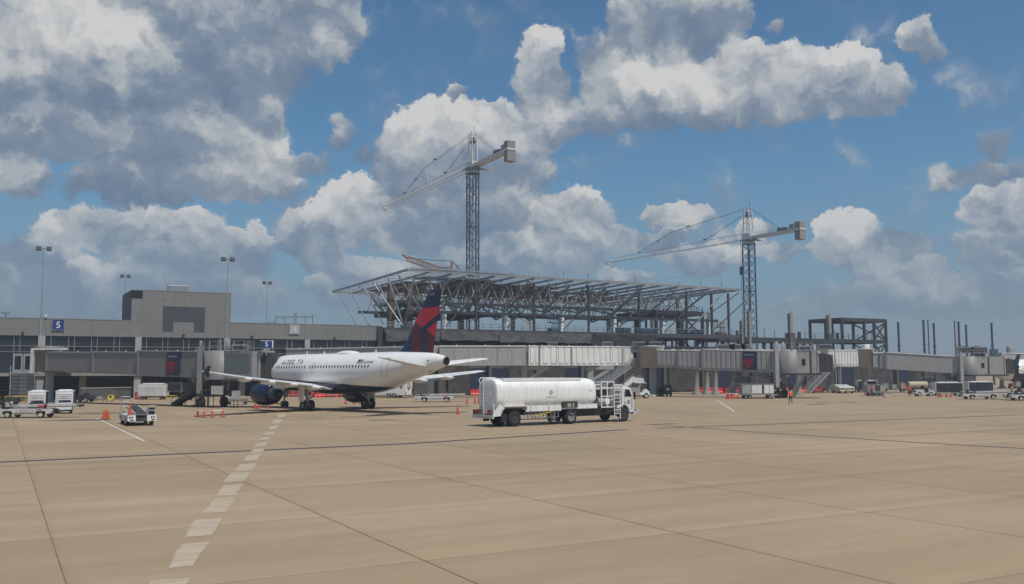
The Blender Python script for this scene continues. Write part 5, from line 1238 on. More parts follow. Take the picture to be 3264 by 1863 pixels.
    for side in (1, -1):
        for x0, x1, za, zb in ((4.6, 5.45, 3.4, 5.25), (13.67, 14.2, 3.95, 4.95), (26.05, 26.95, 3.62, 5.35)):
            b = MB(); w_ = .022
            def seg(pa, pb):
                n = 8
                for i in range(n):
                    a, c = i/n, (i+1)/n
                    xa, za_ = pa[0]+(pb[0]-pa[0])*a, pa[1]+(pb[1]-pa[1])*a; xb_, zb_ = pa[0]+(pb[0]-pa[0])*c, pa[1]+(pb[1]-pa[1])*c
                    dx, dz = (w_, 0) if abs(pb[0]-pa[0]) < abs(pb[1]-pa[1]) else (0, w_)
                    b.add([fus_pt(xa-dx, z=za_-dz, off=.007, side=side), fus_pt(xb_-dx, z=zb_-dz, off=.007, side=side), fus_pt(xb_+dx, z=zb_+dz, off=.007, side=side), fus_pt(xa+dx, z=za_+dz, off=.007, side=side)], [(0, 1, 2, 3)])
            seg((x0, za), (x0+.12, zb)); seg((x1, za), (x1+.08, zb)); seg((x0, za), (x1, za)); seg((x0+.12, zb), (x1+.08, zb))
            b.build('door_outline', seam, r)
    # windscreen
    for side in (1, -1):
        for x0, x1, z0_, z1_ in ((1.55, 2.2, 4.05, 4.62), (2.25, 2.85, 4.1, 4.72), (2.9, 3.4, 4.18, 4.7)):
            b = MB(); b.grid(lambda a, c: fus_pt(x0+(x1-x0)*a+.3*(c-.5)*(1-a), z=z0_+(z1_-z0_)*c, off=.01, side=side), 4, 4)
            b.build('windscreen', glass_dk, r)
    if text:
        txm = M('title_ink', (.015, .018, .03), .5, 0, .05)
        def on(x0, x1, za, zb, sh=0.0, off=.02): return lambda a, c: fus_pt(x0+(x1-x0)*a+sh*c, z=za+(zb-za)*c, off=off, side=-1)
        # wide-set letters of the airline title
        for i, ch in enumerate('DELTA'):
            x = 7.98+i*.745; lettering(r, ch, txm, on(x, x+.58, 4.90, 5.38, .10))
        lettering(r, 'N359NB', M('reg_ink', (.06, .06, .07), .5, 0, .05), on(22.98, 24.62, 4.87, 5.11, .08))
        MB().add([fus_pt(7.3, z=4.9, off=.02, side=-1), fus_pt(7.5, z=4.95, off=.02, side=-1), fus_pt(7.38, z=5.42, off=.02, side=-1)], [(0, 1, 2)]).add([fus_pt(7.55, z=4.95, off=.02, side=-1), fus_pt(7.78, z=4.9, off=.02, side=-1), fus_pt(7.42, z=5.42, off=.02, side=-1)], [(0, 1, 2)]).build('emblem', maroon, r)
        b = MB(); fl_ = on(21.85, 22.85, 4.87, 5.27, .16)
        for k in range(7): b.add([fl_(0, k/7), fl_(1, k/7), fl_(1, (k+.55)/7), fl_(0, (k+.55)/7)], [(0, 1, 2, 3)], 0)
        f2 = on(21.85, 22.85, 4.87, 5.27, .16, .026); b.add([f2(0, .48), f2(.42, .48), f2(.42, 1), f2(0, 1)], [(0, 1, 2, 3)], 1)
        b.build('flag_marking', [M('flag_grey_red', (.19, .16, .17), .5, 0, .05), M('flag_blue', (.03, .04, .07), .5, 0, .05)], r)
    for x, z, w_ in ((32.0, 5.0, .22), (31.7, 3.98, .22)): MB().add([*[fus_pt(x+p_, z=z+q_, off=.01, side=-1) for p_, q_ in ((0, 0), (w_, 0), (w_, .1), (0, .1))]], [(0, 1, 2, 3)]).build('vent', black, r)
    return r
hd = R(44); hv = Vector((-math.sin(hd), math.cos(hd), 0)); NOSE = Vector((-6.1, 86, 0)) + hv*33.84
# local +x runs nose->tail: world direction -hv ; local +y = port wing
RZ = math.atan2(-hv.y, -hv.x)
plane = airliner('white airliner with a red and navy tail parked at the dull grey jet bridge', NOSE, RZ)
# second airliner: only its nose is in view; third: only a wing tip
pn = atY(3164, 1178, 166)
plane_b = airliner('white airliner nose docked at the far jet bridge', (pn.x, pn.y, 0), R(8), text=False)
tp = atY(3238, 1172, 125)
plane_c = copy_tree(plane_b, 'airliner of which only a teal winglet shows before the white nose', (tp.x+16.95, tp.y+20.3, 0), R(-90))
wlt = MB(); wlt.prism([(19.3, 4.1), (20.75, 4.1), (21.5, 6.1), (20.9, 6.1)], -17.06, -16.92, 'y').build('winglet', teal, plane_c)

# ------------------------------------------------------------------ fuel tanker (local x forward, y towards the far side)
def wheel(parent, x, y, r_, w, rm=rim, hub=None, name='wheel'):
    o = MB().lathe([(-w/2, r_*.60), (-w/2, r_*.88), (-w*.38, r_*.98), (0, r_), (w*.38, r_*.98), (w/2, r_*.88), (w/2, r_*.60)], 26, (x, y, r_), 'y').build(name, rubber, parent)
    MB().lathe([(-w*.44, 0), (-w*.44, r_*.25), (-w*.30, r_*.42), (-w*.48, r_*.56), (-w*.5, r_*.62), (w*.5, r_*.62), (w*.48, r_*.56), (w*.30, r_*.42), (w*.44, r_*.25), (w*.44, 0)], 22, (x, y, r_), 'y').build('rim', rm, o)
    return o
tr0, tr1 = G(1642.2, 1360.7), G(1986.2, 1344.7)
tang = math.atan2(tr1.y-tr0.y, tr1.x-tr0.x)
K = thing('fuel_tanker', 'white aviation fuel tanker truck with a long round tank parked on the apron', 'tanker truck', (tr0.x, tr0.y, 0), tang)
TW = 2.45
def ycen(y): return y + TW/2
# tank body: superellipse section with dished ends
def tank_sec(a, sc=1.0):
    c, s = math.cos(a), math.sin(a); e = .64
    return (TW/2*sc*math.copysign(abs(c)**e, c)+TW/2, 2.38+1.12*sc*math.copysign(abs(s)**e, s))
b = MB(); n = 96; rings = [(-1.62, .0), (-1.63, .5), (-1.61, .90), (-1.58, .965), (-1.50, 1.0), (0, 1), (2, 1), (4, 1), (6, 1), (6.9, 1.0), (7.5, .985), (7.85, .93), (8.08, .82), (8.18, .6), (8.2, 0)]
for x, sc in rings:
    for i in range(n): y, z = tank_sec(2*math.pi*i/n, max(sc, .001)); b.v.append((x, y, z))
for j in range(len(rings)-1):
    for i in range(n): b.f.append([j*n+i, j*n+(i+1) % n, (j+1)*n+(i+1) % n, (j+1)*n+i]); b.m.append(0); b.sm.append(True)
b.build('tank', M('tanker_white', (.82, .82, .80), .26, 0, .10, .6, .16), K)
for k in (1.0, 3.9): 
    b = MB(); 
    for i in range(n):
        y, z = tank_sec(2*math.pi*i/n, 1.006); y2, z2 = tank_sec(2*math.pi*(i+1)/n, 1.006); b.add([(k, y, z), (k, y2, z2), (k+.05, y2, z2), (k+.05, y, z)], [(0, 1, 2, 3)])
    b.build('tank_band', white_dirty, K)
# top walkway trough with coaming
MB().box(-.9, 6.45, .25, TW-.25, 3.30, 3.36).box(-.9, 6.45, .22, .27, 3.30, 3.52).box(-.9, 6.45, TW-.27, TW-.22, 3.30, 3.52).box(-.93, -.88, .22, TW-.22, 3.30, 3.52).box(6.42, 6.47, .22, TW-.22, 3.30, 3.52).build('top_coaming', white, K)
for x in (1.0, 3.2, 5.3): MB().lathe([(3.36, .3), (3.5, .3), (3.55, .2), (3.55, 0)], 16, (x, TW/2, 0)).build('manhole', galv, K)
for x in (-1.45, -1.2): MB().tube((x, .45, 3.18), (x, .75, 3.30), .07).build('vapour_pipe', galv, K)
# skirt under the tank with cabinet opening, vertical dividers
MB().box(1.05, 4.45, .12, .16, 1.05, 1.5).build('skirt', white, K); MB().box(6.0, 8.05, .08, .12, 1.12, 1.5).build('skirt', white, K)
for x in (1.5, 3.2, 6.1, 7.0): MB().prism([(x, 1.12), (x+.1, 1.12), (x+.1, 1.55), (x, 1.55)], .05, .14, 'y').build('skirt_rib', white, K)
MB().box(4.5, 5.98, -.005, .9, 1.26, 1.72).build('hose_cabinet', grey_dk, K)
MB().box(4.95, 5.3, -.03, .4, 1.28, 1.58).box(5.45, 5.6, -.03, .4, 1.28, 1.6).build('hose_reel', tan, K)
MB().box(4.45, 8.05, .05, .35, 1.16, 1.25).build('side_ledge', white, K)
for x in (7.75, 7.9): MB().tube((x, .16, 1.42), (x, .12, 1.42), .05, n=10).build('reflector', light_amber, K)
# chassis and frame
MB().box(-1.5, 4.4, .75, TW-.75, .78, 1.25).box(4.4, 11.0, .8, TW-.8, .62, .95).build('chassis', black, K)
MB().box(1.2, 4.3, .3, TW-.3, 1.02, 1.4).build('belly_tray', grey_dk, K)
MB().box(5.9, 9.8, .35, TW-.35, .55, 1.15).build('pump_box', black, K)
for k in range(9): MB().box(1.3+k*.36, 1.36+k*.36, .18, .24, .58, 1.08).build('guard_bar', grey_mid, K)
MB().box(1.2, 4.2, .17, .22, 1.05, 1.1).box(1.3, 4.2, .17, .22, .56, .60).build('guard_rail', grey_mid, K)
MB().bar((1.7, .12, .72), (3.6, .12, 1.0), .06).build('tie_bar', yellow, K)
MB().box(3.75, 4.0, .3, .55, .25, 1.2).box(3.65, 4.1, .25, .6, .2, .28).build('landing_leg', grey_mid, K)
MB().box(1.0, 3.6, .5, .6, .42, .5).build('under_rail', grey_mid, K)
# rear: bumper, lamps, ladder, mudguard
MB().box(-2.05, -1.93, -.05, TW+.1, .62, .88).build('rear_bumper', white_dirty, K)
MB().prism([(-1.95, .75), (-1.2, .8), (-.9, 1.35), (-1.3, 1.65), (-1.8, 1.05)], .1, .2, 'y').build('rear_gusset', white, K)
MB().prism([(-1.95, .75), (-1.2, .8), (-.9, 1.35), (-1.3, 1.65), (-1.8, 1.05)], TW-.2, TW-.1, 'y').build('rear_gusset', white, K)
for y in (.5, TW-.5): MB().box(-1.98, -1.9, y-.2, y+.2, 1.0, 1.25).build('rear_lamp', light_red, K)
MB().box(-2.05, -1.75, TW-.4, TW+.05, .9, 1.22).build('rear_valve_box', M('valve_box', (.10, .09, .07), .7), K)
MB().box(-1.72, -1.62, .3, TW-.3, .95, 1.6).build('rear_apron', white, K)
for y in (1.52, 1.98):
    MB().path([(-1.75, y, .75), (-1.75, y, 3.15), (-1.85, y, 3.35), (-1.7, y, 3.55), (-.7, y, 3.55)], .035, 8).build('ladder_rail', white, K)
for k in range(9): MB().tube((-1.75, 1.52, .9+k*.27), (-1.75, 1.98, .9+k*.27), .022, n=6).build('ladder_rung', galv, K)
MB().box(-1.05, 1.02, -.12, .62, 1.46, 1.56).prism([(-1.15, 1.25), (-1.05, 1.56), (-1.0, 1.56), (-1.08, 1.25)], -.1, .6, 'y').prism([(.98, 1.56), (1.02, 1.56), (1.1, 1.2), (1.05, 1.2)], -.1, .6, 'y').build('mudguard', white, K)
MB().box(-1.05, 1.02, TW-.62, TW+.12, 1.46, 1.56).build('mudguard', white, K)
for x in (-.3, .6): MB().bar((x, .1, 1.55), (x+.25, .35, 1.82), .05).build('mudguard_stay', white, K)
for x in (.85, .95): MB().tube((x, -.12, 1.63), (x, -.15, 1.63), .05, n=8).build('reflector', light_amber, K)
# wheels: rear trailer axle, tractor drive axle, front axle
for x, r_ in ((0, .57), (5.35, .54)):
    for y in (.15, .48, TW-.48, TW-.15): wheel(K, x, y, r_, .29, grey_mid if x else M('rim_dark', (.05, .05, .05), .6, .2))
for y in (.15, TW-.15): wheel(K, 10.83, y, .53, .31, M('rim_dark', (.05, .05, .05), .6, .2))
MB().box(-.12, .12, .4, TW-.4, .45, .7).box(5.23, 5.47, .4, TW-.4, .45, .7).box(10.7, 10.95, .3, TW-.3, .45, .65).build('axle', black, K)
MB().box(4.55, 6.15, .05, .7, 1.08, 1.14).build('drive_mudguard', black, K)
# pump station frame between tank and cab
fr = MB()
for x, y in ((8.42, .0), (9.05, .0), (9.7, .0), (10.6, .0), (8.42, TW), (9.7, TW), (10.6, TW)): fr.bar((x, y, 1.15), (x, y, 3.2 if x < 9.8 else 2.95), .09)
for y in (0, TW):
    for z in (1.2, 2.05, 2.7, 3.18): fr.bar((8.42, y, z), (9.7, y, z), .08)
    for z in (2.1, 2.62, 2.93): fr.bar((9.7, y, z), (10.65, y, z), .09)
for x in (8.42, 9.7): fr.bar((x, 0, 3.18), (x, TW, 3.18), .08)
fr.build('pump_frame', white, K)
MB().tube((8.35, .7, 1.62), (10.1, .7, 1.62), .42, n=20).lathe([(0, .42), (.15, .36), (.22, .15), (.24, 0)], 20, (8.32, .7, 1.62), 'x').build('filter_vessel', white_dirty, K)
MB().lathe([(-.06, .0), (-.06, .22), (.06, .24), (.06, 0)], 18, (9.03, .0, 1.62), 'y', smooth=False).build('gauge', white, K)
MB().box(8.6, 10.5, .9, TW-.4, 1.15, 2.5).build('pump_cabinet', grey_mid, K)
MB().box(8.5, 9.6, .35, .9, 2.1, 2.55).build('valve_block', grey_dk, K)
MB().tube((9.6, .3, 2.55), (10.8, .3, 2.5), .13, n=12).build('hose_boom', white, K); MB().bar((9.15, .1, 2.85), (9.4, .1, 2.7), .14).build('nozzle', black, K)
MB().prism([(10.0, 2.9), (10.55, 2.9), (10.28, 2.62)], .02, .06, 'y').build('frame_gusset', white, K)
for x in (9.66, 10.28): MB().bar((x, -.14, .22), (x, -.14, 3.25 if x < 10 else 2.75), .055).build('side_ladder_rail', white, K)
for k in range(9): MB().bar((9.66, -.14, .35+k*.31), (10.28, -.14, .35+k*.31), .04).build('side_ladder_rung', white, K)
MB().box(9.8, 10.1, -.2, .1, .16, .26).build('step', galv, K)
# cab: cab-over with raked screen
cabm = M('cab_white', (.70, .70, .69), .4, 0, .12, .9, .15)
def cabprof(): return [(10.62, 1.22), (10.62, 2.62), (10.75, 2.72), (11.55, 2.72), (11.68, 2.64), (11.98, 1.78), (12.0, .72), (11.55, .72), (11.5, .95), (11.33, 1.22), (11.1, 1.38), (10.83, 1.42)]
cb = MB().prism(cabprof(), .06, TW-.06, 'y').build('cab', cabm, K)
mo = cb.modifiers.new('soft', 'BEVEL'); mo.width = .05; mo.segments = 2; mo.limit_method = 'ANGLE'
MB().prism([(10.95, 1.98), (11.02, 2.55), (11.48, 2.55), (11.74, 1.98)], .045, .07, 'y').build('side_window', glass_dk, cb)
MB().prism([(10.95, 1.98), (11.02, 2.55), (11.48, 2.55), (11.74, 1.98)], TW-.07, TW-.045, 'y').build('side_window', glass_dk, cb)
MB().add([(11.715, .2, 2.56), (11.715, TW-.2, 2.56), (11.965, TW-.2, 1.86), (11.965, .2, 1.86)], [(3, 2, 1, 0)]).build('windscreen', glass_dk, cb)
MB().box(10.90, 10.92, .04, .06, 1.35, 2.6).box(11.80, 11.815, .04, .06, 1.0, 1.9).box(11.3, 11.815, .04, .06, 1.0, 1.015).build('door_seam', grey_mid, cb)
MB().bar((11.75, -.02, 2.0), (11.75, -.25, 2.1), .03).box(11.7, 11.78, -.34, -.2, 1.75, 2.35).build('mirror', black, cb)
MB().lathe([(0, .57), (.0, .66), (.02, .68)], 24, (10.83, 0, .6), 'y').build('arch_lip', white, cb) if False else None
arc = MB()
for k in range(12):
    a0, a1 = math.pi*(.02+.96*k/12), math.pi*(.02+.96*(k+1)/12)
    p = lambda a, r_: (10.83+r_*math.cos(a), .6+r_*1.22*math.sin(a))
    arc.add([(*[p(a0, .62)[0]], -.03, p(a0, .62)[1]), (p(a0, .68)[0], -.03, p(a0, .68)[1]), (p(a1, .68)[0], -.03, p(a1, .68)[1]), (p(a1, .62)[0], -.03, p(a1, .62)[1]),
             (p(a0, .62)[0], .3, p(a0, .62)[1]), (p(a0, .68)[0], .3, p(a0, .68)[1]), (p(a1, .68)[0], .3, p(a1, .68)[1]), (p(a1, .62)[0], .3, p(a1, .62)[1])], [(0, 1, 2, 3), (7, 6, 5, 4), (1, 5, 6, 2), (0, 3, 7, 4)])
arc.build('arch_lip', white, cb)
MB().box(11.95, 12.42, .05, TW-.05, .58, .78).box(12.2, 12.45, -.02, .3, .62, .95).box(12.2, 12.45, TW-.3, TW+.02, .62, .95).build('front_bumper', white_dirty, K)
MB().tube((12.45, .14, .76), (12.48, .14, .76), .07).tube((12.45, TW-.14, .76), (12.48, TW-.14, .76), .07).build('head_lamp', lamp_glass, K)
# hoses, pipes and grime-prone fittings along the side
MB().path([(8.6, .2, 1.2), (8.9, .05, .95), (9.3, .02, .85), (9.7, .05, .95), (9.9, .2, 1.15)], .05, 8).path([(4.9, .1, 1.0), (5.0, .02, .75), (5.5, .0, .68), (5.9, .08, .95)], .04, 8).build('side_hose', black, K)
MB().tube((1.2, .55, .95), (4.3, .55, .95), .09, n=10).tube((6.0, .5, 1.0), (8.4, .5, 1.0), .09, n=10).build('under_pipe', grey_mid, K)
for x in (-.9, .2, 2.2, 4.4, 6.4): MB().bar((x, .34, 3.5), (x, .34, 3.78), .035).build('top_rail_post', galv, K) if False else None
MB().box(-1.68, -1.655, .75, 1.35, 2.2, 2.5).build('rear_placard', sign_white, K)
for y in (.1, TW-.1): MB().box(-1.2, -.7, y-.06, y+.06, .35, .95).build('mud_flap', black, K)
# markings: placard, small print lines, unit number, square M badge
def onside(x0, x1, z0, z1, off=.005):
    def f(a, c):
        z = z0+(z1-z0)*c; q = max(-1, min(1, (z-2.38)/1.12)); s = math.copysign(abs(q)**(1/.64), q); ang = math.asin(max(-1, min(1, s)))
        y = TW/2-TW/2*abs(math.cos(ang))**.64
        return (x0+(x1-x0)*a, y-off, z)
    return f
ink = M('title_ink', (.015, .018, .03), .5, 0, .05)
d_ = onside(3.18, 3.56, 2.26, 2.62)
pl = MB().add([d_(.5, 0), d_(1, .5), d_(.5, 1), d_(0, .5)], [(0, 1, 2, 3)]).build('placard', ink, K)
d2 = onside(3.18, 3.56, 2.26, 2.62, .009)
MB().add([d2(.5, .3), d2(.78, .5), d2(.5, .8), d2(.22, .5)], [(0, 1, 2, 3)]).build('placard_face', sign_white, pl); MB().add([d2(.5, .08), d2(.68, .27), d2(.32, .27)], [(0, 1, 2)]).build('placard_face', light_red, pl)
lettering(K, 'NO SMOKING', ink, onside(2.88, 3.86, 2.03, 2.10)) if False else lettering(K, 'JET A', ink, onside(3.12, 3.62, 2.12, 2.22))
lettering(K, 'FLAMMABLE', ink, onside(2.92, 3.82, 2.02, 2.085)); lettering(K, '42206', grey_mid, onside(7.1, 7.5, 2.46, 2.56, -.004))
MB().box(11.25, 11.52, .04, .055, 1.42, 1.72).build('badge', black, cb); lettering(cb, 'M', sign_white, lambda a, c: (11.30+.17*a, .034, 1.46+.22*c))
MB().tube((11.0, .03, 1.5), (11.0, .06, 1.5), .06, n=10).build('fuel_cap', grey_dk, cb)

# ------------------------------------------------------------------ ground equipment
def gxy(u, v): p = G(u, v); return (p.x, p.y, 0)
def belt_loader(label, loc, rz, tilt=.03, z0=.86, x0=-2.5, blen=6.4, title=True, cone=None, m=None):
    """x forward (towards the raised end of the belt); wheels at x = +-1.47"""
    m = m or white_dirty
    r = thing('belt_loader', label, 'belt loader', loc, rz, 'belt loaders on the apron')
    body = [(-2.75, .42), (-2.75, .80), (2.25, .80), (2.45, .66), (2.45, .42), (1.98, .36), (1.85, .62), (1.10, .62), (.95, .32), (-.95, .32), (-1.10, .62), (-1.85, .62), (-1.98, .36)]
    for y0, y1 in ((-1.02, -.62), (.62, 1.02)): MB().prism(body, y0, y1, 'y').build('side_body', m, r)
    MB().box(-2.7, 2.3, -.62, .62, .34, .62).build('chassis', grey_dk, r)
    MB().box(-2.78, -2.70, -1.0, -.35, .36, .82).box(-2.78, -2.70, .45, 1.0, .36, .82).build('end_plate', white, r)
    for x in (-1.47, 1.47):
        for y in (-.86, .86): wheel(r, x, y, .30, .24, white_dirty)
    for y in (-.85, -.68, .7, .87): MB().tube((-2.80, y, .66), (-2.78, y, .66), .065, n=12).build('rear_lamp', M('lamp_dull_red', (.10, .012, .012), .3, 0, .1, 5) if abs(y) > .8 else black, r)
    for y in (-.8, .72): MB().box(-2.8, -2.785, y-.12, y+.12, .42, .5).build('lamp_recess', black, r)
    # conveyor
    c, s = math.cos(tilt), math.sin(tilt)
    def B(a, y, z): return (x0+a*c-z*s, y, z0+a*s+z*c)
    def bx(name, a0, a1, y0, y1, za, zb, mm, par=r): return MB().add([B(a0, y0, za), B(a1, y0, za), B(a1, y1, za), B(a0, y1, za), B(a0, y0, zb), B(a1, y0, zb), B(a1, y1, zb), B(a0, y1, zb)], [(3, 2, 1, 0), (4, 5, 6, 7), (0, 1, 5, 4), (1, 2, 6, 5), (2, 3, 7, 6), (3, 0, 4, 7)]).build(name, mm, par)
    cv = bx('conveyor_bed', 0, blen, -.36, .44, -.14, .02, grey_mid)
    bx('belt', .02, blen-.02, -.32, .40, .021, .04, beltm, cv); MB().tube(B(blen, -.34, -.06), B(blen, .42, -.06), .11, n=10).tube(B(0, -.34, -.06), B(0, .42, -.06), .1, n=10).build('roller', grey_dk, cv)
    bx('side_rail', 0, blen-.3, -.43, -.37, -.08, .12, bare if tilt > .2 else m, cv); bx('side_rail', 0, blen-.3, .45, .51, -.08, .12, bare if tilt > .2 else m, cv)
    bx('bumper_pad', blen-.05, blen+.12, -.38, .46, -.16, 0, black, cv)
    if tilt > .2:
        MB().bar((1.0, -.3, .6), B(blen*.62, -.3, -.1), .12).bar((1.0, .38, .6), B(blen*.62, .38, -.1), .12).build('lift_arm', grey_dk, r)
        for k in range(6): bx('belt_guard', .4+k*(blen-.8)/6, .4+(k+.9)*(blen-.8)/6, -.45, -.42, .12, .34, bare, cv)
    # operator station at the low end, rails
    MB().box(-2.0, -1.45, -.98, -.5, .80, .98).box(-2.05, -1.93, -.98, -.5, .98, 1.35).build('seat', black, r)
    MB().bar((-1.2, -.75, .8), (-1.35, -.75, 1.25), .06).lathe([(-.015, .17), (.015, .19)], 14, (-1.37, -.75, 1.27), 'z').build('steering_wheel', black, r)
    MB().prism([(-1.0, .8), (-.75, .8), (-.85, 1.1), (-1.05, 1.15)], -.98, -.5, 'y').build('console', grey_mid, r)
    MB().path([(-2.6, -.95, .8), (-2.6, -.95, 1.5), (-2.6, -.45, 1.5), (-2.6, -.45, .8)], .025, 6).path([(-2.6, -.95, 1.15), (-2.6, -.45, 1.15)], .02, 6).build('hand_rail', galv, r)
    for x in (2.4,): MB().box(x, x+.1, -.95, -.7, .5, .62).box(x, x+.1, .7, .95, .5, .62).build('head_lamp', lamp_glass, r)
    MB().box(-.9, .9, -1.035, -1.02, .40, .46).build('side_stripe', M('stripe_ink', (.05, .045, .05), .5), r)
    MB().box(1.1, 1.6, -1.035, -1.02, .70, .76).build('side_reflector', light_red, r)
    if title:
        def st(a0, a1): return lambda a, b_: (a0+(a1-a0)*a, -1.03, .53+.14*b_)
        MB().add([(-.42, -1.03, .53), (-.30, -1.03, .68), (-.18, -1.03, .53), (-.30, -1.03, .57)], [(0, 1, 2, 3)]).build('emblem', light_red, r)
        for i, ch in enumerate('DELTA'): lettering(r, ch, M('faded_ink', (.16, .15, .16), .6), st(-.06+i*.2, .06+i*.2))
    return r, B
bl, B1 = belt_loader('white belt loader parked side on with a red cone lying on its belt', gxy(93, 1331.5), R(1), .015, 1.02, -2.4, 7.0)
bl2, B2 = belt_loader('white belt loader seen from behind with an upright cone on its corner', gxy(436, 1353), math.atan2(.87, -.49), .085, .86, -2.5, 5.4, False)
p = bl2.location
# platform guard at the far end of the second loader
MB().path([(1.9, .95, .8), (1.9, .95, 2.1), (1.9, .3, 2.1), (1.9, .3, .8)], .025, 6).path([(1.9, .95, 1.7), (1.9, .3, 1.7)], .02, 6).path([(1.2, .95, .8), (1.2, .95, 1.9), (1.9, .95, 1.9)], .02, 6).path([(1.9, .95, 1.35), (1.9, .3, 1.35)], .02, 6).build('hand_rail', galv, bl2)
MB().tube((-1.2, 1.1, .95), (-1.2, 1.1, 1.12), .05).build('marker_lamp', lamp_glass, bl2)
bl4, _ = belt_loader('white belt loader standing low behind the airliner tail', gxy(1389, 1281.5), R(2), .01, .92, -2.4, 6.6, False)
bl5, _ = belt_loader('white belt loader parked before the navy curtained carts', gxy(3122, 1273), R(1), .015, .95, -2.4, 6.9, False)
bl6, _ = belt_loader('white belt loader cut by the frame edge beside the worker in lime', gxy(3276, 1277), R(3), .015, .95, -2.4, 6.0, False)
x, y, _z = gxy(2470, 1257); bl7, _ = belt_loader('silver belt loader with its long belt raised beside the generator cart', (x, y, 0), R(5), R(30), .9, -1.6, 6.0, False, None, grey_mid)
x, y, _z = gxy(3020, 1252); bl8, _ = belt_loader('dark belt loader with a raised black belt behind the curtained carts', (x, y, 0), R(8), R(24), 1.2, -2.0, 6.6, False, None, grey_dk)

def cone(label, loc, h=.78, rot=None, m=orange, group='orange traffic cones', bands=False):
    r = thing('traffic_cone', label, 'cone', loc, 0, group)
    MB().prism([(-.2, -.2), (.2, -.2), (.2, .2), (-.2, .2)], 0, .035, 'z').build('foot', black, r)
    MB().lathe([(.035, .155), (h*.96, .035), (h, .03), (h, 0)], 14).build('cone_body', m, r)
    if bands: MB().lathe([(h*.62, .078), (h*.82, .052)], 14, (0, 0, 0)).build('reflective_band', sign_white, r)
    if rot: r.rotation_euler = rot
    return r
def bar_between(label, a, b_, z):
    r = thing('cone_bar', label, 'barrier bar', (0, 0, 0), 0, 'white bars laid over cones')
    MB().tube((a.x, a.y, z), (b_.x, b_.y, z), .032, n=8).build('bar', sign_white, r)
    for p in (a, b_): MB().lathe([(-.04, .06), (.04, .06)], 10, (p.x, p.y, z)).build('collar', sign_white, r)
fc = [G(630, 1330), G(651, 1331.7), G(676.4, 1331), G(710.6, 1330)]
for p, d in zip(fc, ('first of four cones joined by bars near the wing shadow', 'second of four barred cones near the wing shadow', 'third of four barred cones near the wing shadow', 'last of four barred cones near the wing shadow')):
    cone('orange cone, ' + d, p, .82)
bar_between('dull bar joining the first two barred cones', fc[0]+Vector((0, -.05, 0)), fc[1]+Vector((0, -.05, 0)), .6); bar_between('bright white bar joining the last two barred cones', fc[2]+Vector((0, -.05, 0)), fc[3]+Vector((0, -.05, 0)), .6)
for (u, v), lab, bd in (((331, 1338), 'worn cone with a white sleeve in the cluster beside the belt loaders', True), ((344, 1337), 'darker cone tucked in the cluster beside the belt loaders', False), ((337.5, 1334), 'hindmost cone of the cluster beside the belt loaders', True)):
    cone(lab, G(u, v), .84, None, orange, 'orange traffic cones', bd)
q = bl2.location; cone('upright cone standing on the corner of the rear-facing belt loader', Vector((q.x, q.y, .80))+Vector((math.cos(bl2.rotation_euler.z)*-2.3-math.sin(bl2.rotation_euler.z)*.82, math.sin(bl2.rotation_euler.z)*-2.3+math.cos(bl2.rotation_euler.z)*.82, 0)), .86)
q = bl.location; cone('red cone lying on its side on the parked belt loader', Vector((q.x+1.75, q.y-.62, 1.0)), .8, (0, R(-84), R(-6)), barrier_red)
for (u, v), lab in (((814, 1303.6), 'brownish cone under the front of the blue engine'), ((824, 1303.2), 'second brownish cone paired under the blue engine'), ((853, 1302), 'lone cone under the middle of the blue engine'), ((1102, 1288), 'first cone behind the main wheels of the airliner'),
      ((1129, 1288), 'second cone behind the main wheels of the airliner'), ((1148, 1288), 'third cone close against the far main wheels'), ((1459, 1321), 'tall lone cone behind the rear of the tanker'), ((1489, 1288.5), 'first of three cones beside the tanker ladder'),
      ((1514, 1286.5), 'middle of three cones beside the tanker ladder, white topped'), ((1526, 1286.5), 'last of three cones half hidden by the tanker tank'), ((1423, 1265), 'red cone standing among the barriers behind the airliner tail'), ((2757, 1260), 'dull cone beside the grey generator tractor'), ((3216, 1268.5), 'slim cone beside the worker in the lime vest')):
    cone(lab, G(u, v), .95 if u in (1459, 1423, 3216) else .85, None, barrier_red if u == 1423 else orange, 'orange traffic cones', 'white topped' in lab)
gc = [G(u, 1272.2) for u in (2317, 2323, 2333, 2341, 2352)]
for i, p in enumerate(gc): cone('red cone, ' + ('first', 'second', 'third', 'fourth', 'last')[i] + ' of five under one bar beside the generator cart', p, .84, None, barrier_red)
bar_between('white bar laid over the five red cones', gc[0], gc[-1], .78)
gd = [G(u, 1267) for u in (2991, 2999.6, 3017.6, 3031)]
for i, p in enumerate(gd): cone('pale orange cone, ' + ('first', 'second', 'third', 'last')[i] + ' of four before the black curtained cart', p, .82)
bar_between('white bar joining the four cones before the curtained cart', gd[0], gd[-1], .62)

def barrier(label, u0, u1, vb, m=barrier_red, end=False):
    a, b_ = G(u0, vb), G(u1, vb-.3); w = 2.2 if end else (b_-a).length; c = (a+b_)/2
    r = thing('water_barrier', label, 'barrier', (c.x, c.y, 0), R(88) if end else math.atan2(b_.y-a.y, b_.x-a.x), 'red plastic road barriers')
    prof = [(-.30, 0), (-.30, .26), (-.17, .46), (-.11, 1.06), (.11, 1.06), (.17, .46), (.30, .26), (.30, 0)]
    b = MB().prism(prof, -w/2, w/2, 'x').build('barrier_shell', m, r)
    for k in range(3):
        x = -w/2+w*(k+.5)/3; MB().box(x-.12, x+.12, -.335, -.29, .05, .22).build('fork_slot', M('slot_dark', (.10, .012, .012), .8), b); MB().box(x-.05, x+.05, -.24, -.10, .30, 1.0).build('rib', m, b)
    MB().box(-w/2-.05, -w/2, -.07, .07, .3, 1.0).build('hinge_lug', m, b)
    return r
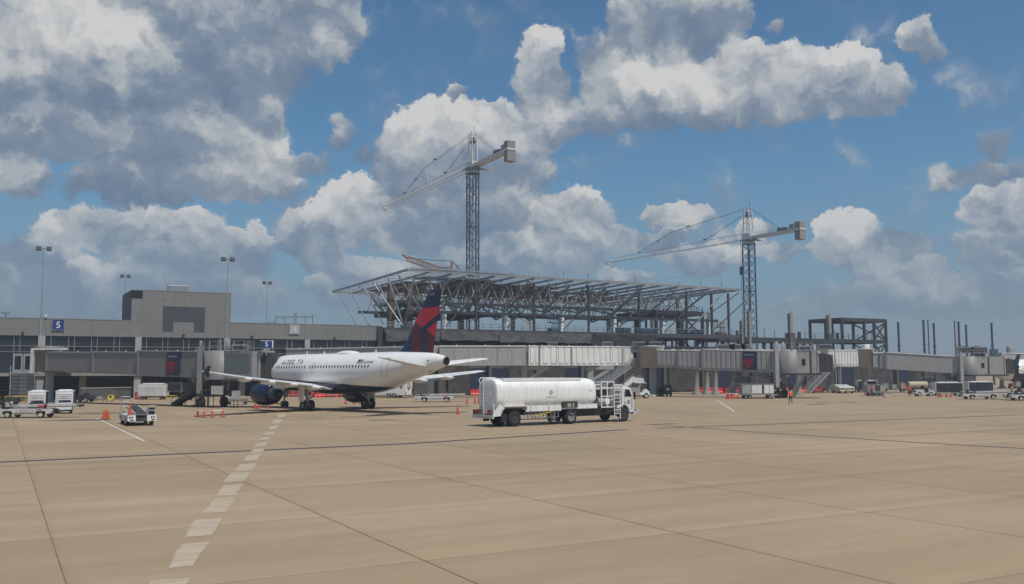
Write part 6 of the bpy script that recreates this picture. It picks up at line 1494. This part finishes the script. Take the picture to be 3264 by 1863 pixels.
for a in ((921, 965, 1266, barrier_dull, 'dull barrier under the airliner beside the engine exhaust'), (992, 1036, 1267.6, barrier_red, 'bright barrier with white edge seen beneath the airliner belly'), (1037, 1062, 1267, barrier_dull, 'dark barrier half hidden beneath the airliner belly'), (1064, 1082, 1266, barrier_red, 'short barrier end beside the far main wheels'),
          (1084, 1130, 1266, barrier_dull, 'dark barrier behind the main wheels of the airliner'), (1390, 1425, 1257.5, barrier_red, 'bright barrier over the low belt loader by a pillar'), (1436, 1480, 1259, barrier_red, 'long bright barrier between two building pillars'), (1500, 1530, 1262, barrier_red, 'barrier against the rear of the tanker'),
          (2210, 2243, 1252.5, barrier_dull, 'dull barrier before the first of three pillars'), (2260, 2302, 1256, barrier_red, 'bright barrier before the last of three pillars'), (2318, 2356, 1252.5, barrier_dull, 'dull barrier behind the five barred cones'),
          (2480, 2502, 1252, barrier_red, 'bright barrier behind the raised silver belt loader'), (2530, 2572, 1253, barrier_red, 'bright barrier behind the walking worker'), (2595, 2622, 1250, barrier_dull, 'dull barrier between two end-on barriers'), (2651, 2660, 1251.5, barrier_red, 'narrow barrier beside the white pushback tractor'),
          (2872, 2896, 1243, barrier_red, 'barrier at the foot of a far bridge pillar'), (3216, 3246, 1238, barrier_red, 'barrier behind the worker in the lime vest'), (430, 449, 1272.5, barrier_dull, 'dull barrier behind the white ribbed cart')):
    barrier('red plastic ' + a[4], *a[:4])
for u, v, lab in ((2311, 1255, 'red barrier seen end on beside the three pillars'), (2588, 1252, 'red barrier seen end on near the steel stairs'), (2717, 1250, 'red barrier seen end on beside the black cart')): barrier(lab, u-4, u+4, v, barrier_red, True)

def bag_cart(label, loc, rz, L_=3.4, h=2.15, ends=white, curtain=None, title=False, w=1.6):
    r = thing('baggage_cart', label, 'baggage cart', loc, rz, 'covered baggage carts')
    MB().box(-L_/2, L_/2, -w/2, w/2, .42, .54).box(-L_/2+.3, L_/2-.3, -.4, .4, .3, .42).build('deck', grey_mid, r)
    MB().box(-L_/2-.06, L_/2+.06, -w/2-.06, w/2+.06, h-.1, h).box(-L_/2+.6, L_/2-.6, -w/2+.2, w/2-.2, h, h+.1).build('roof', white, r)
    for sx in (-1, 1):
        e = MB().box(sx*L_/2-.04, sx*L_/2+.04, -w/2, w/2, .54, h-.1).build('end_wall', ends, r)
        for k in range(7): MB().box(sx*(L_/2+.06)-.03, sx*(L_/2+.06)+.03, -w/2+.04, w/2-.04, .62+k*(h-.8)/7, .70+k*(h-.8)/7).build('rib', ends, e)
    if curtain:
        for sy in (-1, 1):
            for k in range(3): x0, x1 = -L_/2+.08+k*(L_-.16)/3, -L_/2+.08+(k+1)*(L_-.16)/3; MB().grid(lambda a, c: (x0+(x1-x0)*a, sy*(w/2+.01+.03*math.sin(a*19+k)), .56+(h-.68)*c), 12, 2).build('curtain', curtain, r)
    else:
        for sy in (-1, 1):
            s_ = MB().box(-L_/2, L_/2, sy*w/2-.03, sy*w/2+.03, .54, h-.1).build('side_wall', ends, r)
            for k in range(7): MB().box(-L_/2+.06, L_/2-.06, sy*(w/2+.05)-.025, sy*(w/2+.05)+.025, .62+k*(h-.8)/7, .70+k*(h-.8)/7).build('rib', ends, s_)
    for sx in (-1, 1):
        for sy in (-1, 1):
            wheel(r, sx*(L_/2-.6), sy*(w/2-.2), .22, .14, grey_mid); MB().bar((sx*L_/2, sy*w/2, .5), (sx*L_/2, sy*w/2, h-.1), .07).build('corner_post', white, r)
    MB().bar((L_/2, 0, .36), (L_/2+.9, 0, .3), .07).build('tow_bar', grey_dk, r)
    if title:
        o = title
        for i, ch in enumerate('DELTA'):
            if o == 'end': lettering(r, ch, M('faded_ink', (.16, .15, .16), .6), lambda a, c: (-L_/2-.10, .42-.2*i-.13*a, 1.35+.16*c))
            else: lettering(r, ch, M('faded_ink', (.16, .15, .16), .6), lambda a, c: (-.55+.2*i+.13*a, -w/2-.085, 1.45+.12*c))
    return r
def tug(label, loc, rz, m=white_dirty, roof=False, kind=0):
    """small baggage tractor, x forward"""
    r = thing('baggage_tractor', label, 'baggage tractor', loc, rz, 'baggage tractors on the apron')
    MB().prism([(-1.35, .35), (-1.35, .95), (-.5, 1.0), (-.45, .55), (.15, .55), (.2, 1.05), (1.3, .95), (1.4, .8), (1.4, .35)], -.68, .68, 'y').build('body', m, r)
    for x in (-.85, .9):
        for y in (-.62, .62): wheel(r, x, y, .33, .22, white_dirty)
    MB().box(1.4, 1.55, -.7, .7, .4, .62).box(-1.5, -1.35, -.6, .6, .4, .6).build('bumper', grey_dk if m is not white_dirty else white, r)
    g = MB().box(1.40, 1.42, -.32, .32, .66, .86).build('grille', black, r)
    for y in (-.5, .5): MB().tube((1.4, y, .78), (1.44, y, .78), .09, n=10).build('head_lamp', lamp_glass, r)
    MB().box(-.5, -.05, -.55, .55, .55, .72).box(-.55, -.43, -.55, .55, .7, 1.25).build('seat', black, r)
    MB().bar((.2, -.3, .95), (.0, -.3, 1.2), .05).lathe([(0, .16), (.03, .18)], 12, (-.02, -.3, 1.2)).build('steering_wheel', black, r)
    if kind == 1:
        MB().path([(.25, -.6, 1.0), (.15, -.6, 1.65), (.15, .6, 1.65), (.25, .6, 1.0)], .03, 6).path([(.2, 0, 1.0), (.15, 0, 1.65)], .03, 6).build('screen_frame', grey_dk, r); MB().box(.17, .19, -.57, .57, 1.05, 1.62).build('screen', glass_dk, r)
    if roof:
        for x in (-1.2, .4):
            for y in (-.6, .6): MB().bar((x, y, .9), (x*.95, y, 1.8), .06).build('roof_post', grey_dk, r)
        MB().box(-1.35, .65, -.7, .7, 1.78, 1.88).build('roof', roof, r); MB().box(-1.3, -1.22, -.62, .62, .95, 1.75).build('rear_panel', m, r)
        MB().box(-1.38, -1.36, -.2, .25, 1.0, 1.35).box(.2, .22, -.2, .2, 1.0, 1.3).build('number_plate', sign_white, r)
    return r
def gp2(u, d): x, y = xy(u, d); return (x, y, 0)
bag_cart('white ribbed baggage cart seen end on beside the parked belt loader', gp2(130, 99), R(112), 3.2, 2.1, white, navy, 'end')
bag_cart('second white ribbed baggage cart end on, behind the white tractor', gp2(216, 99.5), R(112), 3.2, 2.15, white, navy, 'end')
tug('white baggage tractor facing out from the second ribbed cart', gp2(214, 93.5), R(-66), white_dirty)
tug('white baggage tractor with a black hood before the first ribbed cart', gp2(126, 93), R(-66), black)
bag_cart('long white ribbed cart standing side on by a terminal pillar', gxy(489, 1274), R(2), 3.9, 2.35, white, None, 'side', 1.8)
tug('dark baggage tractor parked by the low wall', gxy(265, 1282), R(170), grey_dk)
tug('dark baggage tractor with a white tag at the frame edge', gxy(20, 1292), R(8), grey_dk, black)
tug('dark roofed tractor half hidden behind the inclined chute', gxy(620, 1276), R(176), black, black)
tug('black roofed baggage tractor with a teal roof beside the stair truck', gxy(2090, 1264), R(185), black, teal)
tug('second black baggage tractor with a white plate beside the teal roofed one', gxy(2120, 1264), R(100), black, black)
bag_cart('open black curtained cart with white roof behind the grey generator', gxy(2760, 1250), R(2), 3.7, 2.15, white, black)
bag_cart('long cart with black curtains and white end beside the jeep-like tractor', gxy(3019, 1262), R(3), 4.4, 2.1, white, black)
bag_cart('cart with navy curtains and white ribbed end behind the belt loader', gxy(3120, 1257.5), R(2), 4.2, 2.1, white, tarp_blue)
tug('jeep-like white tractor with an upright windscreen before a tan tank', gxy(2945, 1263.5), R(178), white_dirty, False, 1)

def gen_cart(label, loc, rz, L_, h, m, doors, title=False):
    r = thing('generator_cart', label, 'generator', loc, rz, 'ground power carts')
    MB().box(-L_/2, L_/2, -.8, .8, .55, .72).prism([(L_/2, .55), (L_/2, .72), (L_/2+.7, .62), (L_/2+.4, .42)], -.5, .5, 'y').build('chassis', grey_mid, r)
    MB().box(-L_/2, L_/2-.1, -.78, .78, .72, h).build('housing', m, r); MB().box(-L_/2-.05, L_/2-.05, -.82, .82, h, h+.06).build('lid', grey_mid, r)
    n = len(doors); 
    for a, b_, mm in doors: MB().box(-L_/2+L_*a, -L_/2+L_*b_, -.81, -.78, .80, h-.08).build('door', mm, r)
    for x in (-L_/2+.6, -L_/2+1.2 if L_ > 4 else 0, L_/2-.6):
        for y in (-.65, .65): wheel(r, x, y, .28, .2, grey_mid)
    MB().bar((L_/2+.3, 0, .5), (L_/2+1.2, 0, .35), .07).build('tow_bar', grey_dk, r); MB().tube((L_/2-.4, .4, h), (L_/2-.4, .4, h+.3), .06).build('exhaust_pipe', grey_dk, r)
    if title:
        for i, ch in enumerate('DELTA'): lettering(r, ch, M('faded_ink', (.16, .15, .16), .6), lambda a, c: (-1.25+.17*i+.12*a, -.822, 1.12+.12*c))
    return r
gen_cart('white doored generator cart under the pale ribbed jet bridge', gxy(2412, 1271.5), R(2), 4.7, 2.05, grey_mid, ((.02, .28, bridge_light), (.31, .46, white), (.47, .61, white), (.63, .67, black), (.69, .84, white), (.85, .98, white)), True)
gen_cart('grey generator tractor with a dark grille before the open cart', gxy(2789, 1263), R(3), 2.9, 1.75, bridge_light, ((.05, .30, grey_mid), (.40, .68, grey_dk), (.72, .95, bridge_light)))

# pushback tractor seen from the front
pt = thing('pushback_tractor', 'low white pushback tractor facing the camera among red barriers', 'tractor', gxy(2685, 1254), R(-88))
MB().prism([(-2.2, .4), (-2.2, 1.35), (-.6, 1.4), (2.1, 1.15), (2.3, .95), (2.3, .4)], -1.3, 1.3, 'y').build('body', white_dirty, pt); MB().box(-1.6, -.2, -1.2, 1.2, 1.38, 1.55).build('deck_rail', white_dirty, pt)
MB().box(2.3, 2.42, -1.2, 1.2, .95, 1.12).build('front_lip', white, pt); MB().box(2.3, 2.34, -.28, .28, .45, .7).build('tow_hitch', yellow, pt)
for y in (-.95, .95): MB().box(2.3, 2.33, y-.2, y+.2, .72, .86).build('head_lamp', lamp_glass, pt)
for x in (-1.4, 1.4):
    for y in (-1.15, 1.15): wheel(pt, x, y, .42, .3, white_dirty)

# stair truck
sx, sy, _ = gxy(2030, 1270); sk = thing('stair_truck', 'small white passenger stair truck parked behind the tanker cab', 'stair truck', (sx, sy, 0), R(3))
MB().box(-1.6, .35, -.85, .85, .5, 1.6).build('body', M('stair_body', (.36, .34, .32), .55, 0, .2, 1, .2), sk)
MB().prism([(.35, .5), (.35, .75), (.75, .95), (1.0, 1.32), (1.35, 1.35), (1.75, 1.0), (1.85, .7), (1.8, .5), (1.55, .5), (1.5, .8), (1.1, .8), (1.0, .5)], -.8, .8, 'y').build('hood', white, sk)
for x in (-1.1, 1.3):
    for y in (-.72, .72): wheel(sk, x, y, .36, .22, white_dirty)
MB().add([], []) 
a0, a1 = (-2.1, 1.55), (-.3, 3.05)
for y in (-.75, .75):
    MB().bar((a0[0], y, a0[1]), (a1[0], y, a1[1]), .06, .5, up=(0, 0, 1)).build('stair_side', white, sk); MB().bar((a0[0], y, a0[1]+.75), (a1[0], y, a1[1]+.55), .05).bar((a0[0], y, a0[1]), (a0[0], y, a0[1]+.75), .05).build('hand_rail', galv, sk)
for k in range(9): f = k/8; MB().box(a0[0]+(a1[0]-a0[0])*f-.1, a0[0]+(a1[0]-a0[0])*f+.1, -.7, .7, a0[1]+(a1[1]-a0[1])*f, a0[1]+(a1[1]-a0[1])*f+.04).build('tread', grey_mid, sk)
MB().prism([(-.25, 3.1), (.9, 2.95), (1.05, 2.3), (.3, 2.25), (-.3, 2.35)], -.80, -.74, 'y').prism([(-.25, 3.1), (.9, 2.95), (1.05, 2.3), (.3, 2.25), (-.3, 2.35)], .74, .80, 'y').build('platform_side', white, sk)
MB().box(-.3, 1.35, -.74, .74, 2.2, 2.3).build('platform', white, sk); MB().path([(-.2, -.76, 3.0), (0, -.76, 3.3), (.6, -.76, 3.3), (.8, -.76, 3.0)], .03, 6).build('hand_rail', galv, sk)
MB().bar((-1.2, -.5, 1.6), (-.6, -.5, 2.5), .1).bar((.2, -.6, 1.6), (.6, -.6, 2.25), .1).bar((.2, .6, 1.6), (.6, .6, 2.25), .1).build('support_strut', white_dirty, sk)
for i, ch in enumerate('DELTA'): lettering(sk, ch, M('faded_ink', (.16, .15, .16), .6), lambda a, c: (.05+.15*i+.1*a, -.81, 2.62+.11*c))
MB().tube((-1.2, -.86, 1.2), (-1.2, -.88, 1.2), .06, n=8).build('side_lamp', sign_white, sk)

# tan tank trailer, enclosed white trailer
x, y, _ = gxy(2945, 1257); tt = thing('tank_trailer', 'tan tank trailer behind the jeep-like tractor', 'trailer', (x, y+2.5, 0), R(2))
MB().tube((-1.6, 0, 1.45), (1.6, 0, 1.45), .68, n=20).build('tank', tan, tt); MB().box(-1.7, 1.7, -.6, .6, .5, .75).build('chassis', grey_dk, tt)
for xx in (-1.0, 1.0):
    MB().box(xx-.1, xx+.1, -.6, .6, .75, 1.0).build('saddle', grey_dk, tt)
    for yy in (-.6, .6): wheel(tt, xx, yy, .3, .2, grey_mid)
a, b_ = G(1202, 1269), G(1306, 1268.5)
et = thing('enclosed_trailer', 'white enclosed box trailer with a round black emblem on its end', 'trailer', ((a.x+b_.x)/2, (a.y+b_.y)/2, 0), R(-20))
MB().prism([(-3.3, .45), (2.6, .45), (2.6, 2.75), (-2.9, 2.75), (-3.3, 2.45)], -1.15, 1.15, 'y').build('box_body', white, et); MB().box(-3.2, 2.65, -1.2, 1.2, 2.75, 2.83).build('roof_trim', white, et)
MB().box(-3.1, 2.6, -1.1, 1.1, .36, .46).build('chassis', grey_dk, et)
for xx in (-.2, .65):
    for yy in (-1.05, 1.05): wheel(et, xx, yy, .36, .22, white_dirty)
MB().box(-.7, 1.15, -1.28, -1.1, .72, .82).build('mudguard', white_dirty, et)
MB().box(2.6, 2.64, -1.05, 1.05, .5, 2.7).build('ramp_door', white, et); MB().lathe([(2.645, .52), (2.655, .52), (2.655, .40)], 24, (0, 0, 1.75), 'x').build('emblem_ring', black, et)
MB().prism([(-.3, 1.55), (.05, 1.7), (.33, 2.0), (.2, 1.6), (.05, 1.4), (-.15, 1.45)], 2.645, 2.66, 'x').build('emblem', black, et)
MB().prism([(1.2, 2.45), (2.4, 2.45), (1.95, 1.35)], -1.165, -1.15, 'y').build('emblem', M('emblem_brown', (.12, .04, .035), .5), et); MB().prism([(1.75, 2.3), (2.05, 2.3), (1.95, 1.7)], -1.175, -1.165, 'y').build('emblem', sign_white, et)
MB().box(2.64, 2.7, -1.12, -1.0, .6, 1.0).box(2.64, 2.7, 1.0, 1.12, .6, 1.0).build('tail_lamp', light_red, et); MB().bar((-3.3, 0, .45), (-4.4, 0, .4), .1).build('tow_bar', grey_dk, et)

# baggage chute at the docked bridge
ca = G(556, 1294); cb_ = atY(700, 1206, 108.5)
ch = thing('baggage_chute', 'dark inclined conveyor chute rising to the docked jet bridge under the wing tip', 'conveyor', (0, 0, 0))
d = (cb_-ca); dn = Vector((d.x, d.y, 0)).normalized(); nn = Vector((-dn.y, dn.x, 0))
MB().bar(ca, cb_, .85, .28).build('conveyor_bed', grey_dk, ch); MB().bar(ca+Vector((0, 0, .16)), cb_+Vector((0, 0, .16)), .7, .04).build('belt', beltm, ch)
for s_ in (-1, 1):
    o = nn*s_*.45; MB().bar(ca+o+Vector((0, 0, .12)), cb_+o+Vector((0, 0, .12)), .05, .42).build('side_guard', grey_dk, ch); MB().bar(ca+o+Vector((0, 0, .9)), cb_+o+Vector((0, 0, .9)), .05).build('hand_rail', galv, ch)
    for k in range(10): p = ca.lerp(cb_, k/9)+o; MB().bar(p, p+Vector((0, 0, .9)), .04).build('rail_post', galv, ch)
MB().grid(lambda a, c: cb_+dn*(-1.2+2.0*a)+nn*(1.2*math.cos(math.pi*c)*.55)+Vector((0, 0, .3+.95*math.sin(math.pi*c)*math.sin(math.pi*(.25+.6*a)))), 10, 10).build('hood', white_dirty, ch)
MB().bar(cb_+Vector((.6, 0, 0)), cb_+Vector((3.6, .4, .05)), .9, .2).build('top_landing', galv, ch)
for k, f in enumerate((.25, .5, .75)): p = ca.lerp(cb_, f); MB().bar((p.x, p.y, 0), p, .08).build('support_leg', grey_dk, ch)
wheel(ch, ca.x+.7, ca.y+.4, .2, .12)
# cabinets by the bogie
for u, v, y, w, h, z, lab in ((692, 1258, 108, 1.25, 1.0, 1.5, 'white electrical cabinets hung on the docked bridge bogie'), (752, 1269, 107.5, .75, 1.0, .95, 'small white cabinet on a post beside the bogie wheel')):
    p = atY(u, v, y-2.4); r = thing('electrical_cabinet', lab, 'cabinet', (p.x, p.y, 0), R(-25))
    c_ = MB().box(-w/2, w/2, -.3, .3, z, z+h).build('cabinet_body', bridge_light, r); MB().box(-w/2+.05, w/2-.05, -.33, -.3, z+.05, z+h-.05).build('cabinet_door', white_dirty, c_); MB().bar((-w/2+.1, 0, 0), (-w/2+.1, 0, z), .06).bar((w/2-.1, 0, 0), (w/2-.1, 0, z), .06).build('stand', grey_dk, r)
r = thing('tow_dolly', 'low grey flat dolly beside the bogie wheel', 'dolly', gxy(755, 1290), R(4)); MB().box(-1.3, 1.3, -.6, .6, .35, .75).build('tray', grey_mid, r)
for xx in (-1.0, 1.0):
    for yy in (-.5, .5): wheel(r, xx, yy, .18, .1)
MB().bar((1.3, 0, .4), (2.1, 0, .3), .06).build('tow_bar', grey_dk, r)
hz_ = thing('hose_reel_cart', 'bright yellow hose cart standing before the low wall', 'hose cart', gxy(352, 1279), R(10)); MB().box(-.45, .45, -.3, .3, .18, .3).lathe([(-.25, .38), (-.25, .22), (.25, .22), (.25, .38)], 16, (0, 0, .55), 'y').build('reel', M('bright_yellow', (.70, .58, .03), .5, 0, .15, 3), hz_)
for xx in (-.35, .35): wheel(hz_, xx, -.32, .14, .08)
MB().bar((.4, 0, .3), (.6, 0, .95), .05).build('handle', yellow, hz_)
for u, v, lab in ((318, 1278, 'small brown hose dolly beside the yellow cart'), (2628, 1251, 'small yellow tow dolly by the far stairs')):
    r = thing('hose_dolly', lab, 'dolly', gxy(u, v), R(10)); MB().box(-.7, .7, -.3, .3, .25, .36).box(-.3, .3, -.2, .2, .36, .62).build('tray', yellow if u > 1000 else tan, r)
    for xx in (-.5, .5): wheel(r, xx, -.3, .17, .1)
# yellow guard rail and hose
gr = thing('guard_rail', 'yellow pipe guard rail on short posts before the dark undercroft', 'guard rail', (0, 0, 0)); a, b_ = G(-30, 1290), G(103, 1289)
for z in (1.0,): MB().tube((a.x, a.y, z), (b_.x, b_.y, z), .07).build('rail', yellow, gr)
for k in range(7): p = a.lerp(b_, k/6); MB().tube((p.x, p.y, 0), (p.x, p.y, 1.0), .06).build('post', yellow, gr)
gr2 = thing('guard_rail', 'short yellow guard rail beside the foot of the chute', 'guard rail', (0, 0, 0)); a, b_ = G(528, 1279), G(562, 1279)
MB().tube((a.x, a.y, .75), (b_.x, b_.y, .75), .06).build('rail', yellow, gr2)
for k in range(3): p = a.lerp(b_, k/2); MB().tube((p.x, p.y, 0), (p.x, p.y, .75), .05).build('post', yellow, gr2)
fh = thing('ground_hose', 'yellow air hose lying from the bogie towards the blue engine', 'hose', (0, 0, 0)); pts = [G(u, v) + Vector((0, 0, .12)) for u, v in ((772, 1276), (790, 1281), (812, 1284), (838, 1284), (862, 1286), (900, 1290))]
MB().path(pts, .13, 8).build('hose_body', yellow, fh)
bg_ = thing('dropped_bag', 'small brown bag lying alone on the open apron', 'bag', gxy(2822, 1268), 0); MB().lathe([(0, .25), (.12, .34), (.22, .26), (.27, 0)], 10).build('bag_body', tan, bg_)

# luggage on a flat dolly under the far bridge
fd = thing('flat_dolly', 'flat dolly stacked with pale crates under the far jet bridge', 'dolly', gxy(2848, 1250), R(2)); MB().box(-2.2, 2.2, -.8, .8, .42, .55).build('deck', grey_dk, fd)
for xx in (-1.7, 1.7):
    for yy in (-.65, .65): wheel(fd, xx, yy, .25, .15)
for k, (xx, w, h) in enumerate(((-1.5, .8, 1.0), (.0, .9, .8), (1.6, .8, 1.1))):
    r = thing('crate', 'pale grey crate, ' + ('first', 'middle', 'last')[k] + ' on the flat dolly under the far bridge', 'crate', fd.location+Vector((xx, 0, .55)), R(2), 'crates on the flat dolly'); MB().box(-w/2, w/2, -.5, .5, .06, h).build('crate_body', bridge_light, r); MB().box(-w/2-.02, w/2+.02, -.52, .52, h, h+.05).build('crate_lid', white_dirty, r); MB().box(-w/2, w/2, -.5, .5, 0, .06).build('crate_foot', grey_dk, r)

# ------------------------------------------------------------------ people
def person(label, loc, rz, joints, top_m, leg_m, vest=None, cap=None):
    r = thing('person', label, 'person', loc, rz, 'ground crew on the apron')
    order = list(joints); idx = {k: i for i, k in enumerate(order)}
    links = [('pelvis', 'waist'), ('waist', 'chest'), ('chest', 'neck'), ('neck', 'head'), ('head', 'crown')]
    for s_ in 'ab': links += [('chest', 'sho'+s_), ('sho'+s_, 'elb'+s_), ('elb'+s_, 'wri'+s_), ('wri'+s_, 'han'+s_), ('pelvis', 'hip'+s_), ('hip'+s_, 'kne'+s_), ('kne'+s_, 'ank'+s_), ('ank'+s_, 'toe'+s_)]
    me = bpy.data.meshes.new('body'); me.from_pydata([joints[k][:3] for k in order], [(idx[a], idx[b_]) for a, b_ in links], [])
    o = bpy.data.objects.new('body', me); COL.objects.link(o)
    md = o.modifiers.new('skin', 'SKIN'); sv = me.skin_vertices[0].data
    for k in order: rad = joints[k][3]; sv[idx[k]].radius = rad if isinstance(rad, tuple) else (rad, rad)
    sv[0].use_root = True
    sb = o.modifiers.new('sub', 'SUBSURF'); sb.levels = 2; sb.render_levels = 2
    dg = bpy.context.evaluated_depsgraph_get(); m2 = bpy.data.meshes.new_from_object(o.evaluated_get(dg)); bpy.data.objects.remove(o)
    for m in (top_m, leg_m, skin, black): m2.materials.append(m)
    zw, zn = joints['waist'][2]-.06, joints['neck'][2]-.01
    seg = {k: Vector(joints[k][:3]) for k in order}
    vest_f = []
    for p in m2.polygons:
        c = p.center; p.use_smooth = True
        near = min(order, key=lambda k: (seg[k]-c).length)
        if near in ('head', 'crown') or (near == 'neck'): mi = 2
        elif near[:3] in ('wri', 'han', 'elb'): mi = 2
        elif near[:3] in ('ank', 'toe'): mi = 3 if c.z < .16 else 1
        elif near[:3] in ('kne', 'hip') or near == 'pelvis': mi = 1
        else: mi = 0; vest_f.append(p.index)
        if near == 'pelvis' and c.z > joints['pelvis'][2]+.05: mi = 0
        p.material_index = mi
    body = link('body', m2, r)
    if vest:
        b = MB()
        for i in vest_f:
            p = m2.polygons[i]; b.add([m2.vertices[v].co+m2.vertices[v].normal*.022 for v in p.vertices], [tuple(range(len(p.vertices)))], 0, True)
        b.build('safety_vest', vest, r)
    h = seg['head']; cm = cap or hair_m
    MB().lathe([(.0, .108), (.06, .104), (.115, .07), (.135, 0)], 14, (h.x, h.y, h.z+.03)).build('cap' if cap else 'hair', cm, r)
    for y in (-.036, .036): MB().tube((h.x+.088, h.y+y, h.z+.02), (h.x+.1, h.y+y, h.z+.02), .012, n=6).build('eye', black, r)
    MB().bar((h.x+.09, h.y, h.z+.015), (h.x+.118, h.y, h.z-.03), .025).build('nose', skin, r)
    # fingers
    for s_ in 'ab':
        w, q = seg['wri'+s_], seg['han'+s_]; dv = (q-w).normalized(); sd_ = dv.orthogonal().normalized(); b = MB()
        for k in range(4): o_ = sd_*(.018*(k-1.5)); L_ = (.06, .075, .07, .055)[k]; b.tube(q+o_, q+o_+dv*L_*.55, .009, .008, 6).tube(q+o_+dv*L_*.55, q+o_*.9+dv*L_*.9-Vector((0, 0, .0))+Vector((.02, 0, 0)), .008, .006, 6)
        b.tube(w+dv*.03+sd_*.03, q+sd_*.055-dv*.0, .011, .008, 6); b.build('fingers', skin, r)
    return r
def pose(lean=0.0, st=.18, arm=.12, bend=0.0, armf=0.0, crouch=0.0):
    """x forward; a = one side (+y), b = the other"""
    J = {}
    zp = .93-crouch
    fx = lambda z: lean*(z-zp)
    J['pelvis'] = (0, 0, zp, (.135, .105)); J['waist'] = (fx(zp+.17), 0, zp+.17, (.135, .10)); J['chest'] = (fx(zp+.40), 0, zp+.40-bend*.05, (.155, .11))
    J['neck'] = (fx(zp+.56)+.01, 0, zp+.56-bend*.08, .055); J['head'] = (fx(zp+.68)+.03, 0, zp+.68-bend*.1, (.085, .095)); J['crown'] = (fx(zp+.76)+.03, 0, zp+.76-bend*.1, (.07, .08))
    for s_, sg, ff in (('a', 1, 1), ('b', -1, -1)):
        cx = fx(zp+.46)
        J['sho'+s_] = (cx, sg*.19, zp+.47-bend*.06, .062); J['elb'+s_] = (cx-.03*ff+armf*.16, sg*(.25+arm*.3), zp+.19, .043); J['wri'+s_] = (cx+.06*ff+armf*.36+.05, sg*(.25+arm*.2-armf*.08), zp-.03+armf*.16, .031); J['han'+s_] = (cx+.08*ff+armf*.42+.07, sg*(.25+arm*.15-armf*.1), zp-.11+armf*.17, .034)
        J['hip'+s_] = (0, sg*.095, zp-.06, .092); J['kne'+s_] = (st*ff*.45+crouch*.5, sg*.11, .50-crouch*.1, .062); J['ank'+s_] = (st*ff-.03, sg*.12, .09, .042); J['toe'+s_] = (st*ff+.13, sg*.135, .04, .036)
    return J
person('person in an orange vest and dark shorts walking across the open apron', gxy(2520, 1288.5), R(95), pose(.03, .2, .25), hiviz, cloth_dk, hiviz)
person('person in an orange vest standing behind the walking worker by the barriers', gxy(2507, 1263.5), R(100), pose(.02, .08, .1), hiviz, cloth_dk, hiviz)
person('person in a teal shirt and orange vest beside the grey generator tractor', gxy(2779, 1264), R(20), pose(.12, .12, .05, 0, .6), cloth_blue, cloth_dk, hiviz)
person('person in an orange shirt standing alone before a far bridge pillar', gxy(2899, 1266), R(-100), pose(.18, .1, .05, .3, .5, .06), hiviz, cloth_dk, None, hiviz)
person('person in a lime vest at the edge of the frame by a slim cone', gxy(3227, 1264), R(170), pose(.02, .1, .1), hiviz_g, cloth_dk, hiviz_g)

# ------------------------------------------------------------------ air
hm = bpy.data.materials.new('summer_haze'); hm.use_nodes = True; hn = hm.node_tree; hn.nodes.clear()
pv = hn.nodes.new('ShaderNodeVolumePrincipled'); pv.inputs['Color'].default_value = (.80, .86, .95, 1); pv.inputs['Density'].default_value = 0.0006; pv.inputs['Anisotropy'].default_value = 0.25
ho = hn.nodes.new('ShaderNodeOutputMaterial'); hn.links.new(pv.outputs[0], ho.inputs['Volume'])
hb = MB().box(-1600, 1800, -400, 2500, -1.6, 70).build('haze', hm); hb['kind'] = 'stuff'
SC.cycles.volume_step_rate = 10.0; SC.cycles.volume_max_steps = 64
